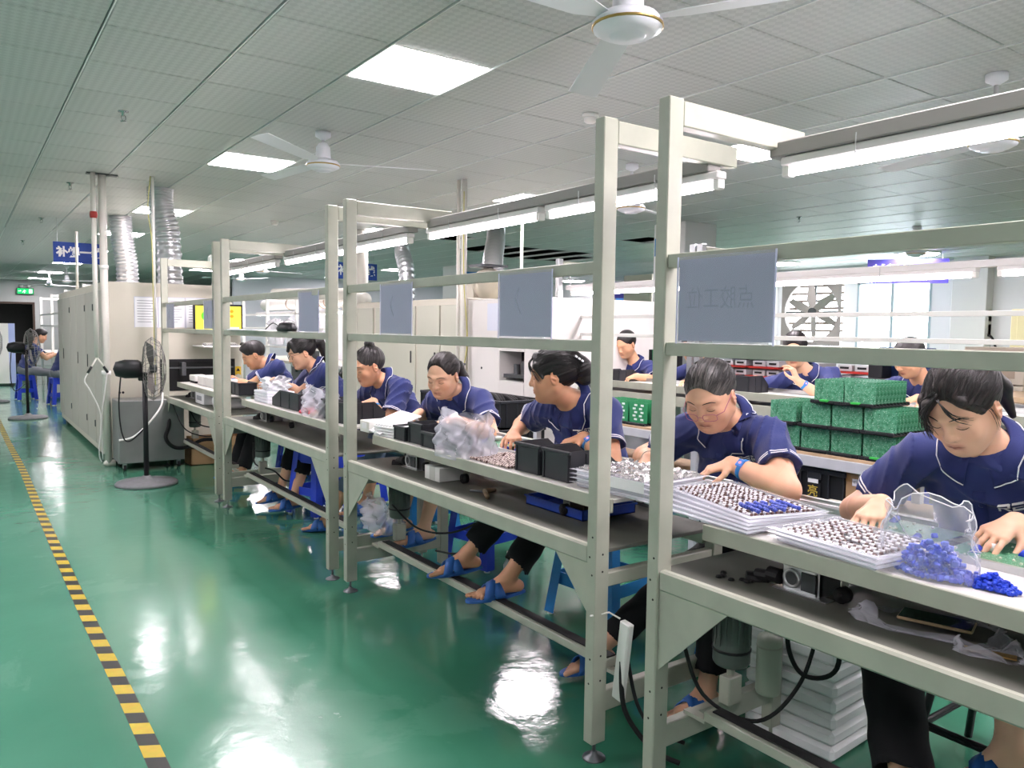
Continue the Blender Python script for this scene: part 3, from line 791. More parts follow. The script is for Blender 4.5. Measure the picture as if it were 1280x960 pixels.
def np_mesh(name, V, F, mats, parent=None, col=None, smooth=True):
    me = bpy.data.meshes.new(name)
    nv, nf = len(V), len(F); k = F.shape[1]
    me.vertices.add(nv); me.vertices.foreach_set('co', np.asarray(V, np.float32).ravel())
    me.loops.add(nf * k); me.loops.foreach_set('vertex_index', F.astype(np.int32).ravel())
    me.polygons.add(nf); me.polygons.foreach_set('loop_start', np.arange(0, nf * k, k, dtype=np.int32))
    me.polygons.foreach_set('use_smooth', np.full(nf, smooth))
    me.update(calc_edges=True)
    if col is not None:
        at = me.color_attributes.new('Col', 'FLOAT_COLOR', 'POINT')
        at.data.foreach_set('color', np.concatenate([col, np.ones((nv, 1))], 1).astype(np.float32).ravel())
    for m in (mats if isinstance(mats, (list, tuple)) else [mats]): me.materials.append(m)
    o = bpy.data.objects.new(name, me)
    return link(o, parent)
# ================================================================== PEOPLE
def skin_mat():
    m = bpy.data.materials.new('skin'); m.use_nodes = True
    nt = m.node_tree; b = nt.nodes['Principled BSDF']
    at = nt.nodes.new('ShaderNodeAttribute'); at.attribute_name = 'Col'
    nt.links.new(at.outputs['Color'], b.inputs['Base Color'])
    b.inputs['Roughness'].default_value = 0.48; b.inputs['Specular IOR Level'].default_value = 0.4
    b.inputs['Subsurface Weight'].default_value = 0.12; b.inputs['Subsurface Radius'].default_value = (0.010, 0.004, 0.002); b.inputs['Subsurface Scale'].default_value = 1
    tc = nt.nodes.new('ShaderNodeTexCoord'); n = nt.nodes.new('ShaderNodeTexNoise'); n.inputs['Scale'].default_value = 420; n.inputs['Detail'].default_value = 2
    nt.links.new(tc.outputs['Object'], n.inputs['Vector'])
    bp = nt.nodes.new('ShaderNodeBump'); bp.inputs['Strength'].default_value = .12; bp.inputs['Distance'].default_value = .0008
    nt.links.new(n.outputs['Fac'], bp.inputs['Height']); nt.links.new(bp.outputs['Normal'], b.inputs['Normal'])
    return m
SKIN = skin_mat()
SHIRT = mat('navy_polo_cloth', '#27336b', 0.8, bump=.35, bscale=700, noise=.06, nscale=14, sheen=.15)
SHIRT2 = mat('navy_rib_collar', '#242f66', 0.8, bump=.4, bscale=900)
PANTS = mat('black_trouser_cloth', '#0c0d11', 0.85, bump=.3, bscale=500)
JEANS = mat('blue_grey_jeans', '#6d7f96', 0.85, bump=.4, bscale=600, noise=.15)
GREYP = mat('grey_trouser_cloth', '#7d8288', 0.85, bump=.3, bscale=500)
STRIPE = mat('white_knit_stripe', '#e8e9ee', 0.7)
LOGOM = mat('white_logo_print', '#f1f1f4', 0.6)
SANDAL = mat('blue_rubber_slipper', '#2b5fa8', 0.5)
BANDM = mat('blue_wrist_strap', '#2f83cf', 0.45)
HAIRB = mat('lash_black', '#1a1412', 0.6)
def hair_mat(name, c1, c2):
    m, nt, b, N, L = node_mat(name)
    at = N('ShaderNodeAttribute'); at.attribute_name = 'Col'
    mx = N('ShaderNodeMix'); mx.data_type = 'RGBA'; mx.inputs[6].default_value = srgb(c1); mx.inputs[7].default_value = srgb(c2)
    L(at.outputs['Fac'], mx.inputs[0]); L(mx.outputs[2], b.inputs['Base Color'])
    b.inputs['Roughness'].default_value = 0.46; b.inputs['Specular IOR Level'].default_value = 0.5
    return m
HAIR_BLACK = hair_mat('black_hair', '#0d0b0b', '#2a2422')
HAIR_GREY = hair_mat('greying_hair', '#141212', '#8d8782')
HAIR_BROWN = hair_mat('dark_brown_hair', '#120e0d', '#3a2c28')

LOGO_POLYS = [  # R, E, D in wide cut letters, height 1
    [(0, .80), (1.0, .80), (1.0, 1.0), (0.08, 1.0)], [(.86, .44), (1.08, .44), (1.08, .95), (.86, .95)], [(.0, .38), (1.0, .38), (1.04, .56), (.0, .56)], [(0, 0), (.22, 0), (.22, .5), (0, .5)], [(.42, .40), (.70, .40), (1.16, 0), (.86, 0)],
    [(1.22, .80), (2.16, .80), (2.16, 1), (1.22, 1)], [(1.30, .40), (2.12, .40), (2.12, .58), (1.30, .58)], [(1.22, 0), (2.16, 0), (2.16, .2), (1.22, .2)], [(1.22, .1), (1.44, .1), (1.44, .52), (1.22, .52)],
    [(2.30, .80), (3.10, .80), (3.24, 1), (2.30, 1)], [(3.02, .15), (3.24, .15), (3.24, .92), (3.02, .92)], [(2.30, 0), (3.10, 0), (3.24, .2), (2.30, .2)], [(2.30, .05), (2.52, .05), (2.52, .62), (2.30, .62)], [(3.18, .18), (3.46, .40), (3.46, .28), (3.24, .05)]]

def rot_from(fw, up):
    f = nrm(fw); u = np.asarray(up, float); u = nrm(u - f * (u @ f)); r = np.cross(f, u)
    return r, f, u
def ik(S, W, hint, l1, l2):
    S, W = A(S), A(W); d = W - S; D = np.linalg.norm(d); D2 = min(D, (l1 + l2) * .995); n = d / D
    a = (l1 * l1 - l2 * l2 + D2 * D2) / (2 * D2); h = math.sqrt(max(l1 * l1 - a * a, 0))
    q = np.asarray(hint, float); q = q - n * (q @ n)
    return S + n * a + nrm(q) * h

def person(spec):
    g = spec.get
    base = A(g('hip')[0], g('hip')[1], 0)
    def Lc(p): return A(p) - base
    res = g('res', .004); hres = g('hres', res); sc = g('scale', 1.0); male = g('male', False)
    th = math.radians(g('yaw', 0.0))                       # 0 faces world -X, positive turns towards the camera (-Y)
    fw0 = A(-math.cos(th), -math.sin(th), 0)
    hip = Lc((g('hip')[0], g('hip')[1], g('zs', .47) + .085)); N = Lc(g('neck'))
    u = nrm(N - hip); r, f, u = (lambda fx: (np.cross(nrm(fx), u), nrm(fx), u))(fw0 - u * (fw0 @ u))
    Lt = np.linalg.norm(N - hip); k = Lt / .50
    T = lambda a, b, c: hip + r * a + f * b + u * (c * k)            # torso coordinates
    RT = np.stack([r, f, u], 1)
    hu0 = A(0, 0, 1)
    hp = math.radians(g('hpitch', 25)); hy = math.radians(g('hyaw', 0)); hr = math.radians(g('hroll', 0))
    ty = th + hy; hf = A(-math.cos(ty), -math.sin(ty), 0)
    hR = np.cross(hf, hu0); hf2 = hf * math.cos(hp) - hu0 * math.sin(hp); hu = hu0 * math.cos(hp) + hf * math.sin(hp)
    hr_ = hR * math.cos(hr) + hu * math.sin(hr); hu = np.cross(hr_, hf2)
    hf = hf2; hr_ = np.cross(hf, hu)
    HC = Lc(g('head')); hs = g('hscale', 1.07)
    Hp = lambda x, y, z: HC + (hr_ * x + hf * y + hu * z) * hs
    RH = np.stack([hr_, hf, hu], 1)
    wsh = g('shoulder', .165 if not male else .185) * sc
    sag = g('droop', .055)
    S = {s: N + r * (s * wsh) - u * (sag * k) + f * .012 for s in (1, -1)}      # 1 = the person's right
    lu, lf = .285 * sc, .235 * sc
    arms = {}
    for s, key in ((1, 'R'), (-1, 'L')):
        Wp = Lc(g('wrist' + key)); hint = A(g('elbow' + key, (0.25, .55 * s, -.7)))
        E_ = ik(S[s], Wp, hint, lu, lf)
        Dn = np.linalg.norm(Wp - S[s])
        if Dn > (lu + lf) * .995: Wp = S[s] + (Wp - S[s]) / Dn * (lu + lf) * .995
        arms[s] = (E_, Wp)
    # ------------------------------------------------ body
    B = Sdf()
    B.ell(T(0, 0, .02), (.145, .10, .10), RT, .03).ell(T(0, 0, .18), (.125, .085, .14), RT, .04).ell(T(0, -.005, .33), (.140, .092, .14), RT, .04)
    B.ell(T(0, 0, .43), (.115, .078, .07), RT, .04)
    hb = Hp(0, -.022, -.075)
    nr = (.060 if male else .051) * sc
    B.cap(N - u * .03, hb, nr + .004, nr - .002, .035)
    for s in (1, -1): B.cap(N - u * .02, S[s], .040, .045, .03)
    # head
    H = lambda fn, *a, **kw: fn(*a, **kw)
    fz = g('face', {})
    B.ell(Hp(0, -.020, .030), A(.0725, .090, .080) * hs, RH, .02)
    B.ell(Hp(0, .014, -.016), A(.0640 * fz.get('w', 1), .066, .084) * hs, RH, .03)
    B.ell(Hp(0, .034, -.074), A(.038 * fz.get('w', 1), .036, .030) * hs, RH, .035)
    for s in (1, -1):
        B.cap(Hp(s * .053 * fz.get('w', 1), -.002, -.045), Hp(s * .020, .045, -.082), .018 * hs, .016 * hs, .03)
        B.ell(Hp(s * .037, .050, -.030), A(.024, .020, .024) * hs * fz.get('cheek', 1), RH, .022)
        B.cap(Hp(s * .010, .0735, .021), Hp(s * .046, .054, .022), .0085 * hs, .008 * hs, .016)
        B.ell(Hp(s * .031, .082, .001), A(.0165, .011, .0085) * hs, RH, .014, '-')
        B.ell(Hp(s * .0315, .0625, .0005), A(.0150, .0125, .0105) * hs, RH, .005)
        B.cap(Hp(s * .019, .0700, -.0035), Hp(s * .044, .0625, -.0025), .0028 * hs, .0024 * hs, .004)
        B.cap(Hp(s * .020, .0700, -.0125), Hp(s * .042, .0625, -.0105), .003 * hs, .003 * hs, .010)
        B.ell(Hp(s * .074, -.012, -.006), A(.0075, .0185, .030) * hs, np.stack([nrm(hr_ * .93 - hf * s * .36), nrm(hf * .93 + hr_ * s * .36), hu], 1), .006)
        B.ell(Hp(s * .0815, -.010, -.003), A(.006, .0105, .019) * hs, RH, .005, '-')
        B.cap(Hp(s * .077, -.003, -.006), Hp(s * .078, -.016, -.012), .0045 * hs, .004 * hs, .004)
    B.cap(Hp(0, .0735, .014), Hp(0, .0885, -.022), .0065 * hs, .0085 * hs, .012)
    B.ell(Hp(0, .0885, -.0285), A(.0105, .0105, .009) * hs, RH, .008)
    for s in (1, -1):
        B.ell(Hp(s * .0115, .0795, -.0305), A(.0075, .009, .0075) * hs, RH, .006)
        B.ell(Hp(s * .006, .0865, -.0385), A(.0038, .0045, .003) * hs, RH, .003, '-')
    B.ell(Hp(0, .0655, -.054), A(.026, .014, .018) * hs, RH, .015)
    for s in (1, -1):
        B.cap(Hp(0, .0780, -.0535), Hp(s * .021, .0665, -.0590), .0050 * hs, .003 * hs, .005)
        B.cap(Hp(0, .0765, -.0635), Hp(s * .017, .0680, -.0615), .0060 * hs, .0035 * hs, .005)
        B.cap(Hp(0, .0845, -.0585), Hp(s * .023, .0705, -.0603), .0016 * hs, .0014 * hs, .003, '-')
    B.ell(Hp(0, .0600, -.086), A(.017, .014, .013) * hs, RH, .018)
    B.ell(Hp(0, .0800, -.0735), A(.015, .006, .004) * hs, RH, .010, '-')
    # arms, hands
    hand_lo = 9.
    bands = {}
    for s, key in ((1, 'R'), (-1, 'L')):
        E_, Wp = arms[s]
        fat = g('arm', 1.0)
        B.cap(S[s], E_, .046 * fat, .040 * fat, .03)
        d = nrm(Wp - E_)
        B.cap(E_, E_ + d * lf * .35, .040 * fat, .041 * fat, .02).cap(E_ + d * lf * .35, Wp, .041 * fat, .0255 * fat ** .5, .015)
        hd = nrm(A(g('hand' + key, tuple(d + A(0, 0, -.25)))))               # pointing direction of the palm
        pn = A(g('palm' + key, (0, 0, -1))); pn = nrm(pn - hd * (pn @ hd))      # palm normal
        sd = np.cross(hd, pn) * (-s)                                          # thumb side
        sd = nrm(sd)
        hs_ = g('hsize', .95 if not male else 1.02) * sc
        Q = lambda a, b, c: Wp + (hd * a + sd * b + pn * c) * hs_
        curl = g('curl' + key, 1.0); pinch = g('pinch' + key, 0.0)
        B.cap(Wp - hd * .01, Q(.03, 0, 0), .024 * hs_, .022 * hs_, .012, flat=pn, ff=1.35)
        ks = [(.088, .032), (.092, .011), (.088, -.010), (.080, -.030)]
        for i, (a, b) in enumerate(ks):
            B.cap(Q(.018, b * .45, 0), Q(a, b, -.001), .0135 * hs_, .0108 * hs_, .012)
        fl = [.070, .077, .071, .056]; fr = [.0088, .0090, .0086, .0076]
        for i, (a, b) in enumerate(ks):
            p = Q(a, b, 0); spread = (b * 2.2 + (.05 if i == 0 else 0)) * g('spread', 1.0)
            an = [.42 + .10 * i, .62 + .06 * i, .34]
            if pinch and i == 0: an = [.75, .80, .35]
            an = [x * curl for x in an]; cum = 0
            rr_ = fr[i] * hs_
            for j, ln in enumerate((.45, .30, .25)):
                cum += an[j]
                dd = nrm((hd + sd * spread) * math.cos(cum) + pn * math.sin(cum))
                q = p + dd * fl[i] * ln * hs_
                B.cap(p, q, rr_, rr_ * .90, .0035)
                p = q; rr_ *= .90
        p = Q(.018, .022, .006); dd = nrm(hd * .55 + sd * .62 + pn * .38); q = p + dd * .040 * hs_
        B.cap(p, q, .0165 * hs_, .0118 * hs_, .012)
        dd2 = nrm(hd * .86 + sd * (.22 - .35 * pinch) + pn * (.34 + .3 * pinch)); p2 = q + dd2 * .031 * hs_
        B.cap(q, p2, .0108 * hs_, .0096 * hs_, .004)
        dd3 = nrm(hd * .93 + sd * (.02 - .3 * pinch) + pn * .30); p3 = p2 + dd3 * .024 * hs_
        B.cap(p2, p3, .0098 * hs_, .0078 * hs_, .003)
        hand_lo = min(hand_lo, Wp[2] - .11)
        bands[s] = (E_, Wp, d)
    # legs, feet
    legs = {}
    for s, key in ((1, 'R'), (-1, 'L')):
        if not g('ankle' + key): continue
        An = Lc(g('ankle' + key)); Hj = hip + r * (s * .085) - A(0, 0, .01)
        Kn = ik(Hj, An, A(*g('knee' + key, (-.7, 0, .6))), .40 * sc, .385 * sc)
        Dn = np.linalg.norm(An - Hj)
        if Dn > .78 * sc: An = Hj + (An - Hj) / Dn * .78 * sc
        legs[s] = (Hj, Kn, An)
        sk = .85 if g('slimthigh', True) else 1
        B.cap(Hj, Kn, .068 * sk, .046, .03)
        dn = nrm(An - Kn)
        B.cap(Kn, Kn + dn * .14, .044, .049, .02).cap(Kn + dn * .12, An, .048, .030, .02)
        ft = nrm(A(g('foot' + key, (-1, .1, -.08)))); fu = A(0, 0, 1); fu = nrm(fu - ft * (fu @ ft)); fs = np.cross(ft, fu)
        fq = lambda a, b, c, An=An, ft=ft, fsd=fs, fu=fu: An + (ft * a + fsd * b + fu * c) * sc
        B.cap(fq(-.035, 0, -.045), fq(.05, 0, -.035), .026, .028, .02).cap(An, fq(.06, 0, -.030), .029, .024, .02)
        B.cap(fq(.04, .0, -.040), fq(.115, .012 * s * -1, -.052), .028, .024, .02, flat=fu, ff=1.4)
        for i in range(5):
            b = (-.028 + .014 * i) * (1 if s > 0 else -1)
            ln = [.052, .050, .044, .038, .030][i]
            B.cap(fq(.118, b * .95, -.057), fq(.122 + ln - .006 * i, b * 1.1, -.062), .0105 if i == 0 else .0078, .0098 if i == 0 else .0068, .003)
        legs[s] += (fq, ft, fs, fu)
    pts = np.array([lo for _, lo, hi, _, _ in B.p] + [hi for _, lo, hi, _, _ in B.p]); mn, mx = pts.min(0) - .01, pts.max(0) + .01
    headz = (HC[2] - .13 * hs, HC[2] + .13 * hs)
    zf = [(headz[0], headz[1], hres), (hand_lo - .01, hand_lo + .18, min(hres * 1.15, res))]
    V, F = B.mesh(axis(mn[0], mx[0], res), axis(mn[1], mx[1], res), axis(mn[2], mx[2], max(res * 1.6, .006), zf + ([(0, .14, res * 1.2)] if legs else [])))
    V = V.astype(np.float64)
    # colours
    tone = np.array(srgb(g('tone', '#dcab8b'))[:3]); C_ = np.tile(tone, (len(V), 1))
    q = (V - HC) @ RH / hs
    def blend(w, col): C_[:] = C_ * (1 - w[:, None]) + np.array(col)[None] * w[:, None]
    inh = (np.abs(q) < .14).all(1)
    lips = np.exp(-((q[:, 0] / .021) ** 4 + ((q[:, 2] + .0585 + np.abs(q[:, 0]) * .05) / .0088) ** 4)) * (q[:, 1] > .05) * inh
    blend(lips * .65, np.array(srgb('#b06a60')[:3]))
    for s in (1, -1):
        blend(np.exp(-(((q[:, 0] - s * .04) / .022) ** 2 + ((q[:, 2] + .03) / .02) ** 2)) * (q[:, 1] > .02) * inh * .22, tone * A(1.0, .72, .68))
        blend(np.exp(-(((q[:, 0] - s * .078) / .012) ** 4 + ((q[:, 2]) / .035) ** 4)) * inh * .25 * (np.abs(q[:, 1] + .01) < .03), tone * A(1.0, .70, .62))
        blend(np.exp(-(((q[:, 0] - s * .0315) / .018) ** 4 + ((q[:, 2] - .001) / .0085) ** 4)) * (q[:, 1] > .04) * inh * .22, tone * A(.70, .58, .55))
        blend(np.exp(-(((q[:, 0] - s * .006) / .0045) ** 2 + ((q[:, 2] + .0385) / .004) ** 2)) * (q[:, 1] > .07) * inh * .7, tone * .25)
    mouth = np.exp(-((q[:, 0] / .022) ** 6 + ((q[:, 2] + .0597) / .0016) ** 2)) * (q[:, 1] > .055) * inh
    blend(mouth * .7, np.array(srgb('#6b3a36')[:3]))
    for s in (1, -1):
        Wp = arms[s][1]; dw = np.linalg.norm(V - Wp, axis=1)
        blend(np.clip((dw < .2) * np.clip((dw - .09) / .08, 0, 1), 0, 1) * .18, tone * A(1.02, .74, .68))
    P = np_mesh('person', V, F, SKIN, None, C_)
    P.location = base
    tag(P, spec['label'], 'person', g('group'))
    def child(name, mb, m, parent=None, smooth=True): return mb.build(name, m, parent or P, smooth)
    # ------------------------------------------------ shirt
    G = Sdf(); kk = g('bulk', 1.0)
    G.ell(T(0, -.005, .04), A(.168, .122, .13) * kk, RT, .04).ell(T(0, .0, .18), A(.152, .112, .15) * kk, RT, .05).ell(T(0, -.002, .32), A(.160, .112, .15) * kk, RT, .05)
    G.ell(T(0, -.004, .425), A(.130 * kk, .094, .075), RT, .05)
    if not male:
        for s in (1, -1): G.ell(T(s * .068, .075, .275), A(.062, .050, .065) * kk, RT, .05)
    hem = {}
    for s in (1, -1):
        E_, Wp = arms[s]
        G.cap(N - u * .035 + r * (s * .02), S[s], .046, .052, .045)
        sd_ = nrm(E_ - S[s]); Lh = np.linalg.norm(E_ - S[s]) * g('sleeve', .60); Hm = S[s] + sd_ * Lh
        sr = .062 * g('arm', 1.0) + .004
        G.cap(S[s] + f * .0, Hm + sd_ * .03, .058, sr, .04, cut=(Hm + sd_ * .145, .155))
        hem[s] = (Hm, sd_, sr)
    G.cap(N + nrm(hb - N) * .0, hb, nr + .006, nr + .02, .008, '-')
    G.cap(N + f * (nr + .035) + u * .01, N + f * (nr + .060) - u * .055, .017, .005, .008, '-')
    ph = g('seed', 1) * 1.7
    def wr(X, Y, Z):
        a_ = (X * r[0] + Y * r[1] + Z * r[2]); b_ = (X * u[0] + Y * u[1] + Z * u[2]); c_ = (X * f[0] + Y * f[1] + Z * f[2])
        w1 = np.sin(30 * b_ + 20 * a_ * np.sin(5 * b_ + ph) + 14 * c_ + ph); w2 = np.sin(46 * a_ + 34 * b_ + 25 * c_ * np.cos(9 * a_ + ph) + 2 * ph); w3 = np.sin(62 * b_ - 52 * a_ + 30 * c_ + ph)
        msk = .55 + .45 * np.sin(13 * a_ + 9 * b_ + 1.3 * ph)
        w = (1 - np.abs(w1)) ** 2 * -.0055 * msk + (1 - np.abs(w2)) ** 2 * -.0048 * (1.1 - msk) + w3 * .0008
        return w * g('wrinkle', 2.0)
    G.post = wr
    pts = np.array([lo for _, lo, hi, _, o in G.p if o == '+'] + [hi for _, lo, hi, _, o in G.p if o == '+']); mn, mx = pts.min(0) - .01, pts.max(0) + .01
    sres = g('sres', max(res * 1.5, .005))
    V, F = G.mesh(axis(mn[0], mx[0], sres), axis(mn[1], mx[1], sres), axis(mn[2], mx[2], sres))
    shirt = np_mesh('shirt', V, F, SHIRT, P)
    # sleeve stripes
    for s in (1, -1):
        Hm, sd_, sr = hem[s]
        e1 = nrm(np.cross(sd_, A(.3, .2, .9))); e2 = np.cross(sd_, e1)
        for off in g('stripes', (-.004, -.013)):
            n = 36; rows = []
            for w in (-.0022, .0022):
                ang = np.arange(n) * 2 * PI / n
                c0 = Hm + sd_ * (off + w + .004)
                dirs = np.cos(ang)[:, None] * e1 + np.sin(ang)[:, None] * e2
                pp = c0 + dirs * (sr + .02)
                q_ = G.trace(pp, -dirs, .0012, 14)
                rr = np.clip(np.linalg.norm(q_ - c0, axis=1), sr - .012, sr + .014)
                rows.append(c0 + dirs * rr[:, None])
            vs = [tuple(x) for x in np.concatenate(rows)]
            mb = MB(); mb.add(vs, [(i, (i + 1) % n, n + (i + 1) % n, n + i) for i in range(n)])
            mb.build('sleeve_stripe', STRIPE, shirt, True)
    # collar
    ax = nrm(hb - N); ax = nrm(ax * .6 + u * .4); cf = nrm(f - ax * (f @ ax)); cr_ = np.cross(cf, ax)
    n = 44; rows = []; ph0 = .30
    for lv in range(4):
        ang = np.linspace(ph0 + (.0 if lv < 2 else .02), 2 * PI - ph0, n)
        fr_ = (np.cos(ang) + 1) / 2                                   # 1 at the front, 0 at the nape
        rad = [nr + .008 + fr_ * .006, nr + .013 + fr_ * .010, nr + .026 + fr_ * .020, nr + .040 + fr_ ** 2 * .034][lv]
        up_ = [.030 - fr_ * .042, .036 - fr_ * .042, .018 - fr_ * .050, -.006 - fr_ ** 2 * .060][lv]
        rows.append(N + (np.cos(ang) * rad)[:, None] * cf + (np.sin(ang) * rad)[:, None] * cr_ + up_[:, None] * ax if True else None)
    PP = np.concatenate(rows); PP = np.concatenate([PP[:2 * n], G.push(PP[2 * n:], .005, 4)])
    PP = B.push(PP, .004, 2)
    fc = [(a * n + i, a * n + i + 1, (a + 1) * n + i + 1, (a + 1) * n + i) for a in range(3) for i in range(n - 1)]
    mb = MB(); mb.add([tuple(x) for x in PP], fc); co = mb.build('collar', SHIRT2, shirt, True)
    so = co.modifiers.new('thick', 'SOLIDIFY'); so.thickness = .003; so.offset = 1
    L3 = PP[3 * n:]; L2 = PP[2 * n:3 * n]; ln = L3 * .84 + L2 * .16
    gdir = G.grad(ln); ln = ln + gdir * .0046
    MB().tube([tuple(x) for x in ln], .0019 * g('stripew', 1.0), 5).build('collar_stripe', STRIPE, shirt, True)
    # placket, buttons, logo
    def onshirt(a, c, off=.0015):
        P0 = np.array([T(a_, .24, c_) for a_, c_ in zip(a, c)]); return G.trace(P0, np.tile(-f, (len(P0), 1)), off, 26)
    if g('detail', True):
        ys = np.linspace(.415, .22, 12); vs = []
        for c_ in ys: vs += [(x, c_) for x in (-.015, .0, .015)]
        q_ = onshirt([v[0] for v in vs], [v[1] for v in vs], .0018)
        mb = MB(); mb.add([tuple(x) for x in q_], [(i * 3 + j, i * 3 + j + 1, i * 3 + 4 + j, i * 3 + 3 + j) for i in range(11) for j in range(2)])
        pk = mb.build('placket', SHIRT2, shirt, True)
        so = pk.modifiers.new('thick', 'SOLIDIFY'); so.thickness = .0016
        for c_ in (.375, .315, .255):
            p_ = onshirt([0], [c_], .003)[0]
            MB().lathe([(0, .0015), (.0045, .0015), (.0058, .0), (.0058, -.002), (0, -.002)], 12, M=frame(p_, r, u, -f) @ Matrix.Diagonal((1, 1, -1, 1))).build('button', mat('navy_button', '#1f2a5c', .3), shirt, True)
    h_ = .0205 * g('logo', 1.0); lx, lz = g('logopos', (-.062, .362))
    mb = MB()
    for poly in LOGO_POLYS:
        nsub = 5; a, b, c, d = [A(*p) for p in poly]; vv = []
        for i in range(nsub + 1):
            for j in range(3):
                s_, t_ = i / nsub, j / 2
                vv.append((a * (1 - s_) + b * s_) * (1 - t_) + (d * (1 - s_) + c * s_) * t_)
        q_ = onshirt([lx - v[0] * h_ for v in vv], [lz + v[1] * h_ / k for v in vv], .0022)
        mb.add([tuple(x) for x in q_], [(i * 3 + j, i * 3 + j + 1, i * 3 + 4 + j, i * 3 + 3 + j) for i in range(nsub) for j in range(2)])
    mb.build('logo', LOGOM, shirt, True)
    # ------------------------------------------------ trousers
    if legs:
        tres = .0065 if res < .004 else .009; K = Sdf(); rl = g('rolled', .80)
        K.ell(hip - u * .01, (.172, .13, .115), RT, .03)
        for s, lg in legs.items():
            Hj, Kn, An = lg[:3]; wd = g('legw', 1.0)
            hm = Kn + (An - Kn) * (g('hemL', rl) if s < 0 else g('hemR', rl)); dn = nrm(An - Kn)
            K.cap(Hj, Kn, .088 * wd, .064 * wd, .03).cap(Kn, hm + dn * .03, .064 * wd, .060 * wd, .02, cut=(hm + dn * .07, .085))
        K.post = lambda X, Y, Z: np.sin(60 * Z + 30 * X + ph) * .0018 + np.sin(45 * Y + 25 * Z) * .0012
        pts = np.array([lo for _, lo, hi, _, _ in K.p] + [hi for _, lo, hi, _, _ in K.p]); mn, mx = pts.min(0) - .01, pts.max(0) + .01
        V, F = K.mesh(axis(mn[0], mx[0], tres), axis(mn[1], mx[1], tres), axis(mn[2], mx[2], tres))
        np_mesh('trousers', V, F, g('pants', PANTS), P)
        for s, lg in legs.items():
            if g('barefoot' + ('R' if s > 0 else 'L')): continue
            fq = lg[3]
            mb = MB(); out = []
            for i in range(28):
                a = i * 2 * PI / 28; x = math.cos(a); y = math.sin(a)
                out.append((.062 + .128 * x, (.040 + .010 * x - .006 * (x < -.5)) * y))
            nn = len(out); prof = [(.88, -.082), (1.0, -.078), (1.0, -.070), (.97, -.066)]
            vs = [tuple(fq(.062 + (p[0] - .062) * m_, p[1] * m_, z)) for m_, z in prof for p in out]
            fs = [tuple(range(nn))[::-1], tuple(range(3 * nn, 4 * nn))] + [(a * nn + i, a * nn + (i + 1) % nn, (a + 1) * nn + (i + 1) % nn, (a + 1) * nn + i) for a in range(3) for i in range(nn)]
            mb.add(vs, fs); sl = mb.build('slipper', SANDAL, P)
            for sg in (1, -1):
                vs = []
                for i in range(13):
                    t_ = i / 12; an = PI * t_
                    for w_ in (-1, 1):
                        cx = .075 + sg * (t_ - .5) * .055 + w_ * .021
                        rad = .046 if cx < .09 else .044
                        vs.append(tuple(fq(cx, math.cos(an) * rad, -.070 + math.sin(an) * (.062 - (cx - .06) * .30) * (1 + .06 * (sg > 0)))))
                mb = MB(); mb.add(vs, [(2 * i, 2 * i + 2, 2 * i + 3, 2 * i + 1) for i in range(12)])
                st = mb.build('strap', SANDAL, sl, True); so = st.modifiers.new('thick', 'SOLIDIFY'); so.thickness = .004
    # ------------------------------------------------ brows, lashes
    def facecurve(pts_, rad, name, m, off=.0004):
        pp = np.array([Hp(*p_) for p_ in pts_]); pp = np.array([tuple(v) for v in smooth_path([Vector(tuple(x)) for x in pp], 4)])
        qv = B.trace(pp + hf * .02, np.tile(-hf, (len(pp), 1)), off, 18)
        nn = len(qv); rs = [rad * (.35 + .65 * math.sin(PI * min(max((i + .6) / nn, .0), 1))) for i in range(nn)]
        return MB().tube([tuple(x) for x in qv], [x for x in rs], 6).build(name, m, P, True)
    if g('facedetail', True):
        for s in (1, -1):
            facecurve([(s * .013, .08, .0225), (s * .026, .08, .0250), (s * .040, .07, .0245), (s * .050, .06, .0195)], g('brow', .0021), 'eyebrow', HAIRB, -.0004)
            facecurve([(s * .0185, .08, -.0035), (s * .026, .08, -.0070), (s * .036, .08, -.0072), (s * .0455, .07, -.0030)], .0011, 'eyelash', HAIRB, .0003)
    # ------------------------------------------------ hair
    hr = g('hair', {}); hm_ = hr.get('mat', HAIR_BLACK); hv = hr.get('vol', 1.0)
    D = Sdf()
    D.ell(Hp(0, -.022, .034), A(.0785 * hv, .0965 * hv, .0855 * hv) * hs, RH, .015)
    if hr.get('style') == 'short':
        D.ell(Hp(0, .01, .062), A(.068, .078, .058) * hs, RH, .03)
    hl = hr.get('line', 0.0)
    D.ell(Hp(0, .115, -.018 + hl), A(.078 * hr.get('temple', 1), .088, .110) * hs, RH, .016, '-')
    for s in (1, -1): D.ell(Hp(s * .086, .012, -.042), A(.030, .040, .054) * hs, RH, .010, '-')
    D.ell(Hp(0, -.01, -.165), A(.11, .13, .105) * hs, RH, .012, '-')
    tie = Hp(*hr.get('tie', (0, -.10, .02)))
    for (a, b, ra, rb, kk_) in hr.get('add', []): D.cap(Hp(*a), Hp(*b), ra * hs, rb * hs, kk_)
    ahx = nrm(tie - HC); b1 = nrm(np.cross(ahx, hr_ + .01)); b2 = np.cross(ahx, b1)
    def comb(X, Y, Z):
        x, y, z = X - HC[0], Y - HC[1], Z - HC[2]
        p1 = x * b1[0] + y * b1[1] + z * b1[2]; p2 = x * b2[0] + y * b2[1] + z * b2[2]
        an = np.arctan2(p2, p1)
        return (np.sin(an * 38 + np.sin(an * 7) * 2) * .0005 + np.sin(an * 17 + 1) * .0006) * np.clip((.06 - (x * hf[0] + y * hf[1] + z * hf[2])) / .03, .15, 1)
    D.post = comb
    pts = np.array([lo for _, lo, hi, _, o in D.p if o == '+'] + [hi for _, lo, hi, _, o in D.p if o == '+']); mn, mx = pts.min(0) - .004, pts.max(0) + .004
    hgr = g('hairres', max(hres, .0025))
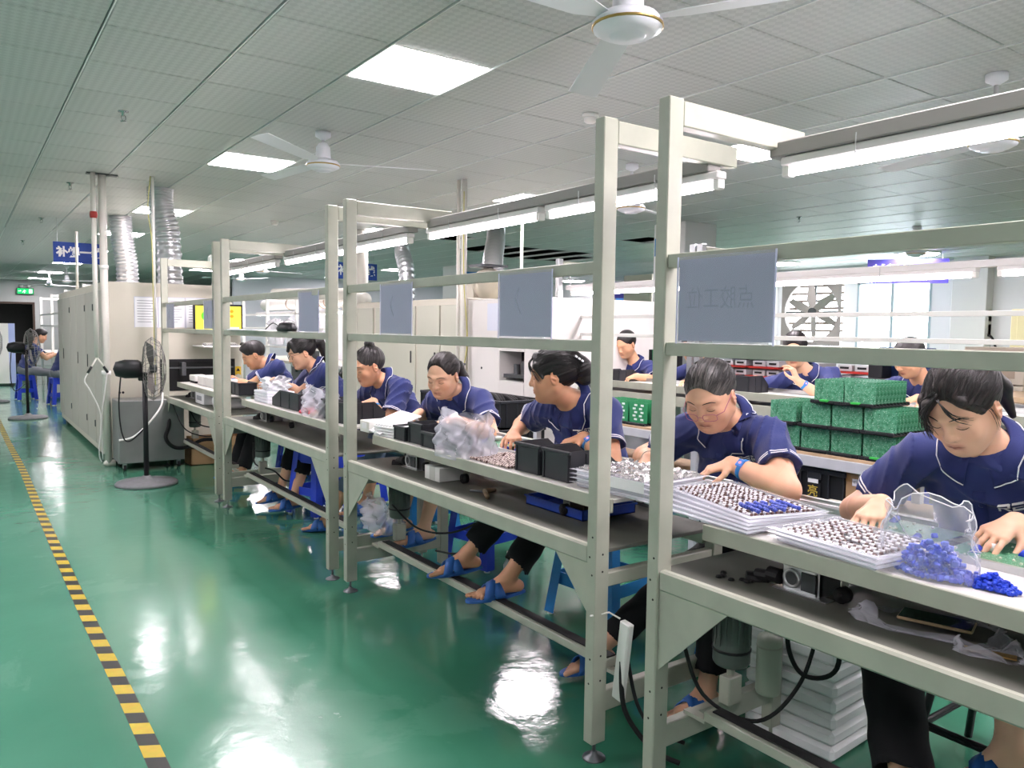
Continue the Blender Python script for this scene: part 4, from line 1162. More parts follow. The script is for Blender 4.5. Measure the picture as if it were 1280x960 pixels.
    V, F = D.mesh(axis(mn[0], mx[0], hgr), axis(mn[1], mx[1], hgr), axis(mn[2], mx[2], hgr))
    rg = np.random.RandomState(g('seed', 1))
    x = V - HC; an = np.arctan2(x @ b2, x @ b1)
    tonev = np.clip(.25 + .25 * np.sin(an * 31 + 3 * np.sin(an * 5)) + .2 * np.sin(an * 77), 0, 1) * hr.get('streak', .6)
    if 'grey' in hr:                                            # greyer towards the front hairline
        qh = (V - HC) @ RH / hs; tonev = np.clip(tonev + hr['grey'] * np.clip((qh[:, 1] - .0) / .07, 0, 1), 0, 1)
    hair = np_mesh('hair', V, F, hm_, P, np.repeat(tonev[:, None], 3, 1))
    ns = hr.get('strands', 0)
    if ns:
        mb = MB()
        for i in range(ns):
            fa = rg.uniform(-2.0, 2.0); sdv = A(math.sin(fa) * .07, math.cos(fa) * .075 - .005, .055 - .04 * abs(math.sin(fa)) + rg.uniform(0, .05))
            p0 = nrm(sdv); p1 = nrm(RH.T @ (tie - HC)); jit = rg.normal(0, .05, 3)
            path = []
            for t_ in np.linspace(rg.uniform(0, .25), .97, 9):
                v = nrm(p0 * (1 - t_) + p1 * t_ + jit * math.sin(PI * t_)); path.append(HC + RH @ v * .1 * hs)
            path = D.snap(np.array(path), rg.uniform(.0002, .0016), 5)
            mb.tube([tuple(p_) for p_ in path], [.0003] + [.0009] * 7 + [.0004], 3, caps=False)
        st = mb.build('hair_strand_field', hm_, hair, True); st['kind'] = 'stuff'
    for c_ in hr.get('wisps', []):
        mb = MB()
        for w in range(c_[2]):
            jj = rg.normal(0, 1, 3) * (c_[3] if len(c_) > 3 else .004)
            pp = [A(*p_) + jj * (i / len(c_[0])) * 1.6 + rg.normal(0, .0012, 3) for i, p_ in enumerate(c_[0])]
            sp_ = smooth_path([Vector(tuple(Hp(*p_))) for p_ in pp], 4); nn = len(sp_)
            qv = np.array([tuple(v) for v in sp_]); kq = int(nn * .72); qv[:kq] = D.push(qv[:kq], .0012, 3); qv = B.push(qv, .0015, 2); sp_ = [Vector(tuple(v)) for v in qv]
            mb.tube([tuple(v) for v in sp_], [c_[1] * (1 - .75 * i / nn) for i in range(nn)], 4)
        w_ = mb.build('fringe', hm_, hair, True); w_['kind'] = 'stuff'
    for (p_, w_) in hr.get('clip', []):
        cp_ = D.snap(Hp(*p_)[None], .004, 5)[0]; gn = D.grad(cp_[None])[0]; e1 = nrm(np.cross(gn, hr_ + .3 * hu)); e2 = np.cross(e1, gn)
        Mx = frame(cp_, e1, e2, gn)
        cl = MB().box((-.026, -.009, -.004), (.026, .009, .006), .004, Mx).build('hair_clip', BLACK, P)
        for k in range(3): MB().box((-.022 + .016 * k, -.005, .006), (-.011 + .016 * k, .005, .0078), .001, Mx).build('white_square', LOGOM, cl)
    # ------------------------------------------------ wrist strap, bracelets, glasses
    for s, key in ((1, 'R'), (-1, 'L')):
        E_, Wp, d = bands[s]
        if g('strap' + key):
            cpt = Wp - d * g('strapat', .052); e1 = nrm(np.cross(d, A(0, 0, 1))); e2 = np.cross(e1, d)
            def ring(c0, w, off, nn=24):
                rows = []
                for ww in (-w, -w * .8, w * .8, w):
                    ang = np.arange(nn) * 2 * PI / nn; dirs = np.cos(ang)[:, None] * e1 + np.sin(ang)[:, None] * e2
                    pp = c0 + d * ww + dirs * .06
                    q_ = B.trace(pp, -dirs, off if abs(ww) < w * .9 else .0003, 16); c1 = c0 + d * ww; rr = np.minimum(np.linalg.norm(q_ - c1, axis=1), .037)
                    rows.append(c1 + dirs * rr[:, None])
                return [tuple(x) for x in np.concatenate(rows)], [(a * nn + i, a * nn + (i + 1) % nn, (a + 1) * nn + (i + 1) % nn, (a + 1) * nn + i) for a in range(3) for i in range(nn)]
            vs, fs = ring(cpt, .009, .0022); mb = MB(); mb.add(vs, fs); wb = mb.build('wrist_strap', BANDM, P, True)
            bd = nrm(A(g('boxdir', (-.7, -.5, .5)))); bd = nrm(bd - d * (bd @ d)); bs = np.cross(d, bd)
            bp_ = B.trace((cpt + bd * .06)[None], -bd[None], .003, 16)[0]
            Mx = frame(bp_, bs, d, bd)
            bx = MB().box((-.015, -.0125, -.002), (.015, .0125, .006), .003, Mx).build('strap_box', mat('strap_box_blue', '#4a7fd0', .4), wb)
            if g('strapdot', True): MB().cyl((0, 0, .006), (0, 0, .0066), .006, 12, M=Mx).build('badge', mat('pink_badge', g('dotcol', '#e9a9bc'), .5), wb)
        if g('bracelet' + key):
            cpt = Wp - d * .06 if g('strap' + key) else Wp - d * .015
            e1 = nrm(np.cross(d, A(.2, .3, 1))); e2 = np.cross(e1, d); ang = np.arange(28) * 2 * PI / 28
            dirs = np.cos(ang)[:, None] * e1 + np.sin(ang)[:, None] * e2
            pp = B.trace(cpt + d * (.006 * np.sin(ang))[:, None] + dirs * .06, -dirs, .0012, 16)
            MB().tube([tuple(x) for x in pp], .0017, 6, closed=True).build('bracelet', mat(g('bracecol', 'silver_bangle'), '#c9c4bd' if g('bracecol', 'silver_bangle') == 'silver_bangle' else '#b4442f', .3, metal=.6), P, True)
    gl = g('glasses')
    if gl:
        gm = mat(gl[0], gl[1], .3); dz = gl[2]; mb = MB(); yf = gl[3]
        for s in (1, -1):
            w_, h2 = .0225, gl[4]; loop = []
            for i in range(24):
                a = i * 2 * PI / 24; cx = math.copysign(abs(math.cos(a)) ** .55, math.cos(a)); cz = math.copysign(abs(math.sin(a)) ** .6, math.sin(a))
                loop.append(tuple(Hp(s * .0315 + cx * w_, yf - abs(s * .0315 + cx * w_) ** 2 * 3.0, dz + cz * h2)))
            mb.tube(loop, .0011, 6, closed=True)
            mb.tube([tuple(Hp(s * .054, yf - .009, dz + h2 * .6)), tuple(Hp(s * .071, yf - .03, dz + h2 * .7)), tuple(Hp(s * .0755, .01, .006)), tuple(Hp(s * .076, -.014, .022)), tuple(Hp(s * .076, -.03, .006))], .0013, 6)
        mb.tube([tuple(Hp(-.009, yf, dz + .002)), tuple(Hp(0, yf + .002, dz + .004)), tuple(Hp(.009, yf, dz + .002))], .0011, 6)
        go = mb.build('glasses', gm, P, True)
        lens = mat('lens_clear', '#ffffff', .02, trans=1, ior=1.05)
        for s in (1, -1):
            loop = []
            for i in range(20):
                a = i * 2 * PI / 20; cx = math.copysign(abs(math.cos(a)) ** .55, math.cos(a)); cz = math.copysign(abs(math.sin(a)) ** .6, math.sin(a))
                loop.append(tuple(Hp(s * .0315 + cx * .0222, yf - abs(s * .0315 + cx * .0222) ** 2 * 3.0, dz + cz * (gl[4] - .0003))))
            mb = MB(); mb.add(loop, [tuple(range(20))]); mb.build('lens', lens, go)
    return P, dict(Hp=Hp, HC=HC, RH=RH, base=base)
WISP = lambda *p: list(p)
PEOPLE = [
 dict(label='young woman with dark bangs and ponytail at the right edge, sorting blue parts', hip=(2.530, .97), zs=.50, neck=(2.233, 0.950, 1.084), head=(2.115, .955, 1.175), yaw=8, hyaw=-10, hpitch=36, hroll=-3,
   wristR=(2.10, 1.15, 0.887), wristL=(2.185, .845, 0.887), elbowR=(.35, .75, -.55), elbowL=(.5, -.8, -.4), handR=(-.9, -.15, -.35), handL=(-.95, .2, -.32), palmR=(0, 0, -1), palmL=(.1, .2, -1), curlL=.55, curlR=1.0,
   res=.0032, hres=.0019, seed=3, tone='#e0b295', strapL=True, boxdir=(-.8, -.3, .6), ankleR=(1.93, .96, .20), ankleL=(2.06, .78, .36), footR=(-1, .1, -.2), footL=(-.35, .75, -.45), kneeR=(-.6, .75, .5), kneeL=(-.7, -.1, .6),
   legw=1.22, logo=1.25, logopos=(-.040, .365), hemR=.84, hemL=.5,
   hair=dict(mat=HAIR_BROWN, tie=(-.01, -.105, .035), strands=260, vol=1.03, line=.0, streak=.9,
     add=[((0, -.10, .04), (0, -.135, .02), .022, .026, .02), ((0, -.135, .02), (-.01, -.155, -.06), .026, .022, .02), ((-.01, -.155, -.06), (-.02, -.145, -.14), .022, .008, .02),
          ((.004, .034, .086), (.030, .070, .060), .008, .011, .02), ((.030, .076, .064), (.048, .076, .016), .012, .004, .012), ((.004, .034, .086), (.050, .050, .058), .008, .011, .02), ((.050, .055, .062), (.066, .042, .004), .012, .004, .012), ((.0, .036, .086), (-.040, .054, .062), .008, .009, .02), ((-.040, .058, .066), (-.068, .032, .016), .009, .003, .012)],
     wisps=[([(.004, .066, .088), (.030, .090, .055), (.046, .088, .018), (.052, .076, -.022)], .0016, 34, .008), ([(.01, .06, .09), (.055, .066, .05), (.070, .048, .0), (.068, .04, -.05)], .0014, 22, .006), ([(.0, .075, .080), (-.02, .088, .055), (-.034, .082, .03), (-.050, .066, .012)], .0014, 10), ([(-.05, .05, .05), (-.072, .02, .02), (-.076, .012, -.02), (-.074, .01, -.05)], .001, 5)])),
 dict(label='older woman with pink glasses and greying tied hair, behind the nearest grey post', hip=(2.57, 1.87), zs=.48, neck=(2.285, 1.845, 1.058), head=(2.145, 1.81, 1.135), hscale=1.08, scale=.95, logopos=(-.058, .385), yaw=6, hyaw=10, hpitch=30, hroll=-3,
   wristR=(2.11, 2.06, 0.882), wristL=(2.17, 1.73, 0.907), elbowR=(.2, .85, -.4), elbowL=(.25, -1, -.12), handR=(-.8, -.5, -.4), handL=(-.75, .6, -.3), curlL=.7,
   res=.0036, hres=.0021, seed=5, tone='#dfae90', strapL=True, braceletR=True, arm=1.12, bulk=1.05, boxdir=(-.6, -.7, .45), ankleL=(2.10, 1.75, .11), ankleR=(2.02, 2.22, .11), face=dict(w=1.06, cheek=1.1), footR=(-.95, .3, -.1),
   glasses=('pink_frame', '#b6607c', -.021, .094, .0125), hpad=0,
   hair=dict(mat=HAIR_GREY, tie=(0, -.105, .03), strands=220, grey=.38, streak=.45, add=[((0, -.10, .03), (0, -.125, .0), .026, .028, .02), ((0, -.125, 0), (0, -.12, -.06), .028, .018, .02)])),
 dict(label='woman with a claw clip in dark pinned hair, head turned away', hip=(2.450, 2.62), zs=.50, neck=(2.183, 2.611, 1.069), head=(2.085, 2.625, 1.165), yaw=10, hyaw=-52, hpitch=6,
   wristR=(2.07, 2.88, 0.887), wristL=(2.16, 2.50, 0.907), elbowR=(.15, .9, -.35), elbowL=(.1, -1, -.12), handR=(-.6, -.75, -.25), handL=(-.8, .55, -.3), curlL=.6,
   res=.0036, hres=.0022, seed=8, tone='#cf9a78', strapL=True, braceletL=True, boxdir=(-.6, -.6, .5), dotcol='#e8e8f0', logopos=(-.050, .385), ankleR=(1.83, 2.90, .355), ankleL=(1.82, 2.56, .345), footR=(-.9, .35, -.1), footL=(-.9, .35, -.1), hemL=.84, hemR=.84,
   hair=dict(clip=[((-.03, -.10, .055), 0)], tie=(0, -.11, .03), strands=200, vol=1.05, streak=.5, add=[((0, -.09, .05), (.0, -.12, .02), .04, .04, .02), ((0, -.12, .03), (0, -.13, -.02), .036, .03, .015), ((-.01, .055, .085), (-.05, .06, .045), .015, .012, .014), ((-.05, .06, .045), (-.070, .035, -.005), .012, .004, .012), ((.0, .06, .085), (.045, .068, .045), .014, .010, .012), ((.045, .068, .045), (.066, .04, -.005), .010, .004, .012)],
     wisps=[([(0, .07, .082), (.02, .093, .055), (.035, .09, .02), (.045, .08, -.01)], .0018, 9), ([(0, .07, .082), (-.03, .086, .055), (-.055, .07, .02), (-.066, .05, -.02)], .0018, 9)])),
 dict(label='young woman with a high forehead and brown ponytail, in front of the beige cabinet doors', hip=(2.490, 3.74), zs=.47, neck=(2.233, 3.664, 1.024), head=(2.135, 3.645, 1.105), yaw=22, hyaw=6, hpitch=22, hroll=2,
   wristR=(2.12, 3.88, 0.882), wristL=(2.12, 3.50, 0.887), elbowR=(.3, .8, -.4), elbowL=(.4, -.8, -.35), handR=(-.9, -.3, -.35), handL=(-.75, .6, -.25), curlL=.6,
   res=.0042, hres=.0026, seed=11, tone='#dcae90', braceletL=True, bracecol='red_cord', shoulder=.152, face=dict(w=.96), ankleL=(2.0, 3.60, .30), ankleR=(2.0, 3.86, .30), hemL=.5, hemR=.5,
   hair=dict(mat=HAIR_BROWN, tie=(0, -.115, .02), strands=160, line=.022, streak=.6, vol=.985, add=[((0, -.10, .02), (-.02, -.128, .0), .022, .024, .02), ((-.02, -.128, 0), (-.045, -.125, -.06), .028, .024, .02), ((-.045, -.125, -.06), (-.05, -.11, -.12), .02, .008, .02)])),
 dict(label='woman with a top bun in profile behind the second post pair, folded shirt cuff', hip=(2.490, 4.52), zs=.47, neck=(2.203, 4.514, 1.034), head=(2.105, 4.53, 1.115), yaw=8, hyaw=-8, hpitch=20,
   wristR=(2.08, 4.75, 0.892), wristL=(2.10, 4.45, 0.902), elbowR=(.3, .8, -.4), elbowL=(.4, -.85, -.3), handR=(-.9, -.3, -.3), handL=(-.8, .5, -.2),
   res=.0044, hres=.0028, seed=14, tone='#d5a281', strapL=True, dotcol='#dfe4ee', ankleL=(2.02, 4.36, .30), ankleR=(1.98, 4.86, .095), footR=(-.85, .5, -.05), pants=JEANS, hemL=.6, hemR=.42,
   hair=dict(mat=HAIR_GREY, tie=(0, -.06, .115), strands=160, grey=.12, streak=.22, add=[((0, -.055, .115), (0, -.05, .125), .028, .026, .010), ((-.02, -.05, .128), (.02, -.05, .128), .017, .017, .01)])),
 dict(label='woman in black glasses with a long black ponytail, leaning over white packets', hip=(2.470, 5.60), zs=.48, neck=(2.198, 5.656, 1.069), head=(2.10, 5.70, 1.165), yaw=4, hyaw=-8, hpitch=20,
   wristR=(1.99, 5.98, 0.947), wristL=(1.98, 5.86, 0.937), elbowR=(.3, .6, -.5), elbowL=(.3, -.75, -.45), handR=(-.8, .2, -.1), handL=(-.8, .4, -.1), curlL=1.0, pinchL=1, pinchR=1,
   res=.0048, hres=.0032, seed=17, tone='#d8a98a', strapL=True, glasses=('black_frame', '#141414', -.003, .092, .016), strapdot=False, ankleL=(1.95, 5.45, .13), ankleR=(1.95, 5.75, .13), hemL=.55, hemR=.55, rolled=.5,
   hair=dict(tie=(0, -.11, .05), strands=110, vol=1.03, add=[((0, -.10, .05), (0, -.15, .03), .024, .032, .02), ((0, -.15, .03), (0, -.17, -.07), .034, .034, .02), ((0, -.17, -.07), (0, -.15, -.16), .034, .012, .02), ((0, .05, .085), (0, .078, .045), .02, .014, .02), ((-.03, .05, .08), (-.055, .055, .03), .015, .008, .02)])),
 dict(label='young man with short dark hair bending over the bench nearest the oven', hip=(2.450, 6.78), zs=.48, neck=(2.233, 6.854, 1.039), head=(2.115, 6.92, 1.105), yaw=0, hyaw=-12, hpitch=28, male=True,
   wristR=(1.98, 7.10, 0.897), wristL=(1.93, 6.98, 0.882), elbowR=(.3, .6, -.4), elbowL=(.3, -.8, -.3), handR=(-.7, .6, -.2), handL=(-.6, .7, -.1),
   res=.0052, hres=.0036, seed=20, tone='#d3a07c', strapL=True, strapdot=False, ankleL=(1.92, 6.62, .13), ankleR=(1.95, 6.92, .13), hemL=.9, hemR=.9,
   hair=dict(style='short', tie=(0, -.03, .115), vol=.985, line=.004)),
]
for sp in PEOPLE: person(sp)
# ================================================================== OVEN, PIPES, FANS AND THE LEFT AISLE
def vpipe(name, label, pts, r, m, cat='pipe', n=10, extras=()):
    t = thing(name, label, cat, pts[0])
    o = Vector(pts[0]); MB().tube([Vector(p) - o for p in pts], r, n).build('pipe_run', m, t, True)
    for (nm, mb, mm) in extras: mb.build(nm, mm, t, True)
    return t
PIPEM = mat('cream_pipe', '#dcd9d0', 0.4)
# -- wave soldering oven beside the aisle
OX, OY0, OY1 = 1.15, 8.36, 12.55
t = thing('soldering_oven', 'large beige soldering oven with tall side doors beside the aisle', 'oven', (OX, OY0, 0))
prof = [(0, .06), (1.29, .06), (1.29, 1.05), (1.275, 1.28), (1.22, 1.55), (1.13, 1.70), (1.0, 1.775), (0, 1.775)]
M = frame((0, 0, 0), (1, 0, 0), (0, 0, 1), (0, -1, 0))
b_ = MB().prism(prof, -(OY1 - OY0), 0, M).build('body', CREAM2, t)
MB().box((.03, .05, .0), (.10, .12, .07)).box((1.2, .05, 0), (1.27, .12, .07)).box((.03, 3.9, .0), (.10, 4.0, .07)).box((1.2, 3.9, 0), (1.27, 4.0, .07)).build('foot', DGREY, t)
DOORM = mat('oven_door_paint', '#b9b6ab', 0.45, noise=.03, nscale=3)
for (a, c) in [(.12, .62), (.66, 1.26), (1.30, 2.10), (2.14, 2.70), (2.74, 3.62), (3.66, 4.15)]:
    d = MB().box((-.018, a, .13), (.0, c, 1.70), .006).build('door', DOORM, t)
    if (c - a) > .58:
        MB().box((-.024, c - .10, .90), (-.016, c - .07, 1.04), .003).build('handle', BLACK, d)
        for z in (.30, 1.50): MB().box((-.026, a + .012, z), (-.014, a + .045, z + .07), .003).build('hinge', DGREY, d)
MB().box((.50, -.004, .70), (1.19, .05, 1.0)).build('tunnel_mouth', mat('oven_dark_mouth', '#0d0d0f', .6), t)
MB().box((.48, -.012, .99), (1.21, .0, 1.02)).box((.48, -.012, .68), (.50, .0, 1.0)).box((1.19, -.012, .68), (1.21, 0, 1.0)).build('mouth_frame', BLACK, t)
MB().box((.52, -.10, .93), (1.17, -.085, .945)).box((.66, -.12, .86), (.70, -.02, .99)).build('mouth_rail', DSTEEL, t)
mw = MB(); mw.prism([(0, -.03), (.03, -.045), (.03, .045), (0, .05), (-.03, .045), (-.03, -.045)], 0, .002, frame((1.245, -.001, .89), (1, 0, 0), (0, 0, 1), (0, -1, 0)))
wl = mw.build('warning_label', mat('warning_yellow', '#e0b82a', .5), t)
MB().prism([(-.02, -.012), (.02, -.012), (0, .022)], .002, .0026, frame((1.245, -.001, .90), (1, 0, 0), (0, 0, 1), (0, -1, 0))).build('triangle', BLACK, wl)
for x in (.11, .14): MB().cyl((x, .001, .70), (x, -.004, .70), .012, 10).build('grommet', BLACK, t)
# papers taped to its end wall
def paper(x0, x1, z0, z1, y, label, lines=9, nx=(0, -1, 0)):
    t = thing('paper_sheet', label, 'paper', ((x0 + x1) / 2, y, (z0 + z1) / 2), 0, 'papers on the oven wall')
    w, h = x1 - x0, z1 - z0
    MB().box((-w / 2, -.001, -h / 2), (w / 2, 0, h / 2)).build('sheet', PAPER, t)
    mb = MB()
    for i in range(lines): mb.box((-w * .40, -.0014, h * (.38 - .8 * i / lines)), (w * (.40 - .25 * ((i * 7) % 3) / 3), -.001, h * (.38 - .8 * i / lines) + .006))
    o = mb.build('print_field', mat('grey_print', '#9a9ca3', .7), t); o['kind'] = 'stuff'
    MB().box((-w / 2 - .006, -.0015, -h / 2 - .006), (-w / 2, .0, h / 2 + .006)).box((w / 2, -.0015, -h / 2 - .006), (w / 2 + .006, 0, h / 2 + .006)).box((-w / 2, -.0015, h / 2), (w / 2, 0, h / 2 + .006)).build('sleeve_rim', mat('sleeve_blue', '#c5c9dc', .4), t)
paper(1.41, 1.613, 1.34, 1.632, OY0 - .002, 'leftmost white printed sheet on the oven end wall')
paper(1.63, 1.868, 1.34, 1.634, OY0 - .002, 'second white printed sheet on the oven end wall')
paper(1.885, 2.115, 1.34, 1.636, OY0 - .002, 'white printed sheet behind the yellow monitor')
# monitor with yellow picture, keyboard tray
t = thing('monitor', 'flat monitor with a yellow and green screen on an arm at the oven', 'monitor', (2.14, 8.14, 1.43))
MB().box((-.24, -.02, -.15), (.24, .02, .15), .006).build('casing', BLACK, t)
SC_ = glow('screen_yellow', '#e9d84a', 1.3)
MB().box((-.222, -.0225, -.125), (.222, -.0205, .13)).build('screen', SC_, t)
mb = MB(); mb.lathe([(0, -.001), (.05, 0), (0, .001)], 14, M=frame((-.12, -.0235, .03), (1, 0, 0), (0, 0, 1), (0, -1, 0))); mb.build('green_patch', glow('screen_green', '#63c832', 1.2), t)
MB().box((.02, -.0235, -.12), (.20, -.023, -.08)).build('white_band', glow('screen_white', '#f4f6ef', 1.2), t)
mb = MB()
for i in range(6): mb.lathe([(0, -.001), (.018, 0), (0, .001)], 10, M=frame((.06 + .035 * (i % 3), -.0235, .08 - .05 * (i // 3)), (1, 0, 0), (0, 0, 1), (0, -1, 0)))
o = mb.build('orange_icon_field', glow('screen_orange', '#d8902a', 1.1), t); o['kind'] = 'stuff'
MB().tube([(0, .02, 0), (0, .10, -.02), (0, .222, -.02)], .025, 8).build('arm', DGREY, t)
t = thing('keyboard', 'keyboard on a white pull-out tray under the yellow monitor', 'keyboard', (2.14, 8.02, 1.17))
MB().box((-.20, -.10, -.02), (.22, .34, -.005), .003).build('tray', WHITEPL, t)
MB().box((-.17, -.07, -.005), (.15, .06, .012), .003, Matrix.Rotation(.12, 4, 'X')).build('body', mat('keyboard_grey', '#8b8c8c', .5), t)
mb = MB()
for i in range(14):
    for j in range(4): mb.box((-.16 + i * .0215, -.058 + j * .027, .012), (-.143 + i * .0215, -.036 + j * .027, .019), 0, Matrix.Rotation(.12, 4, 'X'))
o = mb.build('key_field', mat('key_grey', '#b7b8b6', .5), t); o['kind'] = 'stuff'
MB().lathe([(0, .0), (.03, .002), (.028, .02), (.015, .032), (0, .034)], 12, (.20, -.02, -.004), Matrix.Diagonal((1, 1.0, 1, 1))).build('mouse', BLACK, t, True)
# cream air pipes at the oven corner
t = thing('air_pipe', 'thick cream air pipe running from floor to ceiling at the oven corner', 'pipe', (1.135, 8.27, 0))
MB().cyl((0, 0, .03), (0, 0, CEIL_Z), .034, 12).build('pipe_run', PIPEM, t, True)
MB().tube([(-.03, 0, .05), (.0, 0, .03), (.06, .0, .03)], .034, 10).build('elbow', PIPEM, t, True)
for z in (.9, 1.9): MB().lathe([(.042, -.02), (.042, .02), (.034, .02), (.034, -.02)], 12, (0, 0, z), closed_prof=True).build('clip', WHITEPL, t, True)
MB().box((-.13, -.04, CEIL_Z - .012), (.13, .04, CEIL_Z - .002)).build('ceiling_plate', DGREY, t)
t = thing('hose_pipe', 'thin cream air pipe with red valve and black air nozzles, left of the thick pipe', 'pipe', (1.055, 8.24, 1.05))
MB().cyl((0, 0, 0), (0, 0, CEIL_Z - 1.05), .022, 10).build('pipe_run', PIPEM, t, True)
MB().lathe([(.03, -.03), (.034, 0), (.03, .03), (.022, .03), (.022, -.03)], 12, (0, 0, 1.33), closed_prof=True).build('red_valve', mat('valve_red', '#a3322c', .4), t, True)
for s in (-1, 1):
    nz = MB().tube([(0, 0, 0), (s * .03, -.02, -.05), (s * .06, -.03, -.10)], .008, 8).build('nozzle_branch', PIPEM, t, True)
    MB().cyl((s * .05, -.027, -.085), (s * .085, -.036, -.145), .012, 8).build('nozzle_grip', BLACK, nz, True)
for k, pts in enumerate(([(-.08, -.036, -.14), (-.11, -.02, -.22), (-.06, 0, -.32), (.02, .0, -.55), (.0, .0, -.9), (.02, 0, -1.0)], [(.08, -.036, -.14), (.06, -.02, -.3), (.03, .02, -.6), (.03, 0, -.98)])):
    MB().tube(smooth_path(pts, 6), .006, 6).build('hose', WHITEPL, t, True)
vpipe('thin_pole', 'thin white conduit in front of the blue hanging sign', [(1.21, 11.0, 1.775), (1.215, 11.0, 2.5)], .016, PIPEM, n=8)
t = vpipe('white_conduit', 'slim white conduit with a yellow wire rising to the ceiling at the far bench post', [(1.545, 8.12, .68), (1.545, 8.12, CEIL_Z)], .015, WHITEPL, n=8)
MB().tube(smooth_path([(-.02, -.02, CEIL_Z - .68), (-.05, -.03, CEIL_Z - 1.0), (-.02, -.02, CEIL_Z - 1.3), (-.015, -.02, .6), (-.01, -.02, .1)], 6), .004, 5).build('yellow_wire', mat('wire_yellow', '#c8c06a', .5), t, True)
# silver flexible ducts
FOIL = mat('duct_foil', '#c9cacd', 0.28, metal=.85, bump=.35, bscale=90)
def duct(label, pts, r, name='flexible_duct', rings=34):
    path = smooth_path(pts, 24); n = len(path); t = thing(name, label, 'duct', pts[-1], 0, 'silver flexible ducts'); o = Vector(pts[-1])
    L_ = sum((path[i + 1] - path[i]).length for i in range(n - 1))
    m_ = rings * 4; P2 = []
    for i in range(m_ + 1):
        u_ = i / m_ * (n - 1); k = min(int(u_), n - 2); P2.append(path[k].lerp(path[k + 1], u_ - k) - o)
    MB().tube(P2, [r * (.84 + .20 * abs(math.sin(PI * i / 4 + .4)) + .02 * math.sin(i * 1.7)) for i in range(m_ + 1)], 18).build('hose', FOIL, t, True)
    MB().lathe([(r * 1.02, 0), (r * 1.02, .07), (r * .9, .07), (r * .9, 0)], 18, closed_prof=True).build('collar', FOIL, t, True)
    return t
duct('near silver corrugated duct rising from the oven roof', [(1.74, 8.75, CEIL_Z), (1.74, 8.75, 2.6), (1.80, 8.75, 2.3), (1.82, 8.75, 1.775)], .125, rings=22)
duct('far silver corrugated duct rising from the oven roof', [(1.76, 11.3, CEIL_Z), (1.77, 11.3, 2.5), (1.82, 11.3, 2.15), (1.83, 11.3, 1.775)], .135, rings=24)
# alarm lamp at the oven roof front
t = thing('signal_lamp', 'round white lamp on a stubby bracket at the oven roof, lit greenish', 'lamp', (2.20, 8.5, 1.74))
MB().lathe([(.05, -.01), (.03, .04), (.02, .10), (.02, .2)], 12).build('bracket', WHITEPL, t, True)
MB().lathe([(.0, .19), (.05, .2), (.062, .25), (.062, .33), (.04, .36), (0, .365)], 16).build('globe', mat('globe_white', '#eef3ee', .3), t, True)
# stainless cart under the oven mouth
t = thing('steel_cabinet_cart', 'dull steel box cart on castors in front of the oven', 'cart', (1.44, 8.0, 0))
MB().box((-.27, -.14, .075), (.30, .22, .66), .006).build('body', mat('dull_steel', '#8d8f8d', .42, metal=.55, noise=.12, nscale=4), t)
for x in (-.22, .25):
    for y in (-.10, .18):
        c_ = MB().cyl((x - .012, y, .032), (x + .012, y, .032), .032, 14).build('caster', RUBBER, t, True)
        MB().box((x - .016, y - .016, .03), (x + .016, y + .016, .08)).build('fork', STEEL, c_)
for (x, y, z, sx, sy, sz, lb) in [(2.05, 8.02, 0, .5, .26, .16, 'lower brown carton on the floor under the far bench'), (2.06, 8.02, .162, .48, .25, .10, 'open brown carton tray on top of the lower carton')]:
    t = thing('carton', lb, 'carton', (x, y, z), 0, 'cartons under the far bench')
    mb = MB(); a_, c_ = sx / 2, sy / 2
    for q in (((-a_, -c_, 0), (a_, -c_ + .008, sz)), ((-a_, c_ - .008, 0), (a_, c_, sz)), ((-a_, -c_, 0), (-a_ + .008, c_, sz)), ((a_ - .008, -c_, 0), (a_, c_, sz)), ((-a_, -c_, 0), (a_, c_, .008))): mb.box(*q)
    mb.build('walls', CARD, t)
    MB().box((-a_ + .008, -c_ + .008, sz * .5), (a_ - .008, c_ - .008, sz * .55)).build('inner_flap', CARD, t)
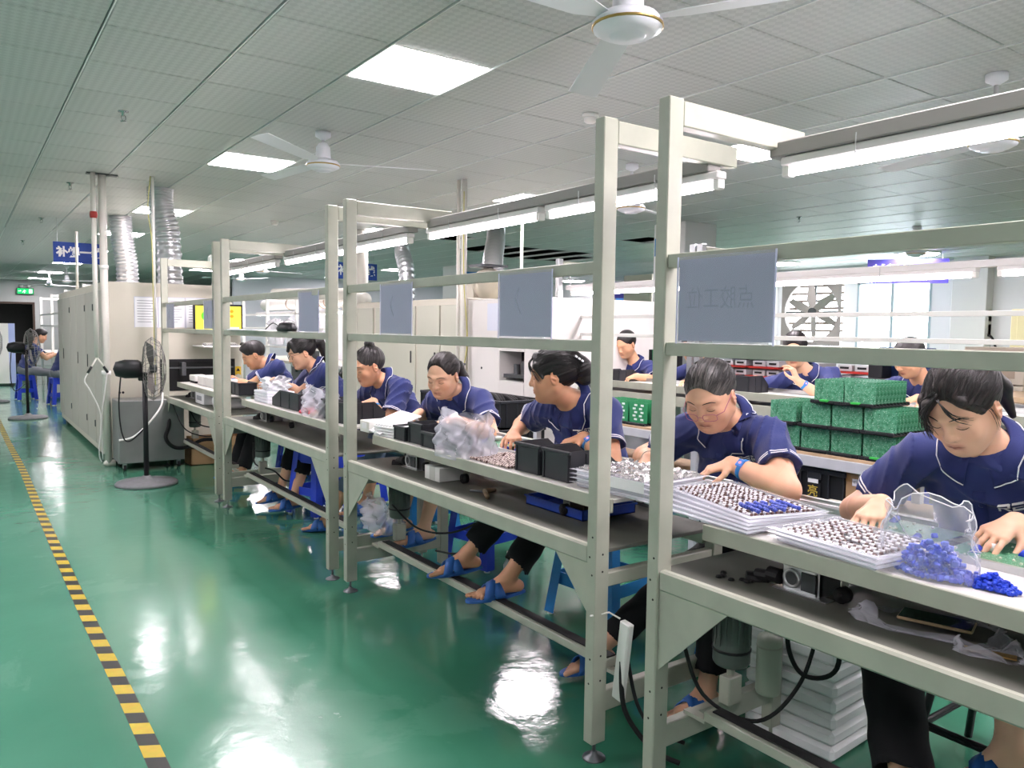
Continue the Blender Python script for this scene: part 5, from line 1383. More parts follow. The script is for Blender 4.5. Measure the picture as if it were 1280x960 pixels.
# pedestal fans
def cage(r, dpt, n, m, parent):
    mb = MB()
    for k in range(n):
        a = k * 2 * PI / n
        pr = [(.06, dpt * .5), (.45 * r, dpt * .48), (.85 * r, dpt * .30), (r, 0), (.85 * r, -dpt * .25), (.45 * r, -dpt * .36), (.06, -dpt * .38)]
        mb.tube([(x * math.cos(a), -z, x * math.sin(a)) for x, z in pr], .0022, 4, caps=False)
    for (x, z) in ((r, 0), (.72 * r, dpt * .38), (.42 * r, dpt * .49), (.72 * r, -dpt * .31)):
        mb.tube([(x * math.cos(i * PI / 16), -z, x * math.sin(i * PI / 16)) for i in range(32)], .003, 4, closed=True)
    o = mb.build('guard', m, parent, True); return o
def pedestal_fan(x, y, zc, label, rz, r=.27):
    t = thing('pedestal_fan', label, 'pedestal fan', (x, y, 0), rz, 'black pedestal fans')
    MB().lathe([(0, .0), (.245, 0), (.25, .012), (.235, .028), (.06, .045), (.045, .06), (.03, .075), (0, .075)], 28).build('base', mat('fan_base_grey', '#77787b', .55, noise=.15), t, True)
    MB().cyl((0, 0, .06), (0, 0, zc - .05), .021, 12).build('pole', BLACK, t, True)
    h = MB(); h.lathe([(0, -.03), (.06, -.03), (.078, .0), (.08, .10), (.06, .17), (0, .19)], 18, M=frame((0, .05, zc), (1, 0, 0), (0, 0, 1), (0, 1, 0)))
    hd = h.build('motor_head', BLACK, t, True)
    MB().box((-.03, -.02, zc - .10), (.03, .05, zc - .03), .006).build('neck', BLACK, t)
    cg = thing('fan_guard', None, None); cg.parent = t; cg.location = (0, -.06, zc); 
    bpy.data.objects.remove(cg)
    gd = cage(r, .20, 26, mat('fan_guard_wire', '#8b8885', .35, metal=.7), t); gd.location = (0, -.06, zc)
    for k in range(3):
        mb = MB(); mb.prism([(.03, -.03), (.10, -.075), (r * .82, -.085), (r * .88, .02), (r * .7, .07), (.10, .04), (.03, .03)], -.001, .001, Matrix.Rotation(k * 2 * PI / 3, 4, 'Z') @ Matrix.Rotation(.45, 4, 'X'))
        bl = mb.build('blade', mat('fan_blade_metal', '#6f6a68', .4, metal=.4), t, False, loc=(0, -.05, zc)); bl.rotation_euler = (PI / 2, 0, 0)
    MB().lathe([(0, .03), (.035, .02), (.04, -.03), (0, -.03)], 14, M=frame((0, -.07, zc), (1, 0, 0), (0, 0, 1), (0, -1, 0))).build('hub', DGREY, t, True)
    MB().tube(smooth_path([(0, .18, zc - .05), (-.0, .2, zc - .3), (.02, .18, zc - .55), (.06, .12, zc - .62), (.12, -.02, zc - .5)], 6), .006, 6).build('cord', BLACK, t, True)
    return t
pedestal_fan(1.275, 7.17, .99, 'black pedestal fan facing the far bench, nearest of the fans', PI / 2 - .12)
pedestal_fan(.775, 13.06, 1.02, 'black pedestal fan in the aisle left of the oven doors', PI / 2 + .1)
pedestal_fan(.44, 16.0, 1.03, 'farthest pedestal fan, cut by the left edge', PI / 2)
# cables at the end bench
for i, (lb, pts, r, m_) in enumerate([('thick black hose looping from the far bench to the floor cart', [(1.62, 7.95, .60), (1.60, 7.85, .42), (1.56, 7.8, .30), (1.63, 7.8, .21), (1.75, 7.8, .20), (1.9, 7.8, .26), (2.1, 7.8, .24)], .018, RUBBER),
     ('white air hose sagging from the steel cart to the bench', [(1.17, 7.85, .30), (1.28, 7.8, .33), (1.40, 7.75, .45), (1.52, 7.8, .60), (1.56, 7.9, .72)], .009, WHITEPL),
     ('black cable sagging under the far bench shelf', [(1.72, 7.6, .60), (1.78, 7.5, .46), (1.86, 7.3, .44), (1.9, 7.1, .50), (1.88, 6.9, .56)], .006, RUBBER),
     ('thin black cable hanging below the thicker one at the far bench', [(1.60, 7.7, .64), (1.66, 7.5, .42), (1.80, 7.3, .36), (1.9, 7.1, .42), (1.9, 6.95, .52)], .005, RUBBER)]):
    o = Vector(pts[0]); tag(MB().tube(smooth_path([Vector(p) - o for p in pts], 7), r, 8).build('cable', m_, None, True, loc=o), lb, 'cable')
# -- far aisle bench with two blurred workers
t = thing('far_bench', 'far assembly bench with a lit strip lamp behind the oven', 'assembly bench', (1.55, 13.6, 0))
MB().box((.0, 0, .70), (.62, 8.0, .74), .004).build('table_top', CREAM, t)
for y in (.05, 2.6, 5.2, 7.8):
    MB().box((.02, y, 0), (.07, y + .05, 1.98), .003).build('post', WHITEP, t)
    MB().box((.55, y, 0), (.60, y + .05, .70), .003).build('leg', WHITEP, t)
    MB().box((.07, y, 1.92), (.5, y + .05, 1.97), .003).build('cross_arm', WHITEP, t)
for z in (1.30, 1.55): MB().box((.03, 0, z), (.055, 8, z + .035)).build('rail', WHITEP, t)
MB().box((.40, 0, 1.88), (.47, 8, 1.92)).build('light_channel', BEAM, t)
tube_light(1.99, 13.7, 21.4, 1.84, 'long far strip lamp over the far aisle bench')
for i, (y, h_, m_, nm) in enumerate([(14.3, .12, LBLUEP, 'turquoise'), (15.0, .10, ESD, 'black'), (15.6, .16, WHITEPL, 'white'), (16.2, .12, mat('red_plastic', '#b5342c', .4), 'red')]):
    t = thing('parts_tray', '%s parts tray on the far aisle bench' % nm, 'tray', (1.62, y, .74))
    mb = MB(); mb.box((0, 0, 0), (.26, .4, .01)); 
    for q in (((0, 0, 0), (.01, .4, h_)), ((.25, 0, 0), (.26, .4, h_)), ((0, 0, 0), (.26, .01, h_)), ((0, .39, 0), (.26, .4, h_))): mb.box(*q)
    mb.build('shell', m_, t); MB().box((.03, .05, .01), (.2, .35, h_ * .7)).build('lining', mat('lining_teal', '#3f8f97', .5) if i == 0 else m_, t)
t = thing('white_cabinet', 'white cabinet with a pale blue side at the left edge, far down the aisle', 'cabinet', (.55, 20.0, 0))
MB().box((0, 0, .06), (.32, .02, 1.36), .004).build('front', WHITEP, t)
MB().box((0, .02, .06), (.44, .6, 1.36), .004).build('body', mat('pale_blue_paint', '#aebbe6', .5), t)
for x in (.03, .36): MB().cyl((x, .1, 0), (x, .1, .07), .03, 10).build('foot', RUBBER, t)
# plastic stools
def stool(label, x, y, h, m, rz=0, w=.30, group='plastic stools'):
    t = thing('plastic_stool', label, 'stool', (x, y, 0), rz, group)
    a = w * .36; b_ = w * .5
    MB().box((-a - .02, -a - .02, h - .028), (a + .02, a + .02, h), .012).build('seat', m, t)
    for sx in (-1, 1):
        for sy in (-1, 1):
            p0 = (sx * a, sy * a, h - .02); p1 = (sx * b_, sy * b_, .012)
            mb = MB(); q = []
            for (p, wd) in ((p0, .034), (p1, .042)):
                for dx, dy in ((1, 1), (-1, 1), (-1, -1), (1, -1)): q.append((p[0] + dx * wd, p[1] + dy * wd, p[2]))
            qq = [(.0,)]; v = []
            for (p, wd) in ((p0, .040), (p1, .048)):
                o_ = [(sx * .012, sy * .012), (-sx * wd, sy * .012), (-sx * (wd - .008), sy * .004), (-sx * .010, -sy * .010), (sx * .004, -sy * (wd - .008)), (sx * .012, -sy * wd)]
                for dx, dy in o_: v.append((p[0] + dx, p[1] + dy, p[2]))
            f_ = [(i, (i + 1) % 6, 6 + (i + 1) % 6, 6 + i) for i in range(6)] + [tuple(range(6))[::-1], tuple(range(6, 12))]
            mb.add(v, f_); lg = mb.build('leg', m, t)
            MB().cyl((p1[0] - sx * .01, p1[1] - sy * .01, 0), (p1[0] - sx * .01, p1[1] - sy * .01, .014), .017, 10).build('foot_pad', WHITEPL, lg)
    for (z0, z1) in ((h - .11, h - .026), (h * .30, h * .42)):
        kk = (h - (z0 + z1) / 2) / h; r_ = a + (b_ - a) * kk - .006
        for s in (-1, 1):
            MB().box((-r_, s * r_ - .004, z0), (r_, s * r_ + .004, z1), .002).build('apron', m, t)
            MB().box((s * r_ - .004, -r_, z0), (s * r_ + .004, r_, z1), .002).build('apron', m, t)
    return t
DBLUE = mat('deep_blue_plastic', '#2440c4', .38); MBLUE = mat('mid_blue_plastic', '#2d86cf', .38)
stool('blue stool under the nearer blurred worker far left', 1.36, 15.1, .46, DBLUE, .2)
stool('blue stool under the farther blurred worker far left', .95, 16.3, .46, DBLUE, .1)
stool('light blue stool under the woman with the claw clip', 2.50, 2.70, .50, MBLUE, .12, .40)
stool('deep blue stool left of the light blue one, below the middle bench', 2.50, 3.74, .47, DBLUE, .2, .34)
stool('light blue stool behind the gear motor under the middle bench', 2.52, 4.52, .47, MBLUE, -.1, .34)
stool('deep blue stool standing in front of the third bench feet', 2.12, 5.42, .49, DBLUE, .35, .30)
stool('deep blue stool of the bespectacled ponytail woman', 2.52, 5.62, .48, DBLUE, .0, .34)
stool('light blue stool of the older woman with pink glasses', 2.58, 1.87, .48, MBLUE, -.15, .36)
stool('deep blue stool of the bending young man', 2.50, 6.78, .48, DBLUE, .1, .34)
# black tube chair of the nearest worker
t = thing('tube_chair', 'black steel tube stool under the nearest worker', 'stool', (2.56, .97, 0))
MB().lathe([(0, .455), (.17, .455), (.18, .47), (.175, .495), (0, .50)], 20).build('seat', BLACK, t, True)
for (x, y) in ((-.2, -.2), (-.2, .2), (.2, -.2), (.2, .2)): MB().cyl((x, y, 0), (x * .65, y * .65, .46), .0125, 10).build('leg', BLACK, t, True)
for z in (.16, .17): MB().tube([(x_ * (.2 - .07 * z / .46), y_ * (.2 - .07 * z / .46), z) for x_, y_ in ((-1, -1), (1, -1), (1, 1), (-1, 1))], .009, 8, closed=True).build('stretcher', BLACK, t, True)
# ================================================================== THINGS ON THE FRONT BENCHES
TZ = TRAY_Z - .003
CLEAR = mat('clear_blister', '#e8eaf2', 0.12, alpha=.38, spec=.8)
FILM = mat('clear_film', '#eeeef6', 0.15, alpha=.24, spec=.9, bump=.6, bscale=30)
FILM2 = mat('milky_film', '#dddde8', 0.22, alpha=.40, spec=.9, bump=1.0, bscale=38)
rnd = random.Random(5)
def blister_tray(w, d, h, label, loc, rz, group, rows=6, cols=9):
    """w along local x, d along local y"""
    t = thing('blister_tray', label, 'tray', loc, rz, group)
    mb = MB(); r = .012
    out = [(-w / 2, -d / 2), (w / 2, -d / 2), (w / 2, d / 2), (-w / 2, d / 2)]
    def ringv(s, z): return [(x - math.copysign(s, x), y - math.copysign(s, y), z) for x, y in out]
    vs = ringv(0, h * .9) + ringv(r, h) + ringv(r + .006, h) + ringv(r + .010, .004)
    fs = [(a * 4 + i, a * 4 + (i + 1) % 4, a * 4 + 4 + (i + 1) % 4, a * 4 + 4 + i) for a in range(3) for i in range(4)] + [(12, 13, 14, 15)]
    mb.add(vs, fs)
    for i in range(cols + 1):
        x = -w / 2 + r + .01 + (w - 2 * r - .02) * i / cols
        mb.box((x - .002, -d / 2 + .022, .004), (x + .002, d / 2 - .022, h * .62))
    mb.build('shell', CLEAR, t)
    return t
def capacitors(parent_loc, rz, w, d, z, cols, rows, body, sleeve, label, r=.0055, ln=.019, lead=True):
    mb = MB(); mb2 = MB(); mb3 = MB()
    M0 = Matrix.Translation(parent_loc) @ Matrix.Rotation(rz, 4, 'Z')
    for i in range(cols):
        for j in range(rows):
            if rnd.random() < .06: continue
            x = -w / 2 + w * (i + .5) / cols + rnd.uniform(-.002, .002); y = -d / 2 + d * (j + .5) / rows + rnd.uniform(-.002, .002)
            M = M0 @ Matrix.Translation((x, y, z)) @ Matrix.Rotation(rnd.uniform(-.4, .4) + PI / 2, 4, 'Z')
            mb.cyl((-ln * .1, 0, 0), (ln * .62, 0, 0), r, 7, M=M)
            mb2.cyl((-ln * .42, 0, 0), (-ln * .1, 0, 0), r * 1.03, 7, M=M)
            if lead: mb3.tube([(ln * .62, .002, 0), (ln, .002, .001)], .0006, 3, M=M, caps=False).tube([(ln * .62, -.002, 0), (ln, -.002, .001)], .0006, 3, M=M, caps=False)
    a = mb.build('capacitor_layer', body, None, True); a['kind'] = 'stuff'; a['label'] = label; a['category'] = 'capacitors'
    b_ = mb2.build('sleeve_field', sleeve, a, True); b_['kind'] = 'stuff'
    if lead: c_ = mb3.build('lead_field', STEEL, a); c_['kind'] = 'stuff'
    return a
CAPW = mat('cap_can', '#d9d8dc', .3, metal=.35); CAPB = mat('cap_brown', '#5b423c', .4); CAPBL = mat('cap_blue', '#4355b0', .4)
ordw = ['bottom', 'second', 'third', 'fourth', 'top']
# big stack nearest the tall post
for i in range(5):
    blister_tray(.28, .47, .017, '%s clear blister tray of the big stack beside the nearest tall post' % ordw[i], (1.845 + .015 * i, 1.50 - .005 * i, TZ + .001 + i * .0085), -.10 - .045 * i, 'big stack of blister trays', cols=10)
capacitors((1.905, 1.48, TZ + .035), -.28, .225, .40, .013, 13, 18, CAPW, CAPB, 'layer of small brown and white capacitors in the top tray of the big stack', .0048, .018)
capacitors((1.86, 1.345, TZ + .035), -.28, .16, .10, .020, 6, 4, CAPBL, CAPBL, 'loose blue parts at the near edge of the big tray stack', .0065, .022)
# second stack
for i in range(3):
    blister_tray(.27, .33, .018, '%s clear blister tray of the low stack left of the bag of blue parts' % ['bottom', 'middle', 'top'][i], (1.825, 1.065, TZ + .001 + i * .011), -.10 + rnd.uniform(-.02, .02), 'low stack of blister trays', cols=8)
for i in range(3):
    for j in range(2):
        capacitors((1.825, 1.065, TZ + .002 + i * .011), -.10, .225, .27, .013, 10, 12, CAPW, mat('cap_taupe', '#7d6a66', .4), '%s layer of white capacitors in the low tray stack' % ['bottom', 'middle', 'top'][i], 0.0045, .021) if j == 0 else None
# blue component bag
def bag(name, label, loc, w, d, h, m, rz=0, seed=1, slump=.5, top=.15, nu=40, nv=18, cat='plastic bag', crease=.010, group=None, seam=False):
    rg = random.Random(seed); ph = [rg.uniform(0, 6) for _ in range(8)]
    t = thing(name, label, cat, loc, rz, group)
    def fn(u, v):
        a = 2 * PI * u; c, s = math.cos(a), math.sin(a)
        ww = w / 2 * (1 + .10 * math.sin(3 * v + ph[0])); dd = d / 2 * ((1 - v) ** slump * (1 - top) + top)
        x = math.copysign(abs(c) ** .55, c) * ww; y = math.copysign(abs(s) ** .8, s) * dd
        k = crease * (math.sin(7 * a + 9 * v + ph[1]) + .8 * math.sin(13 * a - 11 * v + ph[2]) + .6 * abs(math.sin(17 * v + 5 * a + ph[3]))) * (.3 + .7 * min(1, v * 3))
        z = h * v + .02 * math.sin(2 * a + ph[4]) * v + .012 * v * math.sin(5 * a + ph[5])
        return (x + c * k, y + s * k * 1.4, max(z, .001))
    mb = MB(); mb.grid(fn, nu, nv); fo = mb.build('film', m, t, True)
    if seam:
        rim = mat('film_edge_highlight', '#f2f2f8', .2, alpha=.8)  # pale rim on film edges and folds, a highlight put into the colour
        MB().tube([fn(i / 40, 1.0) for i in range(40)], .0016, 5, closed=True).tube([fn(0, j / 14) for j in range(15)], .0016, 5).tube([fn(.5, j / 14) for j in range(15)], .0016, 5).build('seam', rim, fo, True)
        MB().tube([fn(.62 + .05 * math.sin(j), .25 + j / 20) for j in range(14)], .0012, 4).tube([fn(.80 + .012 * j, .3 + j / 24) for j in range(12)], .0012, 4).build('crease', rim, fo, True)
    return t
BLUECOMP = mat('blue_component', '#2445c8', .35)
def pile(label, cx, cy, z, rx, ry, h, n, size, m, name='component_pile', seed=2, cat='components', m2=None):
    rg = random.Random(seed); mb = MB()
    for i in range(n):
        a = rg.uniform(0, 2 * PI); q = math.sqrt(rg.random()); x = cx + rx * q * math.cos(a); y = cy + ry * q * math.sin(a)
        zz = z + size * .4 + rg.random() * h * (1 - q * q)
        M = Matrix.Translation((x, y, zz)) @ Matrix.Rotation(rg.uniform(0, 6), 4, 'Z') @ Matrix.Rotation(rg.uniform(-.9, .9), 4, 'X')
        mb.mi = 1 if (m2 and rg.random() < .4) else 0
        mb.box((-size * .5, -size * .32, -size * .4), (size * .5, size * .32, size * .4), size * .12, M)
    o = mb.build(name, [m, m2] if m2 else m); o['kind'] = 'stuff'; o['label'] = label; o['category'] = cat
    return o
t = bag('component_bag', 'clear bag half filled with blue parts in front of the nearest worker', (1.785, .865, TZ + .002), .19, .12, .165, FILM, PI / 2 + .12, 3, .8, .30, crease=.005, seam=True)
MB().quad((-.045, -.055, .01), (.0, -.063, .012), (-.003, -.060, .05), (-.05, -.052, .052)).build('label_sticker', PAPER, t)
pile('heap of blue parts inside the clear bag', 1.785, .85, TZ + .003, .045, .082, .085, 330, .0135, BLUECOMP, 'bagged_component_pile', 4, m2=mat('lilac_component', '#5d76dd', .35))
pile('small loose heap of blue parts right of the bag', 1.80, .735, TZ, .026, .055, .03, 150, .0115, BLUECOMP, 'component_pile', 6)
# circuit boards on the conveyor
PCBN = None
def pcb_mat():
    m, nt, b, N, L = node_mat('populated_green_board')
    tc = N('ShaderNodeTexCoord'); v = N('ShaderNodeTexVoronoi'); v.inputs['Scale'].default_value = 150; L(tc.outputs['Object'], v.inputs['Vector'])
    lt = N('ShaderNodeMath'); lt.operation = 'LESS_THAN'; lt.inputs[1].default_value = .20; L(v.outputs['Distance'], lt.inputs[0])
    n = N('ShaderNodeTexNoise'); n.inputs['Scale'].default_value = 70; n.inputs['Detail'].default_value = 6; L(tc.outputs['Object'], n.inputs['Vector'])
    cr = N('ShaderNodeValToRGB'); L(n.outputs['Fac'], cr.inputs['Fac'])
    cr.color_ramp.elements[0].position = .35; cr.color_ramp.elements[0].color = srgb('#2b7450'); cr.color_ramp.elements[1].position = .7; cr.color_ramp.elements[1].color = srgb('#62a080')
    mx = N('ShaderNodeMix'); mx.data_type = 'RGBA'; mx.inputs[7].default_value = srgb('#c3d6c8'); L(lt.outputs[0], mx.inputs[0]); L(cr.outputs['Color'], mx.inputs[6])
    L(mx.outputs[2], b.inputs['Base Color']); b.inputs['Roughness'].default_value = .28
    return m
PCBM = pcb_mat(); PCBE = mat('board_edge_green', '#3d8f62', .4); PCBP = mat('plain_green_board', '#2f8355', .3)
def flat_pcb(x, y, w, d, z, label, rz=0, seed=1):
    t = thing('circuit_board', label, 'circuit board', (x, y, z), rz, 'boards on the conveyor')
    MB().box((-w / 2, -d / 2, 0), (w / 2, d / 2, .0018)).build('board', PCBM, t)
    rg = random.Random(seed)
    for k in range(3): 
        px, py = rg.uniform(-w * .4, w * .4), rg.uniform(-d * .4, d * .4)
        MB().cyl((px, py, .002), (px + .03, py, .0105), .009, 10).build('blue_capacitor', BLUECOMP, t, True)
    MB().cyl((-.02, d * .2, .012), (.03, d * .22, .012), .011, 12).build('white_capacitor', WHITEPL, t, True)
    mb = MB()
    for k in range(26):
        px, py = rg.uniform(-w * .46, w * .44), rg.uniform(-d * .46, d * .44); s = rg.uniform(.003, .009)
        mb.box((px, py, .0018), (px + s, py + s * .7, .0018 + s * .6))
    o = mb.build('small_part_field', mat('part_cream', '#d9d8c8', .5), t); o['kind'] = 'stuff'
ys = [(.52, 'rightmost flat green circuit board on the conveyor before the nearest worker'), (.80, 'flat green circuit board under the left hand of the nearest worker'), (1.10, 'flat green circuit board behind the low tray stack'), (1.62, 'flat green circuit board behind the big tray stack'), (2.14, 'flat green circuit board behind the disc trays'), (2.62, 'flat green circuit board between the hands of the claw clip woman'), (3.02, 'flat green circuit board beyond the grey bag'), (4.45, 'flat green circuit board before the bun-haired woman'), (5.3, 'flat green circuit board on the third bench near the post'), (6.6, 'flat green circuit board on the far bench')]
for i, (y, lb) in enumerate(ys): flat_pcb(2.097, y, .235, .26, .823, lb, 0, i)
t = thing('upright_board', 'green circuit board standing on edge at the right frame border', 'circuit board', (1.955, .625, .823))
MB().box((-.001, -.085, 0), (.001, .085, .185)).build('board', PCBM, t)
MB().box((-.006, .03, .03), (-.001, .07, .16)).build('connector', PCBP, t)
# phone on bags on the shelf
t = thing('mobile_phone', 'black phone in a gold frame lying on the near shelf', 'phone', (1.835, .86, .694), -1.28)
MB().box((-.078, -.038, 0), (.078, .038, .008), .003).build('case', mat('gold_frame', '#c2ab86', .3, metal=.6), t)
MB().box((-.075, -.0355, .008), (.075, .0355, .0088)).build('screen', mat('phone_glass', '#06070a', .06), t)
t = bag('flat_bag', 'flat crumpled clear bag under the phone on the near shelf', (1.83, .88, .679), .30, .16, .014, FILM2, -1.28, 8, .3, .6, crease=.006)
t = bag('flat_bag', 'small flat bag with a gold strip right of the phone', (1.775, .72, .679), .13, .06, .010, FILM2, -1.2, 9, .3, .6, crease=.004)
MB().box((-.05, -.012, .004), (.05, .012, .007)).build('gold_strip', mat('gold_foil', '#a8864e', .35, metal=.7), t)
# rubber blobs on the shelf beside the first drive block
mb = MB()
for i in range(9):
    mb.lathe([(0, 0), (.010, .001), (.008, .006), (0, .008)], 7, (1.70 + .05 * rnd.random(), 1.30 + .12 * rnd.random(), .679))
o = mb.build('rubber_bits', RUBBER, None, True); o['kind'] = 'stuff'; o['label'] = 'scattered black rubber bits on the near shelf beside the drive block'; o['category'] = 'debris'
# disc trays between the two tall posts
for i in range(4):
    t = blister_tray(.30, .38, .020, '%s clear tray of silver discs between the two tall near posts' % ['bottom', 'second', 'third', 'top'][i], (1.88, 1.885, TZ + .001 + i * .0155), .03 + .01 * i, 'trays of silver discs', cols=6)
MB().quad((-.1535, -.16, -.012), (-.1535, .02, -.012), (-.1545, .02, .024), (-.1545, -.16, .024)).build('white_label', PAPER, t)
mb = MB()
for i in range(12):
    for j in range(15):
        M = Matrix.Translation((1.88 - .13 + .26 * (i + .5) / 12, 1.885 - .17 + .34 * (j + .5) / 15, TZ + .066 + rnd.uniform(0, .008))) @ Matrix.Rotation(rnd.uniform(0, 6), 4, 'Z') @ Matrix.Rotation(rnd.uniform(-.8, .8), 4, 'X')
        mb.cyl((0, 0, -.003), (0, 0, .003), .0105, 8, M=M)
o = mb.build('disc_layer', mat('silver_disc', '#c6c3c2', .22, metal=.75), None, False); o['kind'] = 'stuff'; o['label'] = 'jumbled silver discs in the top tray between the near posts'; o['category'] = 'components'
# parts bins
def bin_mesh(w, L, h):
    th = .003; mb = MB(); pr = [(0, 0), (L, 0), (L + .012, h * .45), (L * .70, h), (-.006, h)]
    for y in (0, w - th): mb.prism(pr, -y - th, -y, frame((0, 0, 0), (1, 0, 0), (0, 0, 1), (0, -1, 0)))
    mb.box((0, 0, 0), (L, w, th)); mb.box((-.006, 0, 0), (0, w, h)); mb.box((L, 0, 0), (L + .01, w, h * .42))
    mb.box((-.012, -.004, h - .012), (.0, w + .004, h), .002); mb.box((-.010, .004, .0), (-.005, .012, h * .9)); mb.box((-.010, w - .012, .0), (-.005, w - .004, h * .9))
    for x in (L * .32, L * .66): mb.box((x, -.004, .004), (x + .008, 0, h * .9)).box((x, w, .004), (x + .008, w + .004, h * .9))
    return mb
def parts_bin(label, x, y, w, L, h, rz=0, fill=None, z=None, group='black parts bins on the front benches'):
    t = thing('parts_bin', label, 'parts bin', (x, y, TZ + .001 if z is None else z), rz, group)
    bin_mesh(w, L, h).build('shell', ESD, t)
    if fill:
        mb = MB(); rg = random.Random(int(y * 100))
        for i in range(60): mb.cbox((rg.uniform(.02, L - .02), rg.uniform(.02, w - .02), h * .35 + rg.uniform(0, h * .25)), (.016, .012, .01), .002)
        o = mb.build('content_field', fill, t); o['kind'] = 'stuff'
    return t
parts_bin('right one of two black bins beside the second tall post', 1.765, 2.11, .155, .22, .112, 0, WHITEPL)
parts_bin('left one of two black bins beside the second tall post', 1.765, 2.285, .150, .22, .112, .02, WHITEPL)
parts_bin('black bin nearest the grey crumpled bag, rightmost of three', 1.745, 3.04, .12, .18, .072, 0)
parts_bin('taller middle black bin of the three left of the grey bag', 1.755, 3.175, .13, .19, .098, 0)
parts_bin('leftmost small black bin of three, beside white foam trays', 1.745, 3.32, .12, .18, .070, 0)
parts_bin('black bin seen between the second pair of grey posts', 1.78, 4.05, .20, .24, .12, .25)
parts_bin('black bin just left of the second post pair', 1.78, 4.32, .16, .24, .12, .1)
parts_bin('long black bin with a sloped end before the bespectacled woman', 1.93, 4.86, .16, .50, .115, PI / 2, WHITEPL)
parts_bin('black bin in front of the bending young man', 1.92, 6.20, .14, .30, .10, PI / 2)
# bed of silver parts with blue capacitors
capacitors((1.84, 2.60, TZ), .0, .22, .30, .008, 13, 20, mat('cap_pinkish', '#cbbcb4', .3, metal=.4), CAPB, 'bed of small brown and silver parts before the claw clip woman', .0058, .014, False)
mb = MB()
for i in range(4):
    for j in range(2): mb.cyl((1.99 + .06 * j, 2.56 + .085 * i, TZ + .012), (1.99 + .06 * j, 2.585 + .085 * i, TZ + .018), .010, 10)
o = mb.build('blue_capacitor_row', BLUECOMP, None, True); o['kind'] = 'stuff'; o['label'] = 'row of blue capacitors behind the bed of silver parts'; o['category'] = 'components'
# crumpled bags
bag('crumpled_bag', 'big crumpled grey plastic bag overhanging the middle bench edge', (1.795, 2.87, TZ - .012), .33, .20, .185, FILM2, PI / 2, 12, .55, .25, 70, 34, crease=.009)
pile('pale grey parts inside the big crumpled bag', 1.795, 2.87, TZ + .002, .075, .13, .09, 260, .013, mat('grey_component', '#a7a3ad', .3, metal=.4), 'bagged_component_pile', 14, m2=mat('dark_component', '#3b3b45', .4))
bag('crumpled_bag', 'crumpled white bag left of the second post pair', (1.80, 4.55, TZ), .30, .18, .17, FILM2, PI / 2, 15, .6, .3, 60, 28, crease=.010)
pile('beige parts under the white bag', 1.80, 4.52, TZ, .06, .10, .04, 120, .012, mat('beige_component', '#cdb9a0', .5), 'component_pile', 16)
bag('crumpled_bag', 'open white bag standing on white packets, under the bespectacled woman', (1.88, 5.62, TZ + .085), .30, .16, .075, mat('white_film', '#e9e9ee', .3, alpha=.82, bump=.9, bscale=50), PI / 2 - .3, 18, .2, .9, 50, 20, crease=.014)
t = thing('packet_stack', 'stack of white packets with small blue print on the third bench', 'packets', (1.86, 5.60, TZ))
for i in range(4): MB().box((-.10, -.15, i * .021), (.10, .15, i * .021 + .019), .004).build('packet', mat('packet_white', '#e6e6ee', .5), t)
pile('loose red parts on the third bench', 1.80, 4.74, TZ, .05, .10, .03, 90, .016, mat('red_part', '#c43a48', .4), 'component_pile', 20)
# white foam card stacks at the middle bench
t = thing('foam_sheet', 'tilted white foam sheet with a green dot, near the second post pair', 'foam sheet', (1.83, 3.66, TZ + .055), -.12)
MB().box((-.12, -.15, -.003), (.12, .15, .003), .001, Matrix.Rotation(-.35, 4, 'Y')).build('sheet', PAPER, t)
MB().cyl((-.045, -.02, -.008), (-.045, -.02, -.0085), .013, 14, M=Matrix.Rotation(-.35, 4, 'Y') @ Matrix.Translation((0, 0, .0115))).build('green_dot', mat('green_dot', '#6fbf9d', .5), t)
t = thing('foam_tray_stack', 'stack of ribbed white foam trays left of the black bins', 'foam trays', (1.84, 3.50, TZ), .2)
for i in range(4):
    tr = MB().box((-.11, -.13, i * .014), (.11, .13, i * .014 + .011), .002).build('foam_tray', FOAM, t)
    if i == 3:
        mb = MB()
        for k in range(11): mb.box((-.10, -.122 + k * .0235, .053), (.10, -.108 + k * .0235, .062), .002)
        o = mb.build('rib_field', FOAM, tr); o['kind'] = 'stuff'
        mb = MB()
        for k in range(10): mb.box((-.10, -.107 + k * .0235, .053), (.10, -.101 + k * .0235, .0545))
        o = mb.build('lead_row_field', DGREY, tr); o['kind'] = 'stuff'
t = thing('white_block', 'cream white box end beyond the foam sheet at the second post pair', 'box', (1.80, 3.74, TZ)); MB().box((-.08, -.05, 0), (.12, .06, .06), .003).build('shell', WHITEP, t); MB().box((-.082, -.02, .02), (-.08, .03, .05)).build('sticker', PAPER, t)
# shelf level items of the middle bench
t = thing('taped_box', 'small white carton with a taped side on the middle shelf', 'box', (1.72, 3.02, .679), 0)
MB().box((0, -.06, 0), (.16, .075, .062), .002).build('carton', mat('white_carton', '#d9dad6', .6), t); MB().box((-.0008, -.02, .0), (0, .03, .062)).box((0, -.02, .062), (.16, .03, .0626)).build('tape', mat('clear_tape', '#bfc1ba', .25), t)
t = thing('caulking_tool', 'brown metal squeeze gun lying on the middle shelf', 'hand tool', (1.74, 2.62, .69), 1.1)
MB().tube([(-.07, .0, 0), (.03, 0, .004)], .010, 8).build('barrel', mat('tool_brown', '#7d6a52', .45, metal=.4), t, True)
MB().tube([(.03, 0, .0), (.06, -.02, -.002), (.085, -.05, -.003)], [.011, .012, .009], 8).build('handle', mat('tool_brown', '#7d6a52', .45, metal=.4), t, True)
MB().tube([(.03, 0, .0), (.055, .025, -.002), (.075, .055, -.003)], .006, 6).build('lever', DSTEEL, t, True)
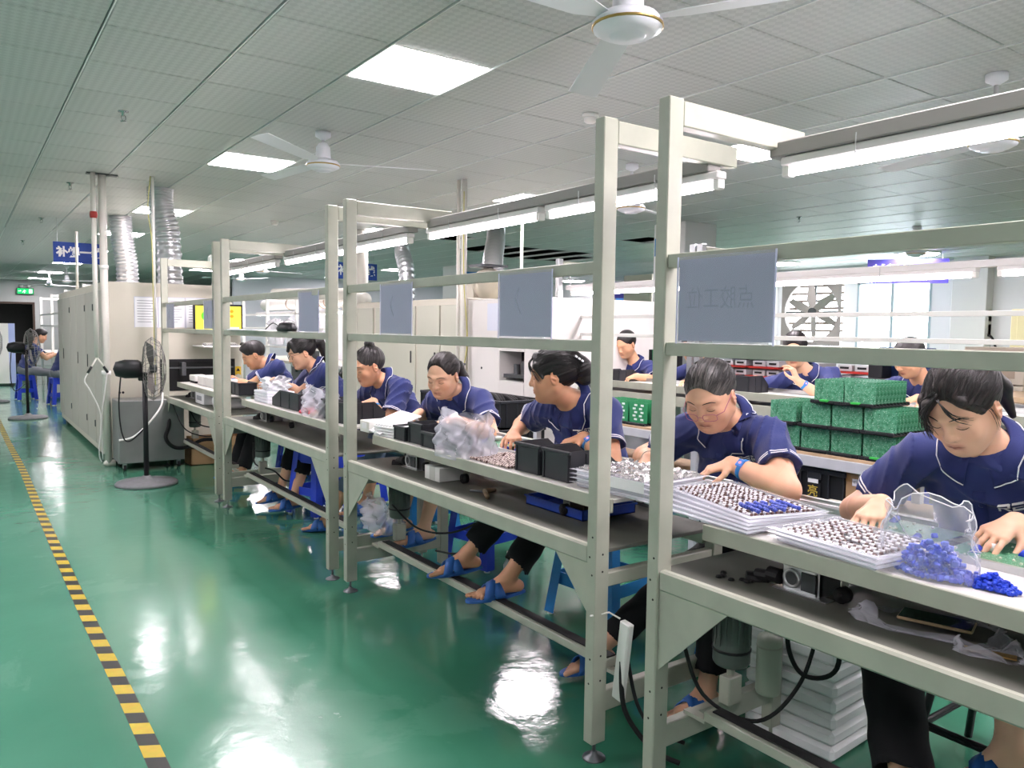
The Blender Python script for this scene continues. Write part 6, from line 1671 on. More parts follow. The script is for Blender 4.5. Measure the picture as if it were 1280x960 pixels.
def open_tray(name, label, cat, loc, w, d, h, m, rz=0, th=.004, group=None):
    t = thing(name, label, cat, loc, rz, group); mb = MB()
    for q in (((0, 0, 0), (w, d, th)), ((0, 0, 0), (th, d, h)), ((w - th, 0, 0), (w, d, h)), ((0, 0, 0), (w, th, h)), ((0, d - th, 0), (w, d, h))): mb.box(*q)
    mb.box((-.006, -.006, h - .006), (w + .006, .0, h)).box((-.006, d, h - .006), (w + .006, d + .006, h)).box((-.006, 0, h - .006), (0, d, h)).box((w, 0, h - .006), (w + .006, d, h))
    mb.build('shell', m, t); return t
t = open_tray('blue_tray', 'shallow blue tray on the shelf below the two black bins', 'tray', (1.80, 2.08, .679), .26, .34, .038, mat('royal_blue_plastic', '#1c43a8', .4))
MB().box((.09, .10, .004), (.20, .22, .045), .004).build('brown_block', mat('brown_block', '#5d4a40', .6), t)
# far bench items
t = thing('white_lidded_box', 'white printed carton on the lower shelf of the far bench', 'box', (1.70, 6.95, .679)); MB().box((0, 0, 0), (.18, .30, .10), .003).build('carton', PAPER, t); MB().box((-.001, .08, .03), (0, .24, .07)).build('print', mat('grey_print', '#9a9ca3', .7), t)
for k, (y, lb) in enumerate(((6.72, 'white foam roll beside the white carton on the far bench'), (6.52, 'white foam roll nearest the third post pair on the far bench'))):
    t = thing('foam_roll', lb, 'foam roll', (1.72, y, .679)); MB().tube([(0, 0, .045), (.12, .0, .045), (.2, .0, .04)], [.044, .046, .04], 12).build('roll', FOAM, t, True); MB().cyl((-.002, 0, .045), (0, 0, .045), .02, 10).build('core', PAPER, t)
t = thing('lined_stack', 'row of white ribbed strips standing on the far bench tray', 'strips', (1.80, 6.85, TZ))
for k in range(12): MB().box((0, k * .062, 0), (.16, k * .062 + .045, .085), .004).build('strip', WHITEPL, t)
t = thing('tray_gripper', 'white and black clamp block on the end of the far bench', 'clamp', (1.80, 7.68, TZ)); MB().box((0, 0, .02), (.12, .22, .075), .006).build('cap', WHITEPL, t); MB().box((.005, .01, 0), (.115, .21, .02)).build('foot', BLACK, t)
# papers lying on the rail of the third bench, cables and mouse
t = thing('rail_papers', 'white papers lying along the rail above the bending young man', 'paper', (FX + .02, 5.2, 1.333)); MB().box((-.06, -.25, 0), (.06, .45, .004)).build('sheet', PAPER, t); MB().box((-.05, -.1, .004), (.05, .55, .007)).build('sheet', PAPER, t)
t = thing('black_pouch', 'dark rounded pouch on the rail left of the curled sign card', 'pouch', (FX + .03, 4.62, 1.333)); MB().lathe([(0, 0), (.05, .0), (.055, .02), (.04, .05), (0, .062)], 16, M=Matrix.Diagonal((.9, 2.2, 1, 1))).build('body', BLACK, t, True); MB().tube(smooth_path([(0, .1, .02), (0, .25, .05), (0, .4, .01)], 6), .004, 5).build('cord', BLACK, t, True)
# cables below the benches
for lb, pts, r in [('black cable looping under the nearest bench, left strand', [(1.68, 1.50, .50), (1.75, 1.47, .30), (1.85, 1.35, .24), (1.95, 1.28, .36), (2.0, 1.25, .58)], .006), ('black cable loop hanging below the nearest shelf', [(1.95, 1.33, .60), (2.0, 1.36, .42), (2.03, 1.32, .34), (2.03, 1.22, .40), (2.0, 1.20, .60)], .007),
     ('black cable bundle between the two tall near posts', [(1.66, 1.72, .33), (1.66, 1.70, .18), (1.70, 1.62, .08), (1.75, 1.55, .05)], .008), ('second black cable between the two tall near posts', [(1.68, 1.72, .36), (1.70, 1.69, .20), (1.72, 1.63, .13), (1.78, 1.56, .10)], .006),
     ('black cable swinging below the middle bench, left loop', [(1.80, 3.58, .45), (1.85, 3.40, .36), (1.92, 3.2, .37), (1.97, 3.0, .47), (1.98, 2.9, .58)], .005), ('black cable swinging below the middle bench, right loop', [(1.90, 3.30, .26), (1.95, 3.15, .28), (1.99, 3.0, .42), (2.0, 2.92, .58)], .005),
     ('black cable under the third bench', [(1.86, 6.10, .45), (1.84, 6.0, .30), (1.9, 5.75, .28), (1.95, 5.6, .22), (2.05, 5.45, .26)], .006)]:
    o = Vector(pts[0]); tag(MB().tube(smooth_path([Vector(p) - o for p in pts], 8), r, 8).build('cable', RUBBER, None, True, loc=o), lb, 'cable')
t = thing('power_strip', 'white power socket strip tied to the second tall post', 'power strip', (1.665, 1.735, .20)); MB().box((-.012, -.022, 0), (.012, .022, .26), .004, Matrix.Rotation(.12, 4, 'X')).build('body', WHITEPL, t); MB().tube([(0, 0, .26), (-.02, .03, .275), (-.09, .04, .275)], .003, 5).build('tie', WHITEPL, t)
t = thing('ballast_cylinder', 'pale green cylinder standing on the near crossbar beside the motor', 'cylinder', (2.06, 1.47, .222)); MB().lathe([(0, 0), (.036, 0), (.038, .01), (.038, .17), (.034, .185), (0, .188)], 20).build('can', mat('pale_green_can', '#a9b3a2', .4), t, True); MB().lathe([(.0385, .15), (.0385, .156), (.037, .156), (.037, .15)], 20, closed_prof=True).build('band', CREAM, t, True)
# white foam crates under the nearest bench
t = thing('foam_crate_stack', 'stack of ribbed white foam sheets standing on the floor under the nearest bench', 'foam sheets', (2.39, 1.50, 0), .06)
for k in range(10): MB().box((-.19, -.16 + .002 * (k % 2), k * .052), (.20, .17 + .002 * (k % 3), k * .052 + .049), .012).build('foam_sheet', FOAM, t)
bag('floor_bag', 'crumpled clear bag hanging on the foot rest under the second post pair', (1.85, 3.80, .262), .26, .14, .16, FILM2, PI / 2, 22, .5, .3, 44, 18, crease=.016)
t = thing('water_bottle', 'clear plastic bottle standing under the middle bench', 'bottle', (2.28, 3.20, 0)); MB().lathe([(0, 0), (.032, 0), (.034, .02), (.032, .06), (.034, .10), (.034, .15), (.014, .19), (.013, .205), (0, .205)], 16).build('body', FILM2, t, True); MB().lathe([(.016, .2), (.016, .222), (0, .222)], 12).build('cap', WHITEPL, t, True)
# ================================================================== RACK BEHIND THE WORKERS, SECOND LINE, BACK OF THE HALL
RX = 3.06
SLOT = mat('rack_grey_steel', '#b3b7bb', 0.4, noise=.05)
def rack(y0, y1, label, levels=(.60, .835), upr=()):
    t = thing('storage_rack', label, 'rack', (RX, y0, 0), 0, 'racks behind the front line')
    L_ = y1 - y0
    for z in levels:
        MB().box((.0, 0, z - .018), (.48, L_, z), .001).build('shelf_board', WOODED, t)
        MB().box((-.012, -.01, z - .060), (.0, L_ + .01, z - .012), .003).build('front_lip', SLOT, t)
        MB().box((.48, 0, z - .05), (.49, L_, z - .012)).build('rear_lip', SLOT, t)
    for y in (0, L_ - .04) + tuple(upr):
        MB().box((.0, y, 0), (.04, y + .04, levels[-1] - .012), .003).build('upright', SLOT, t)
        MB().box((.44, y, 0), (.48, y + .04, levels[-1] - .012), .003).build('upright', SLOT, t)
    return t
rack(1.20, 2.62, 'grey steel rack full of green boards behind the nearest two workers', upr=(.54,))
rack(2.66, 4.05, 'grey steel rack with patterned green boards behind the claw clip woman')
bm_ = MB(); bm_.box((-.001, -.069, 0), (.001, .069, .094))
bm_.box((-.004, -.05, .074), (-.001, -.035, .082)).box((-.004, .02, .072), (-.001, .045, .082)).box((-.003, -.02, .02), (-.001, .0, .03)).box((-.004, .035, .04), (-.001, .05, .055)); board_me = bm_.mesh('circuit_board')
board_me.materials.append(PCBM)
bw = MB(); bw.box((-.001, -.069, 0), (.001, .069, .112)); bw.mi = 1
for k in range(5):
    for j in range(2): bw.cbox((-.0018, -.03 + j * .05 + .012 * (k % 2), .02 + k * .02), (.0016, .022, .011))
board2_me = bw.mesh('circuit_board'); board2_me.materials.append(PCBP); board2_me.materials.append(mat('board_white_print', '#dfe8e2', .5)); board2_me.polygons.foreach_set('material_index', bw.m)
tb = MB(); tb.box((-.015, -.072, 0), (.275, .072, .006)).box((-.022, -.073, 0), (-.012, .073, .016), .003).box((.27, -.073, 0), (.28, .073, .016), .003)
for k in range(10): tb.box((.004 + k * .027, -.072, .006), (.010 + k * .027, .072, .014))
tb.box((-.028, -.045, .004), (-.018, .045, .014), .002)
tray_me = tb.mesh('tray'); tray_me.materials.append(BLACK)
def block(y, z, desc, x=RX + .03, rz=0, me=None, n=10, green=False, grp='circuit boards in black trays on the rack'):
    t = thing('board_tray', 'black slotted tray, %s' % desc, 'tray', (x, y, z), rz, 'black board trays')
    inst(tray_me, 'slotted_base', t)
    if green: MB().box((-.034, -.02, .010), (-.016, .02, .020), .003).build('green_clip', mat('clip_green', '#37b24a', .4), t)
    M = Matrix.Translation((x, y, z)) @ Matrix.Rotation(rz, 4, 'Z')
    for k in range(n):
        o = inst(me or board_me, 'circuit_board', None, M @ Vector((.007 + k * .027, 0, .012)), (0, 0, rz))
        o['label'] = 'green circuit board standing in the %s' % desc; o['category'] = 'circuit board'; o['group'] = grp
YS = [2.16, 2.012, 1.864, 1.716]
nm = ['leftmost', 'second', 'third', 'rightmost']
for i, y in enumerate(YS):
    block(y, .835, 'bottom row, %s tray of the rack pile' % nm[i], green=(i == 3))
    block(y + (.02 if i == 0 else .0), .835 + .110, 'middle row, %s tray of the rack pile' % nm[i])
block(1.955, .835 + .220, 'top row, left tray of the rack pile', green=True)
block(1.81, .835 + .220, 'top row, right tray of the rack pile', green=True)
for i, y in enumerate((3.42, 3.27, 3.12)): block(y, .835, '%s tray with white printed boards behind the tall post' % ['left', 'middle', 'right'][i], me=board2_me, n=9)
# black crates, cartons
def crate(label, x, y, z, w, d, h, rz=0, writing=None, handle=True):
    t = thing('black_crate', label, 'crate', (x, y, z), rz, 'black plastic crates'); mb = MB(); th = .006
    for q in (((0, 0, 0), (w, d, .008)), ((0, 0, 0), (th, d, h)), ((w - th, 0, 0), (w, d, h)), ((0, 0, 0), (w, th, h)), ((0, d - th, 0), (w, d, h))): mb.box(*q)
    mb.build('walls', BLACK, t)
    MB().box((-.010, -.010, h - .022), (w + .010, .004, h), .003).box((-.010, d - .004, h - .022), (w + .010, d + .010, h), .003).box((-.010, 0, h - .022), (.004, d, h), .003).box((w - .004, 0, h - .022), (w + .010, d, h), .003).build('rim', ESD, t)
    n = max(3, int(d / .07))
    for k in range(n + 1): MB().box((-.008, d * k / n - .003, .01), (.0, d * k / n + .003, h - .022)).build('rib', ESD, t)
    for k in range(4): MB().box((w * (k + .5) / 4 - .003, -.008, .01), (w * (k + .5) / 4 + .003, .0, h - .022)).build('rib', ESD, t)
    if handle: MB().box((-.013, d * .38, h - .05), (.0, d * .62, h - .012), .004).build('grip', ESD, t)
    if writing:
        MB().box((-.0115, d * .42, h * .60), (-.0095, d * .60, h * .60 + .04)).build('label_card', PAPER, t)
        MB().box((-.010, d * .38, .01), (-.0085, d * .64, h * .62)).build('smooth_panel', BLACK, t)
        text_obj(writing, .055, mat('yellow_marker', '#c9b24a', .5), 'lettering', t, frame((-.0112, d * .51, h * .36), (0, -1, 0), (0, 0, 1), (-1, 0, 0)), depth=.0002)
    return t
crate('black crate with a white card and a yellow Chinese character on the rack', RX + .03, 1.86, .60, .38, .28, .165, 0, '亮')
crate('black crate on the rack, half hidden behind the older woman', RX + .03, 2.17, .60, .38, .27, .155)
t = thing('carton', 'brown carton with a white sticker and printed marks on the rack', 'carton', (RX + .03, 1.755, .60))
MB().box((0, -.002, 0), (.30, .098, .17), .002).build('box_body', CARD, t)
MB().box((-.001, .028, .115), (0, .068, .145)).build('sticker', PAPER, t)
text_obj('老化板', .011, mat('ink_dark', '#3a3a40', .6), 'lettering', t, frame((-.0014, .048, .130), (0, -1, 0), (0, 0, 1), (-1, 0, 0)), depth=.0001)
MB().box((-.0006, .012, 0), (0, .046, .035)).box((-.0006, .075, .13), (0, .098, .17)).build('tape', mat('brown_tape', '#a9814f', .3), t)
mb = MB()
for k in range(3): 
    z = .035 + .03 * k; mb.box((-.0008, .008, z), (0, .026, z + .002)).box((-.0008, .008, z + .018), (0, .026, z + .02)).box((-.0008, .008, z), (0, .010, z + .02)).box((-.0008, .024, z), (0, .026, z + .02)).box((-.0008, .014, z + .006), (0, .02, z + .014))
mb.build('handling_marks', mat('ink_brown', '#5d452f', .7), t)
# stack of black crates on the floor behind the ponytailed woman
for i, (x, y, w, d) in enumerate([(3.2, 4.62, .40, .58), (3.19, 4.60, .40, .58), (3.2, 4.62, .40, .58), (3.2, 4.63, .40, .58)]):
    crate(['bottom crate', 'second crate', 'third crate', 'top open crate'][i] + ' of the black pile left of the claw clip woman', x, y, .0 + i * .212, w, d, .205, 0, '亮' if i in (2, 3) else None)
for i in range(4): crate(['bottom crate', 'second crate', 'third crate', 'top crate'][i] + ' of the second black pile behind the ponytailed woman', 3.2, 5.26, i * .212, .40, .56, .205)
mb = MB()
for k in range(8): mb.tube(smooth_path([(3.24 + .04 * k, 4.70 + .03 * (k % 3), .83), (3.28 + .03 * k, 4.85, .875 - .004 * k), (3.32 + .02 * k, 5.05, .85), (3.5, 5.12, .835)], 5), .012, 6)
o = mb.build('black_strap_heap', RUBBER, None, True); o['kind'] = 'stuff'; o['label'] = 'heap of black straps in the open top crate'; o['category'] = 'straps'
# -- second line: benches, rails, tube lights
L2 = 4.40
def bench2(y0, y1, label):
    t = thing('second_line_bench', label, 'assembly bench', (L2, y0, 0), 0, 'second line benches'); L_ = y1 - y0
    MB().box((0, 0, .90), (.012, L_, .955), .002).build('tray_edge', CREAM, t)
    MB().box((.012, 0, .93), (.30, L_, .94)).build('tray_board', WHITEP, t)
    MB().box((-.02, 0, .80), (.01, L_, .875), .003).build('shelf_beam', CREAM, t)
    MB().box((.01, 0, .855), (.5, L_, .865)).build('shelf', SHELF, t)
    for x in (.32, .56): MB().box((x, 0, .925), (x + .012, L_, .97)).build('conveyor_rail', ALU, t)
    for y in (0, L_ - .05):
        MB().box((-.02, y, 0), (.03, y + .05, 2.0), .003).build('post', ALU if y0 < 4 else CREAM, t)
        MB().box((.5, y, 0), (.55, y + .05, .9), .003).build('rear_leg', CREAM, t)
        MB().box((.03, y, 1.93), (.55, y + .05, 1.98), .003).build('cross_arm', CREAM, t)
    for z in (1.315, 1.465): MB().box((-.005, .05, z), (.02, L_ - .05, z + .028), .002).build('rail', WHITEP, t)
    MB().box((.10, 0, 1.73), (.16, L_, 1.77), .003).build('light_channel', mat('light_housing', '#d9d6d4', .4), t)
    for y in (.025, L_ - .03): MB().cyl((.13, y, 1.77), (.13, y, 1.93), .006, 6).build('hanger_rod', STEEL, t)
    return t
bench2(-.6, 3.86, 'second line bench behind the rack, right part, in front of the bright window')
bench2(3.88, 5.50, 'second line bench behind the rack, left part, next to the white machine body')
for (a, b_, lb) in [(-.5, 1.9, 'second line tube light at the right edge'), (2.0, 3.8, 'second line tube light left of the violet sign'), (3.95, 5.45, 'second line tube light seen left of the second tall post')]: tube_light(L2 + .13, a, b_, 1.70, lb)
for (lb, x, y, w, L_, h) in [('black bin at the hands of the far woman facing us', L2 + .06, 3.42, .16, .2, .12), ('black bin on the second line left of the long-haired worker', L2 + .06, 2.55, .22, .24, .12), ('black bin before the far worker left of the tall post', L2 + .06, 5.18, .2, .22, .10), ('black bin on the second line beside the far left worker arm', L2 + .06, 4.72, .16, .22, .10)]:
    parts_bin(lb, x, y, w, L_, h, 0, None, .941, 'black bins on the second line')
# -- second machine with beige double doors
t = thing('beige_machine', 'beige machine with tall double doors in the middle distance', 'machine', (4.0, 6.38, 0))
MB().box((0, 0, .05), (1.5, 3.0, 1.665), .01).build('body', CREAM2, t)
for (a, c) in [(.04, .47), (.50, .97), (1.02, 1.98), (2.06, 2.5), (2.53, 2.94)]:
    d = MB().box((-.018, a, .14), (0, c, 1.60), .005).build('door', mat('machine_door_green_grey', '#c5c5b6', .45), t)
    MB().box((-.024, (a + .07), .99), (-.016, (a + .10), 1.12), .003).build('handle', BLACK, d)
t = thing('white_machine_body', 'off-white machine body with a small dark window opening', 'machine', (4.0, 5.16, 0))
MB().box((0, 0, .05), (1.4, .28, 1.64), .006).box((0, .66, .05), (1.4, 1.20, 1.64), .006).box((0, .28, .05), (1.4, .66, .90)).box((0, .28, 1.17), (1.4, .66, 1.64)).build('body', mat('machine_white', '#dddad6', .45), t)
MB().box((.25, .26, .88), (.30, .68, 1.19)).build('dark_window', mat('oven_dark_mouth', '#0d0d0f', .6), t)
mb = MB(); mb.box((.05, .28, .93), (.2, .66, .96)).box((.1, .40, .96), (.18, .46, 1.08)).cyl((.12, .55, .96), (.12, .55, 1.05), .03, 10); mb.build('chain_parts', DSTEEL, t)
MB().box((-.002, .62, 1.35), (0, .86, 1.60)).build('notice_sheet', mat('blueish_paper', '#d3d8e4', .4), t)
MB().cyl((-.003, .95, 1.0), (.0, .95, 1.0), .012, 10).build('grommet', BLACK, t)
t = thing('exhaust_blower', 'beige blower with a round scroll housing on the white machine', 'blower', (4.45, 6.75, 1.665))
MB().box((-.12, .04, .0), (.14, .34, .20), .01).build('motor_box', CREAM2, t)
MB().lathe([(0, -.06), (.16, -.06), (.17, 0), (.16, .06), (0, .06)], 20, M=frame((0, -.06, .16), (1, 0, 0), (0, 0, 1), (0, -1, 0))).build('scroll', mat('blower_beige', '#c9c2b0', .4), t, True)
MB().box((-.16, -.18, .33), (.16, .06, .355)).box((-.03, -.1, .25), (.03, -.02, .33)).build('flange', DSTEEL, t)
vpipe('conduit_pipe', 'pair of cream conduits rising past the beige machine doors', [(3.93, 6.33, .05), (3.93, 6.33, CEIL_Z)], .028, PIPEM, extras=[('second_run', MB().cyl((-.02, .07, .1), (-.02, .07, CEIL_Z - .05), .018, 8), PIPEM), ('wire', MB().tube(smooth_path([(-.03, -.04, 2.6), (-.05, -.08, 1.8), (-.03, -.12, 1.2), (-.03, -.03, .9)], 6), .005, 5), mat('wire_yellow', '#c8c06a', .5)), ('tap', MB().cyl((-.03, -.08, .98), (-.03, .04, .98), .012, 8), DSTEEL)])
vpipe('green_white_conduit', 'thin pale green conduit dropping from the ceiling to the second line', [(5.43, 7.46, 1.65), (5.43, 7.46, CEIL_Z)], .020, mat('pale_green_pipe', '#d6e2cf', .4), n=8)
vpipe('yellow_wire_conduit', 'pair of thin conduits with yellow wire on the white machine front', [(3.95, 5.10, 0), (3.95, 5.10, 1.64)], .012, WHITEPL, n=8, extras=[('yellow_wire', MB().tube(smooth_path([(-.02, -.02, 1.0), (-.03, -.03, .8), (-.06, -.04, .6), (-.02, -.02, .45), (.0, -.02, .2)], 6), .006, 5), mat('wire_yellow', '#c8c06a', .5)), ('second_run', MB().cyl((0, .08, 0), (0, .08, 1.04), .010, 8), WHITEPL)])
duct('silver duct rising over the beige double-door machine', [(5.98, 11.55, CEIL_Z), (5.98, 11.55, 2.6), (5.92, 11.3, 2.3), (5.90, 11.2, 1.68)], .13, rings=20)
duct('silver duct bending into the blower on the white machine', [(6.03, 8.89, CEIL_Z), (5.9, 8.7, 2.55), (5.45, 8.1, 2.2), (5.1, 7.55, 1.9), (4.75, 7.0, 1.80)], .125, rings=26)
t = thing('thick_pipe', 'thick cream pipe bending left below the half hidden blue sign', 'pipe', (4.79, 10.5, 2.0)); MB().tube(smooth_path([(0, 0, CEIL_Z - 2.0), (0, 0, .2), (0, .02, -.05), (-.08, .1, -.13), (-.25, .3, -.15), (-.9, 1.2, -.15)], 8), .085, 14).build('pipe_run', PIPEM, t, True)
# bright working area between the oven and the beige machine
t = thing('white_rack', 'white shelving with tube light and hanging white bags between the two machines', 'rack', (4.2, 10.2, 0))
for z in (1.02, 1.32, 1.55): MB().box((0, 0, z), (.04, 4.2, z + .03), .002).build('rail', WHITEP, t)
for y in (0, 1.4, 2.8, 4.15): MB().box((.0, y, 0), (.05, y + .05, 1.9), .003).build('post', WHITEP, t)
MB().box((.9, 0, .0), (.95, 4.2, 1.62)).build('back_panel', mat('rack_panel', '#d7d9de', .5), t)
MB().box((.05, 0, .78), (.9, 4.2, .82)).build('table_top', CREAM, t)
tube_light(4.45, 10.3, 12.3, 1.58, 'bright tube light inside the white shelving between the machines'); tube_light(4.45, 12.4, 14.3, 1.58, 'farther tube light inside the white shelving between the machines')
t = thing('white_duct', 'horizontal cream duct above the white shelving', 'duct', (4.7, 10.2, 1.76)); MB().cyl((0, 0, 0), (0, 4.4, 0), .10, 16).build('run', PIPEM, t, True)
for y in (.4, 1.3, 1.5, 3.0): MB().lathe([(.108, -.02), (.108, .02), (.10, .02), (.10, -.02)], 16, M=frame((0, y, 0), (1, 0, 0), (0, 0, 1), (0, -1, 0)), closed_prof=True).build('joint', mat('joint_brown', '#a08a74', .4), t, True)
for i, (y, lb) in enumerate([(10.9, 'white bag hanging on the shelving, nearest of three'), (11.7, 'white bag hanging on the shelving, middle of three'), (12.6, 'white bag hanging on the shelving, farthest of three')]): bag('hanging_bag', lb, (4.22, y, 1.08), .36, .16, .40, mat('white_film', '#e9e9ee', .3, alpha=.82, bump=.9, bscale=50), PI / 2, 30 + i, .3, .5, 26, 12, crease=.02)
for i, (y, w) in enumerate([(11.2, .4), (12.9, .5)]):
    t = thing('machine_tool', ['dark bench machine with rollers behind the bespectacled woman', 'second dark bench machine farther behind the shelving'][i], 'machine', (4.12, y - 1.6, .0))
    MB().box((0, -.25, .55), (.35, .30, .80), .01).box((.1, -.1, .80), (.3, .1, 1.05), .01).build('body', DGREY, t)
    for k in range(4): MB().cyl((-.03, -.2 + .12 * k, .74 + .07 * (k % 2)), (.05, -.2 + .12 * k, .74 + .07 * (k % 2)), .05, 14).build('roller', STEEL if k % 2 else BLACK, t, True)
    MB().box((.04, -.2, 0), (.3, .25, .55), .01).build('stand', SHELF, t)
# -- back of the hall: shelf of red and white trays, blue bins, fixture, cartons
t = thing('back_shelf', 'long low grey shelf behind the second line', 'shelf', (6.9, 3.3, 0))
for z in (.62, .88): MB().box((0, 0, z - .03), (.6, 4.4, z), .003).build('board', SHELF, t)
for y in (0, 1.45, 2.9, 4.35):
    for x in (.0, .55): MB().box((x, y, 0), (x + .05, y + .05, .85)).build('leg', SLOT, t)
RED = mat('red_plastic', '#b5342c', .4); GREYBOX = mat('grey_tray', '#c3c4c6', .45)
k_ = 0
for (y0, n, h0) in [(4.0, 2, .88), (5.0, 2, .88), (5.42, 2, .88), (4.55, 2, .88)]:
    for i in range(n):
        z = h0 + i * .10; k_ += 1
        t = thing('test_tray', '%s tray, %s on the back shelf, %s' % ('red-based', ['lower', 'upper'][i], ['right of the far woman facing us', 'left of the far woman, third from the left', 'leftmost of the red stacks', 'hidden behind the far woman'][[4.0, 5.0, 5.42, 4.55].index(y0)]), 'tray', (7.0, y0, z), 0, 'red trays on the back shelf')
        MB().box((-.02, 0, 0), (.42, .38, .022), .004).build('red_base', RED, t)
        for q in range(2): MB().box((.02, .02 + q * .18, .022), (.36, .17 + q * .18, .085), .006).build('meter_case', GREYBOX, t); MB().box((.015, .05 + q * .18, .045), (.02, .14 + q * .18, .065)).build('slot', BLACK, t)
for (y, z, lb) in [(5.75, 1.08, 'blue bin on top of the grey trays beside the white pole'), (5.3, 1.08, 'flat blue bin on the red trays at the back'), (3.55, .88, 'long blue bin right of the far woman on the back shelf'), (5.6, .64, 'blue bin on the lower back shelf behind the older woman'), (3.45, .64, 'blue bin on the lower back shelf behind the green boards')]:
    open_tray('blue_bin', lb, 'bin', (7.0, y - .1, z), .38, .5, .15, mat('bright_blue_plastic', '#1f4fd8', .4), group='blue bins at the back')
t = thing('test_fixture', 'dark blue and black test fixture on the back shelf', 'fixture', (6.0, 2.98, .96))
MB().box((0, 0, -.02), (.3, .62, .05), .004).build('base', BLACK, t); MB().box((.2, .05, .05), (.24, .5, .30), .004).build('upright_plate', mat('fixture_blue', '#20345f', .4), t)
for q in range(4): MB().cyl((.1, .1 + q * .05, .05), (.1, .1 + q * .05, .26), .018, 8).build('plunger', mat('brassy', '#a98b6a', .35, metal=.6) if q % 2 else BLACK, t, True)
MB().box((.02, .36, .05), (.16, .48, .2), .005).build('clamp', BLACK, t)
t = thing('fixture_table', 'wood-edged table under the test fixture', 'table', (5.95, 2.2, 0)); MB().box((0, 0, .90), (.7, 1.6, .94), .004).build('top', WOODED, t)
for x in (.03, .63):
    for y in (.03, 1.53): MB().box((x, y, 0), (x + .04, y + .04, .9)).build('leg', SLOT, t)
t = thing('side_rack', 'shelf with flat grey trays and papers at the right edge behind the nearest worker', 'rack', (6.2, .3, 0))
for z in (.60, .80, .98): MB().box((0, 0, z - .03), (.6, 1.8, z), .003).build('board', WOODED if z > .9 else CREAM, t)
for y in (0, 1.75):
    for x in (0, .55): MB().box((x, y, 0), (x + .05, y + .05, .97)).build('leg', SLOT, t)
for i, (y, z, m_) in enumerate([(1.35, .98, BLACK), (.7, .98, GREYBOX), (1.2, .80, PAPER), (.6, .80, GREYBOX), (1.0, .60, BLUEP)]):
    t = thing('flat_case', ['black flat case on the right side rack top', 'grey flat case on the right side rack top', 'white flat case on the middle board of the right side rack', 'grey flat case on the middle board of the right side rack', 'blue flat case on the low board of the right side rack'][i], 'case', (6.3, y, z), 0, 'flat cases on the side rack')
    MB().box((0, 0, 0), (.36, .5, .05), .006).build('shell', m_, t); MB().box((-.003, .1, .02), (0, .4, .035)).build('slot', DGREY, t)
# cartons
cset = [(9.0, 3.35, 0, .9), (9.0, 3.35, .42, .9), (9.0, 3.35, .84, .9), (9.0, 4.6, 0, .5), (9.0, 4.6, .38, .5), (9.0, 4.6, .74, .5), (9.0, 2.55, 0, .7), (9.0, 2.55, .42, .7), (9.0, 2.55, .84, .7), (9.3, 1.8, 0, .7), (9.3, 1.8, .42, .7), (9.3, 1.8, .84, .7)]
rows_ = ['behind the hair of the nearest worker', 'left, behind the long-haired far worker', 'right of the pale printed cartons', 'at the right frame edge']
for i, (x, y, z, w) in enumerate(cset):
    pale = i in (2,)
    t = thing('stacked_carton', '%s carton, %s of the pile %s' % ('pale' if pale else 'brown', ['bottom', 'middle', 'top'][i % 3], rows_[i // 3]), 'carton', (x, y, z), 0, 'cartons at the back')
    MB().box((0, 0, 0), (.6, w * .8, .40 if i // 3 != 1 else .36), .004).build('carton_body', mat('pale_carton', '#dccdbb', .7) if pale else CARD, t)
    MB().box((-.001, w * .36, 0), (0, w * .44, .36)).build('tape', mat('brown_tape', '#a9814f', .3), t)
    MB().box((-.0015, w * .1, .2), (0, w * .3, .32)).build('sticker', PAPER, t)
t = thing('pale_carton', 'pale printed carton stack beside the hair of the nearest worker', 'carton', (8.5, 3.28, .62))
for k in range(2): MB().box((0, 0, k * .26), (.4, .62, k * .26 + .25), .004).build('carton_body', mat('pale_carton', '#dccdbb', .7), t); MB().box((-.001, .08, k * .26 + .06), (0, .5, k * .26 + .18)).build('print_frame', mat('pale_print', '#b9a48f', .7), t)
t = thing('carton_table', 'low grey table under the pale carton stack', 'table', (8.4, 3.2, 0)); MB().box((0, 0, .58), (.6, .8, .62)).build('top', SHELF, t); MB().box((.05, .05, 0), (.1, .1, .58)).box((.5, .05, 0), (.55, .1, .58)).box((.05, .7, 0), (.1, .75, .58)).box((.5, .7, 0), (.55, .75, .58)).build('leg', SLOT, t)
# far board trays behind the second line (left of the tall post)
t = thing('board_shelf', 'shelf with green boards behind the second line', 'shelf', (5.2, 4.9, 0)); MB().box((0, 0, .955), (.5, 1.9, .985)).build('board', WOODED, t)
for y in (0, 1.85):
    for x in (0, .45): MB().box((x, y, 0), (x + .04, y + .04, .955)).build('leg', SLOT, t)
for i, y in enumerate((6.55, 6.37, 6.19, 5.42, 5.24, 5.06)):
    x = 5.24
    t = thing('board_holder', '%s black upright holder of green boards behind the second line' % ['leftmost', 'second', 'third', 'fourth', 'fifth', 'rightmost'][i], 'holder', (x, y, .985), 0, 'upright board holders')
    MB().box((0, -.085, 0), (.25, .085, .012)).box((0, -.088, 0), (.25, -.080, .21)).box((0, .080, 0), (.25, .088, .21)).build('frame', BLACK, t)
    for k in range(4):
        o = inst(board2_me, 'circuit_board', None, (x + .02 + .05 * k, y, .998), (0, 0, 0), (1, 1.1, 1.75)); o['label'] = 'tall green board in the %s upright holder behind the second line' % ['leftmost', 'second', 'third', 'fourth', 'fifth', 'rightmost'][i]; o['category'] = 'circuit board'; o['group'] = 'tall boards behind the second line'
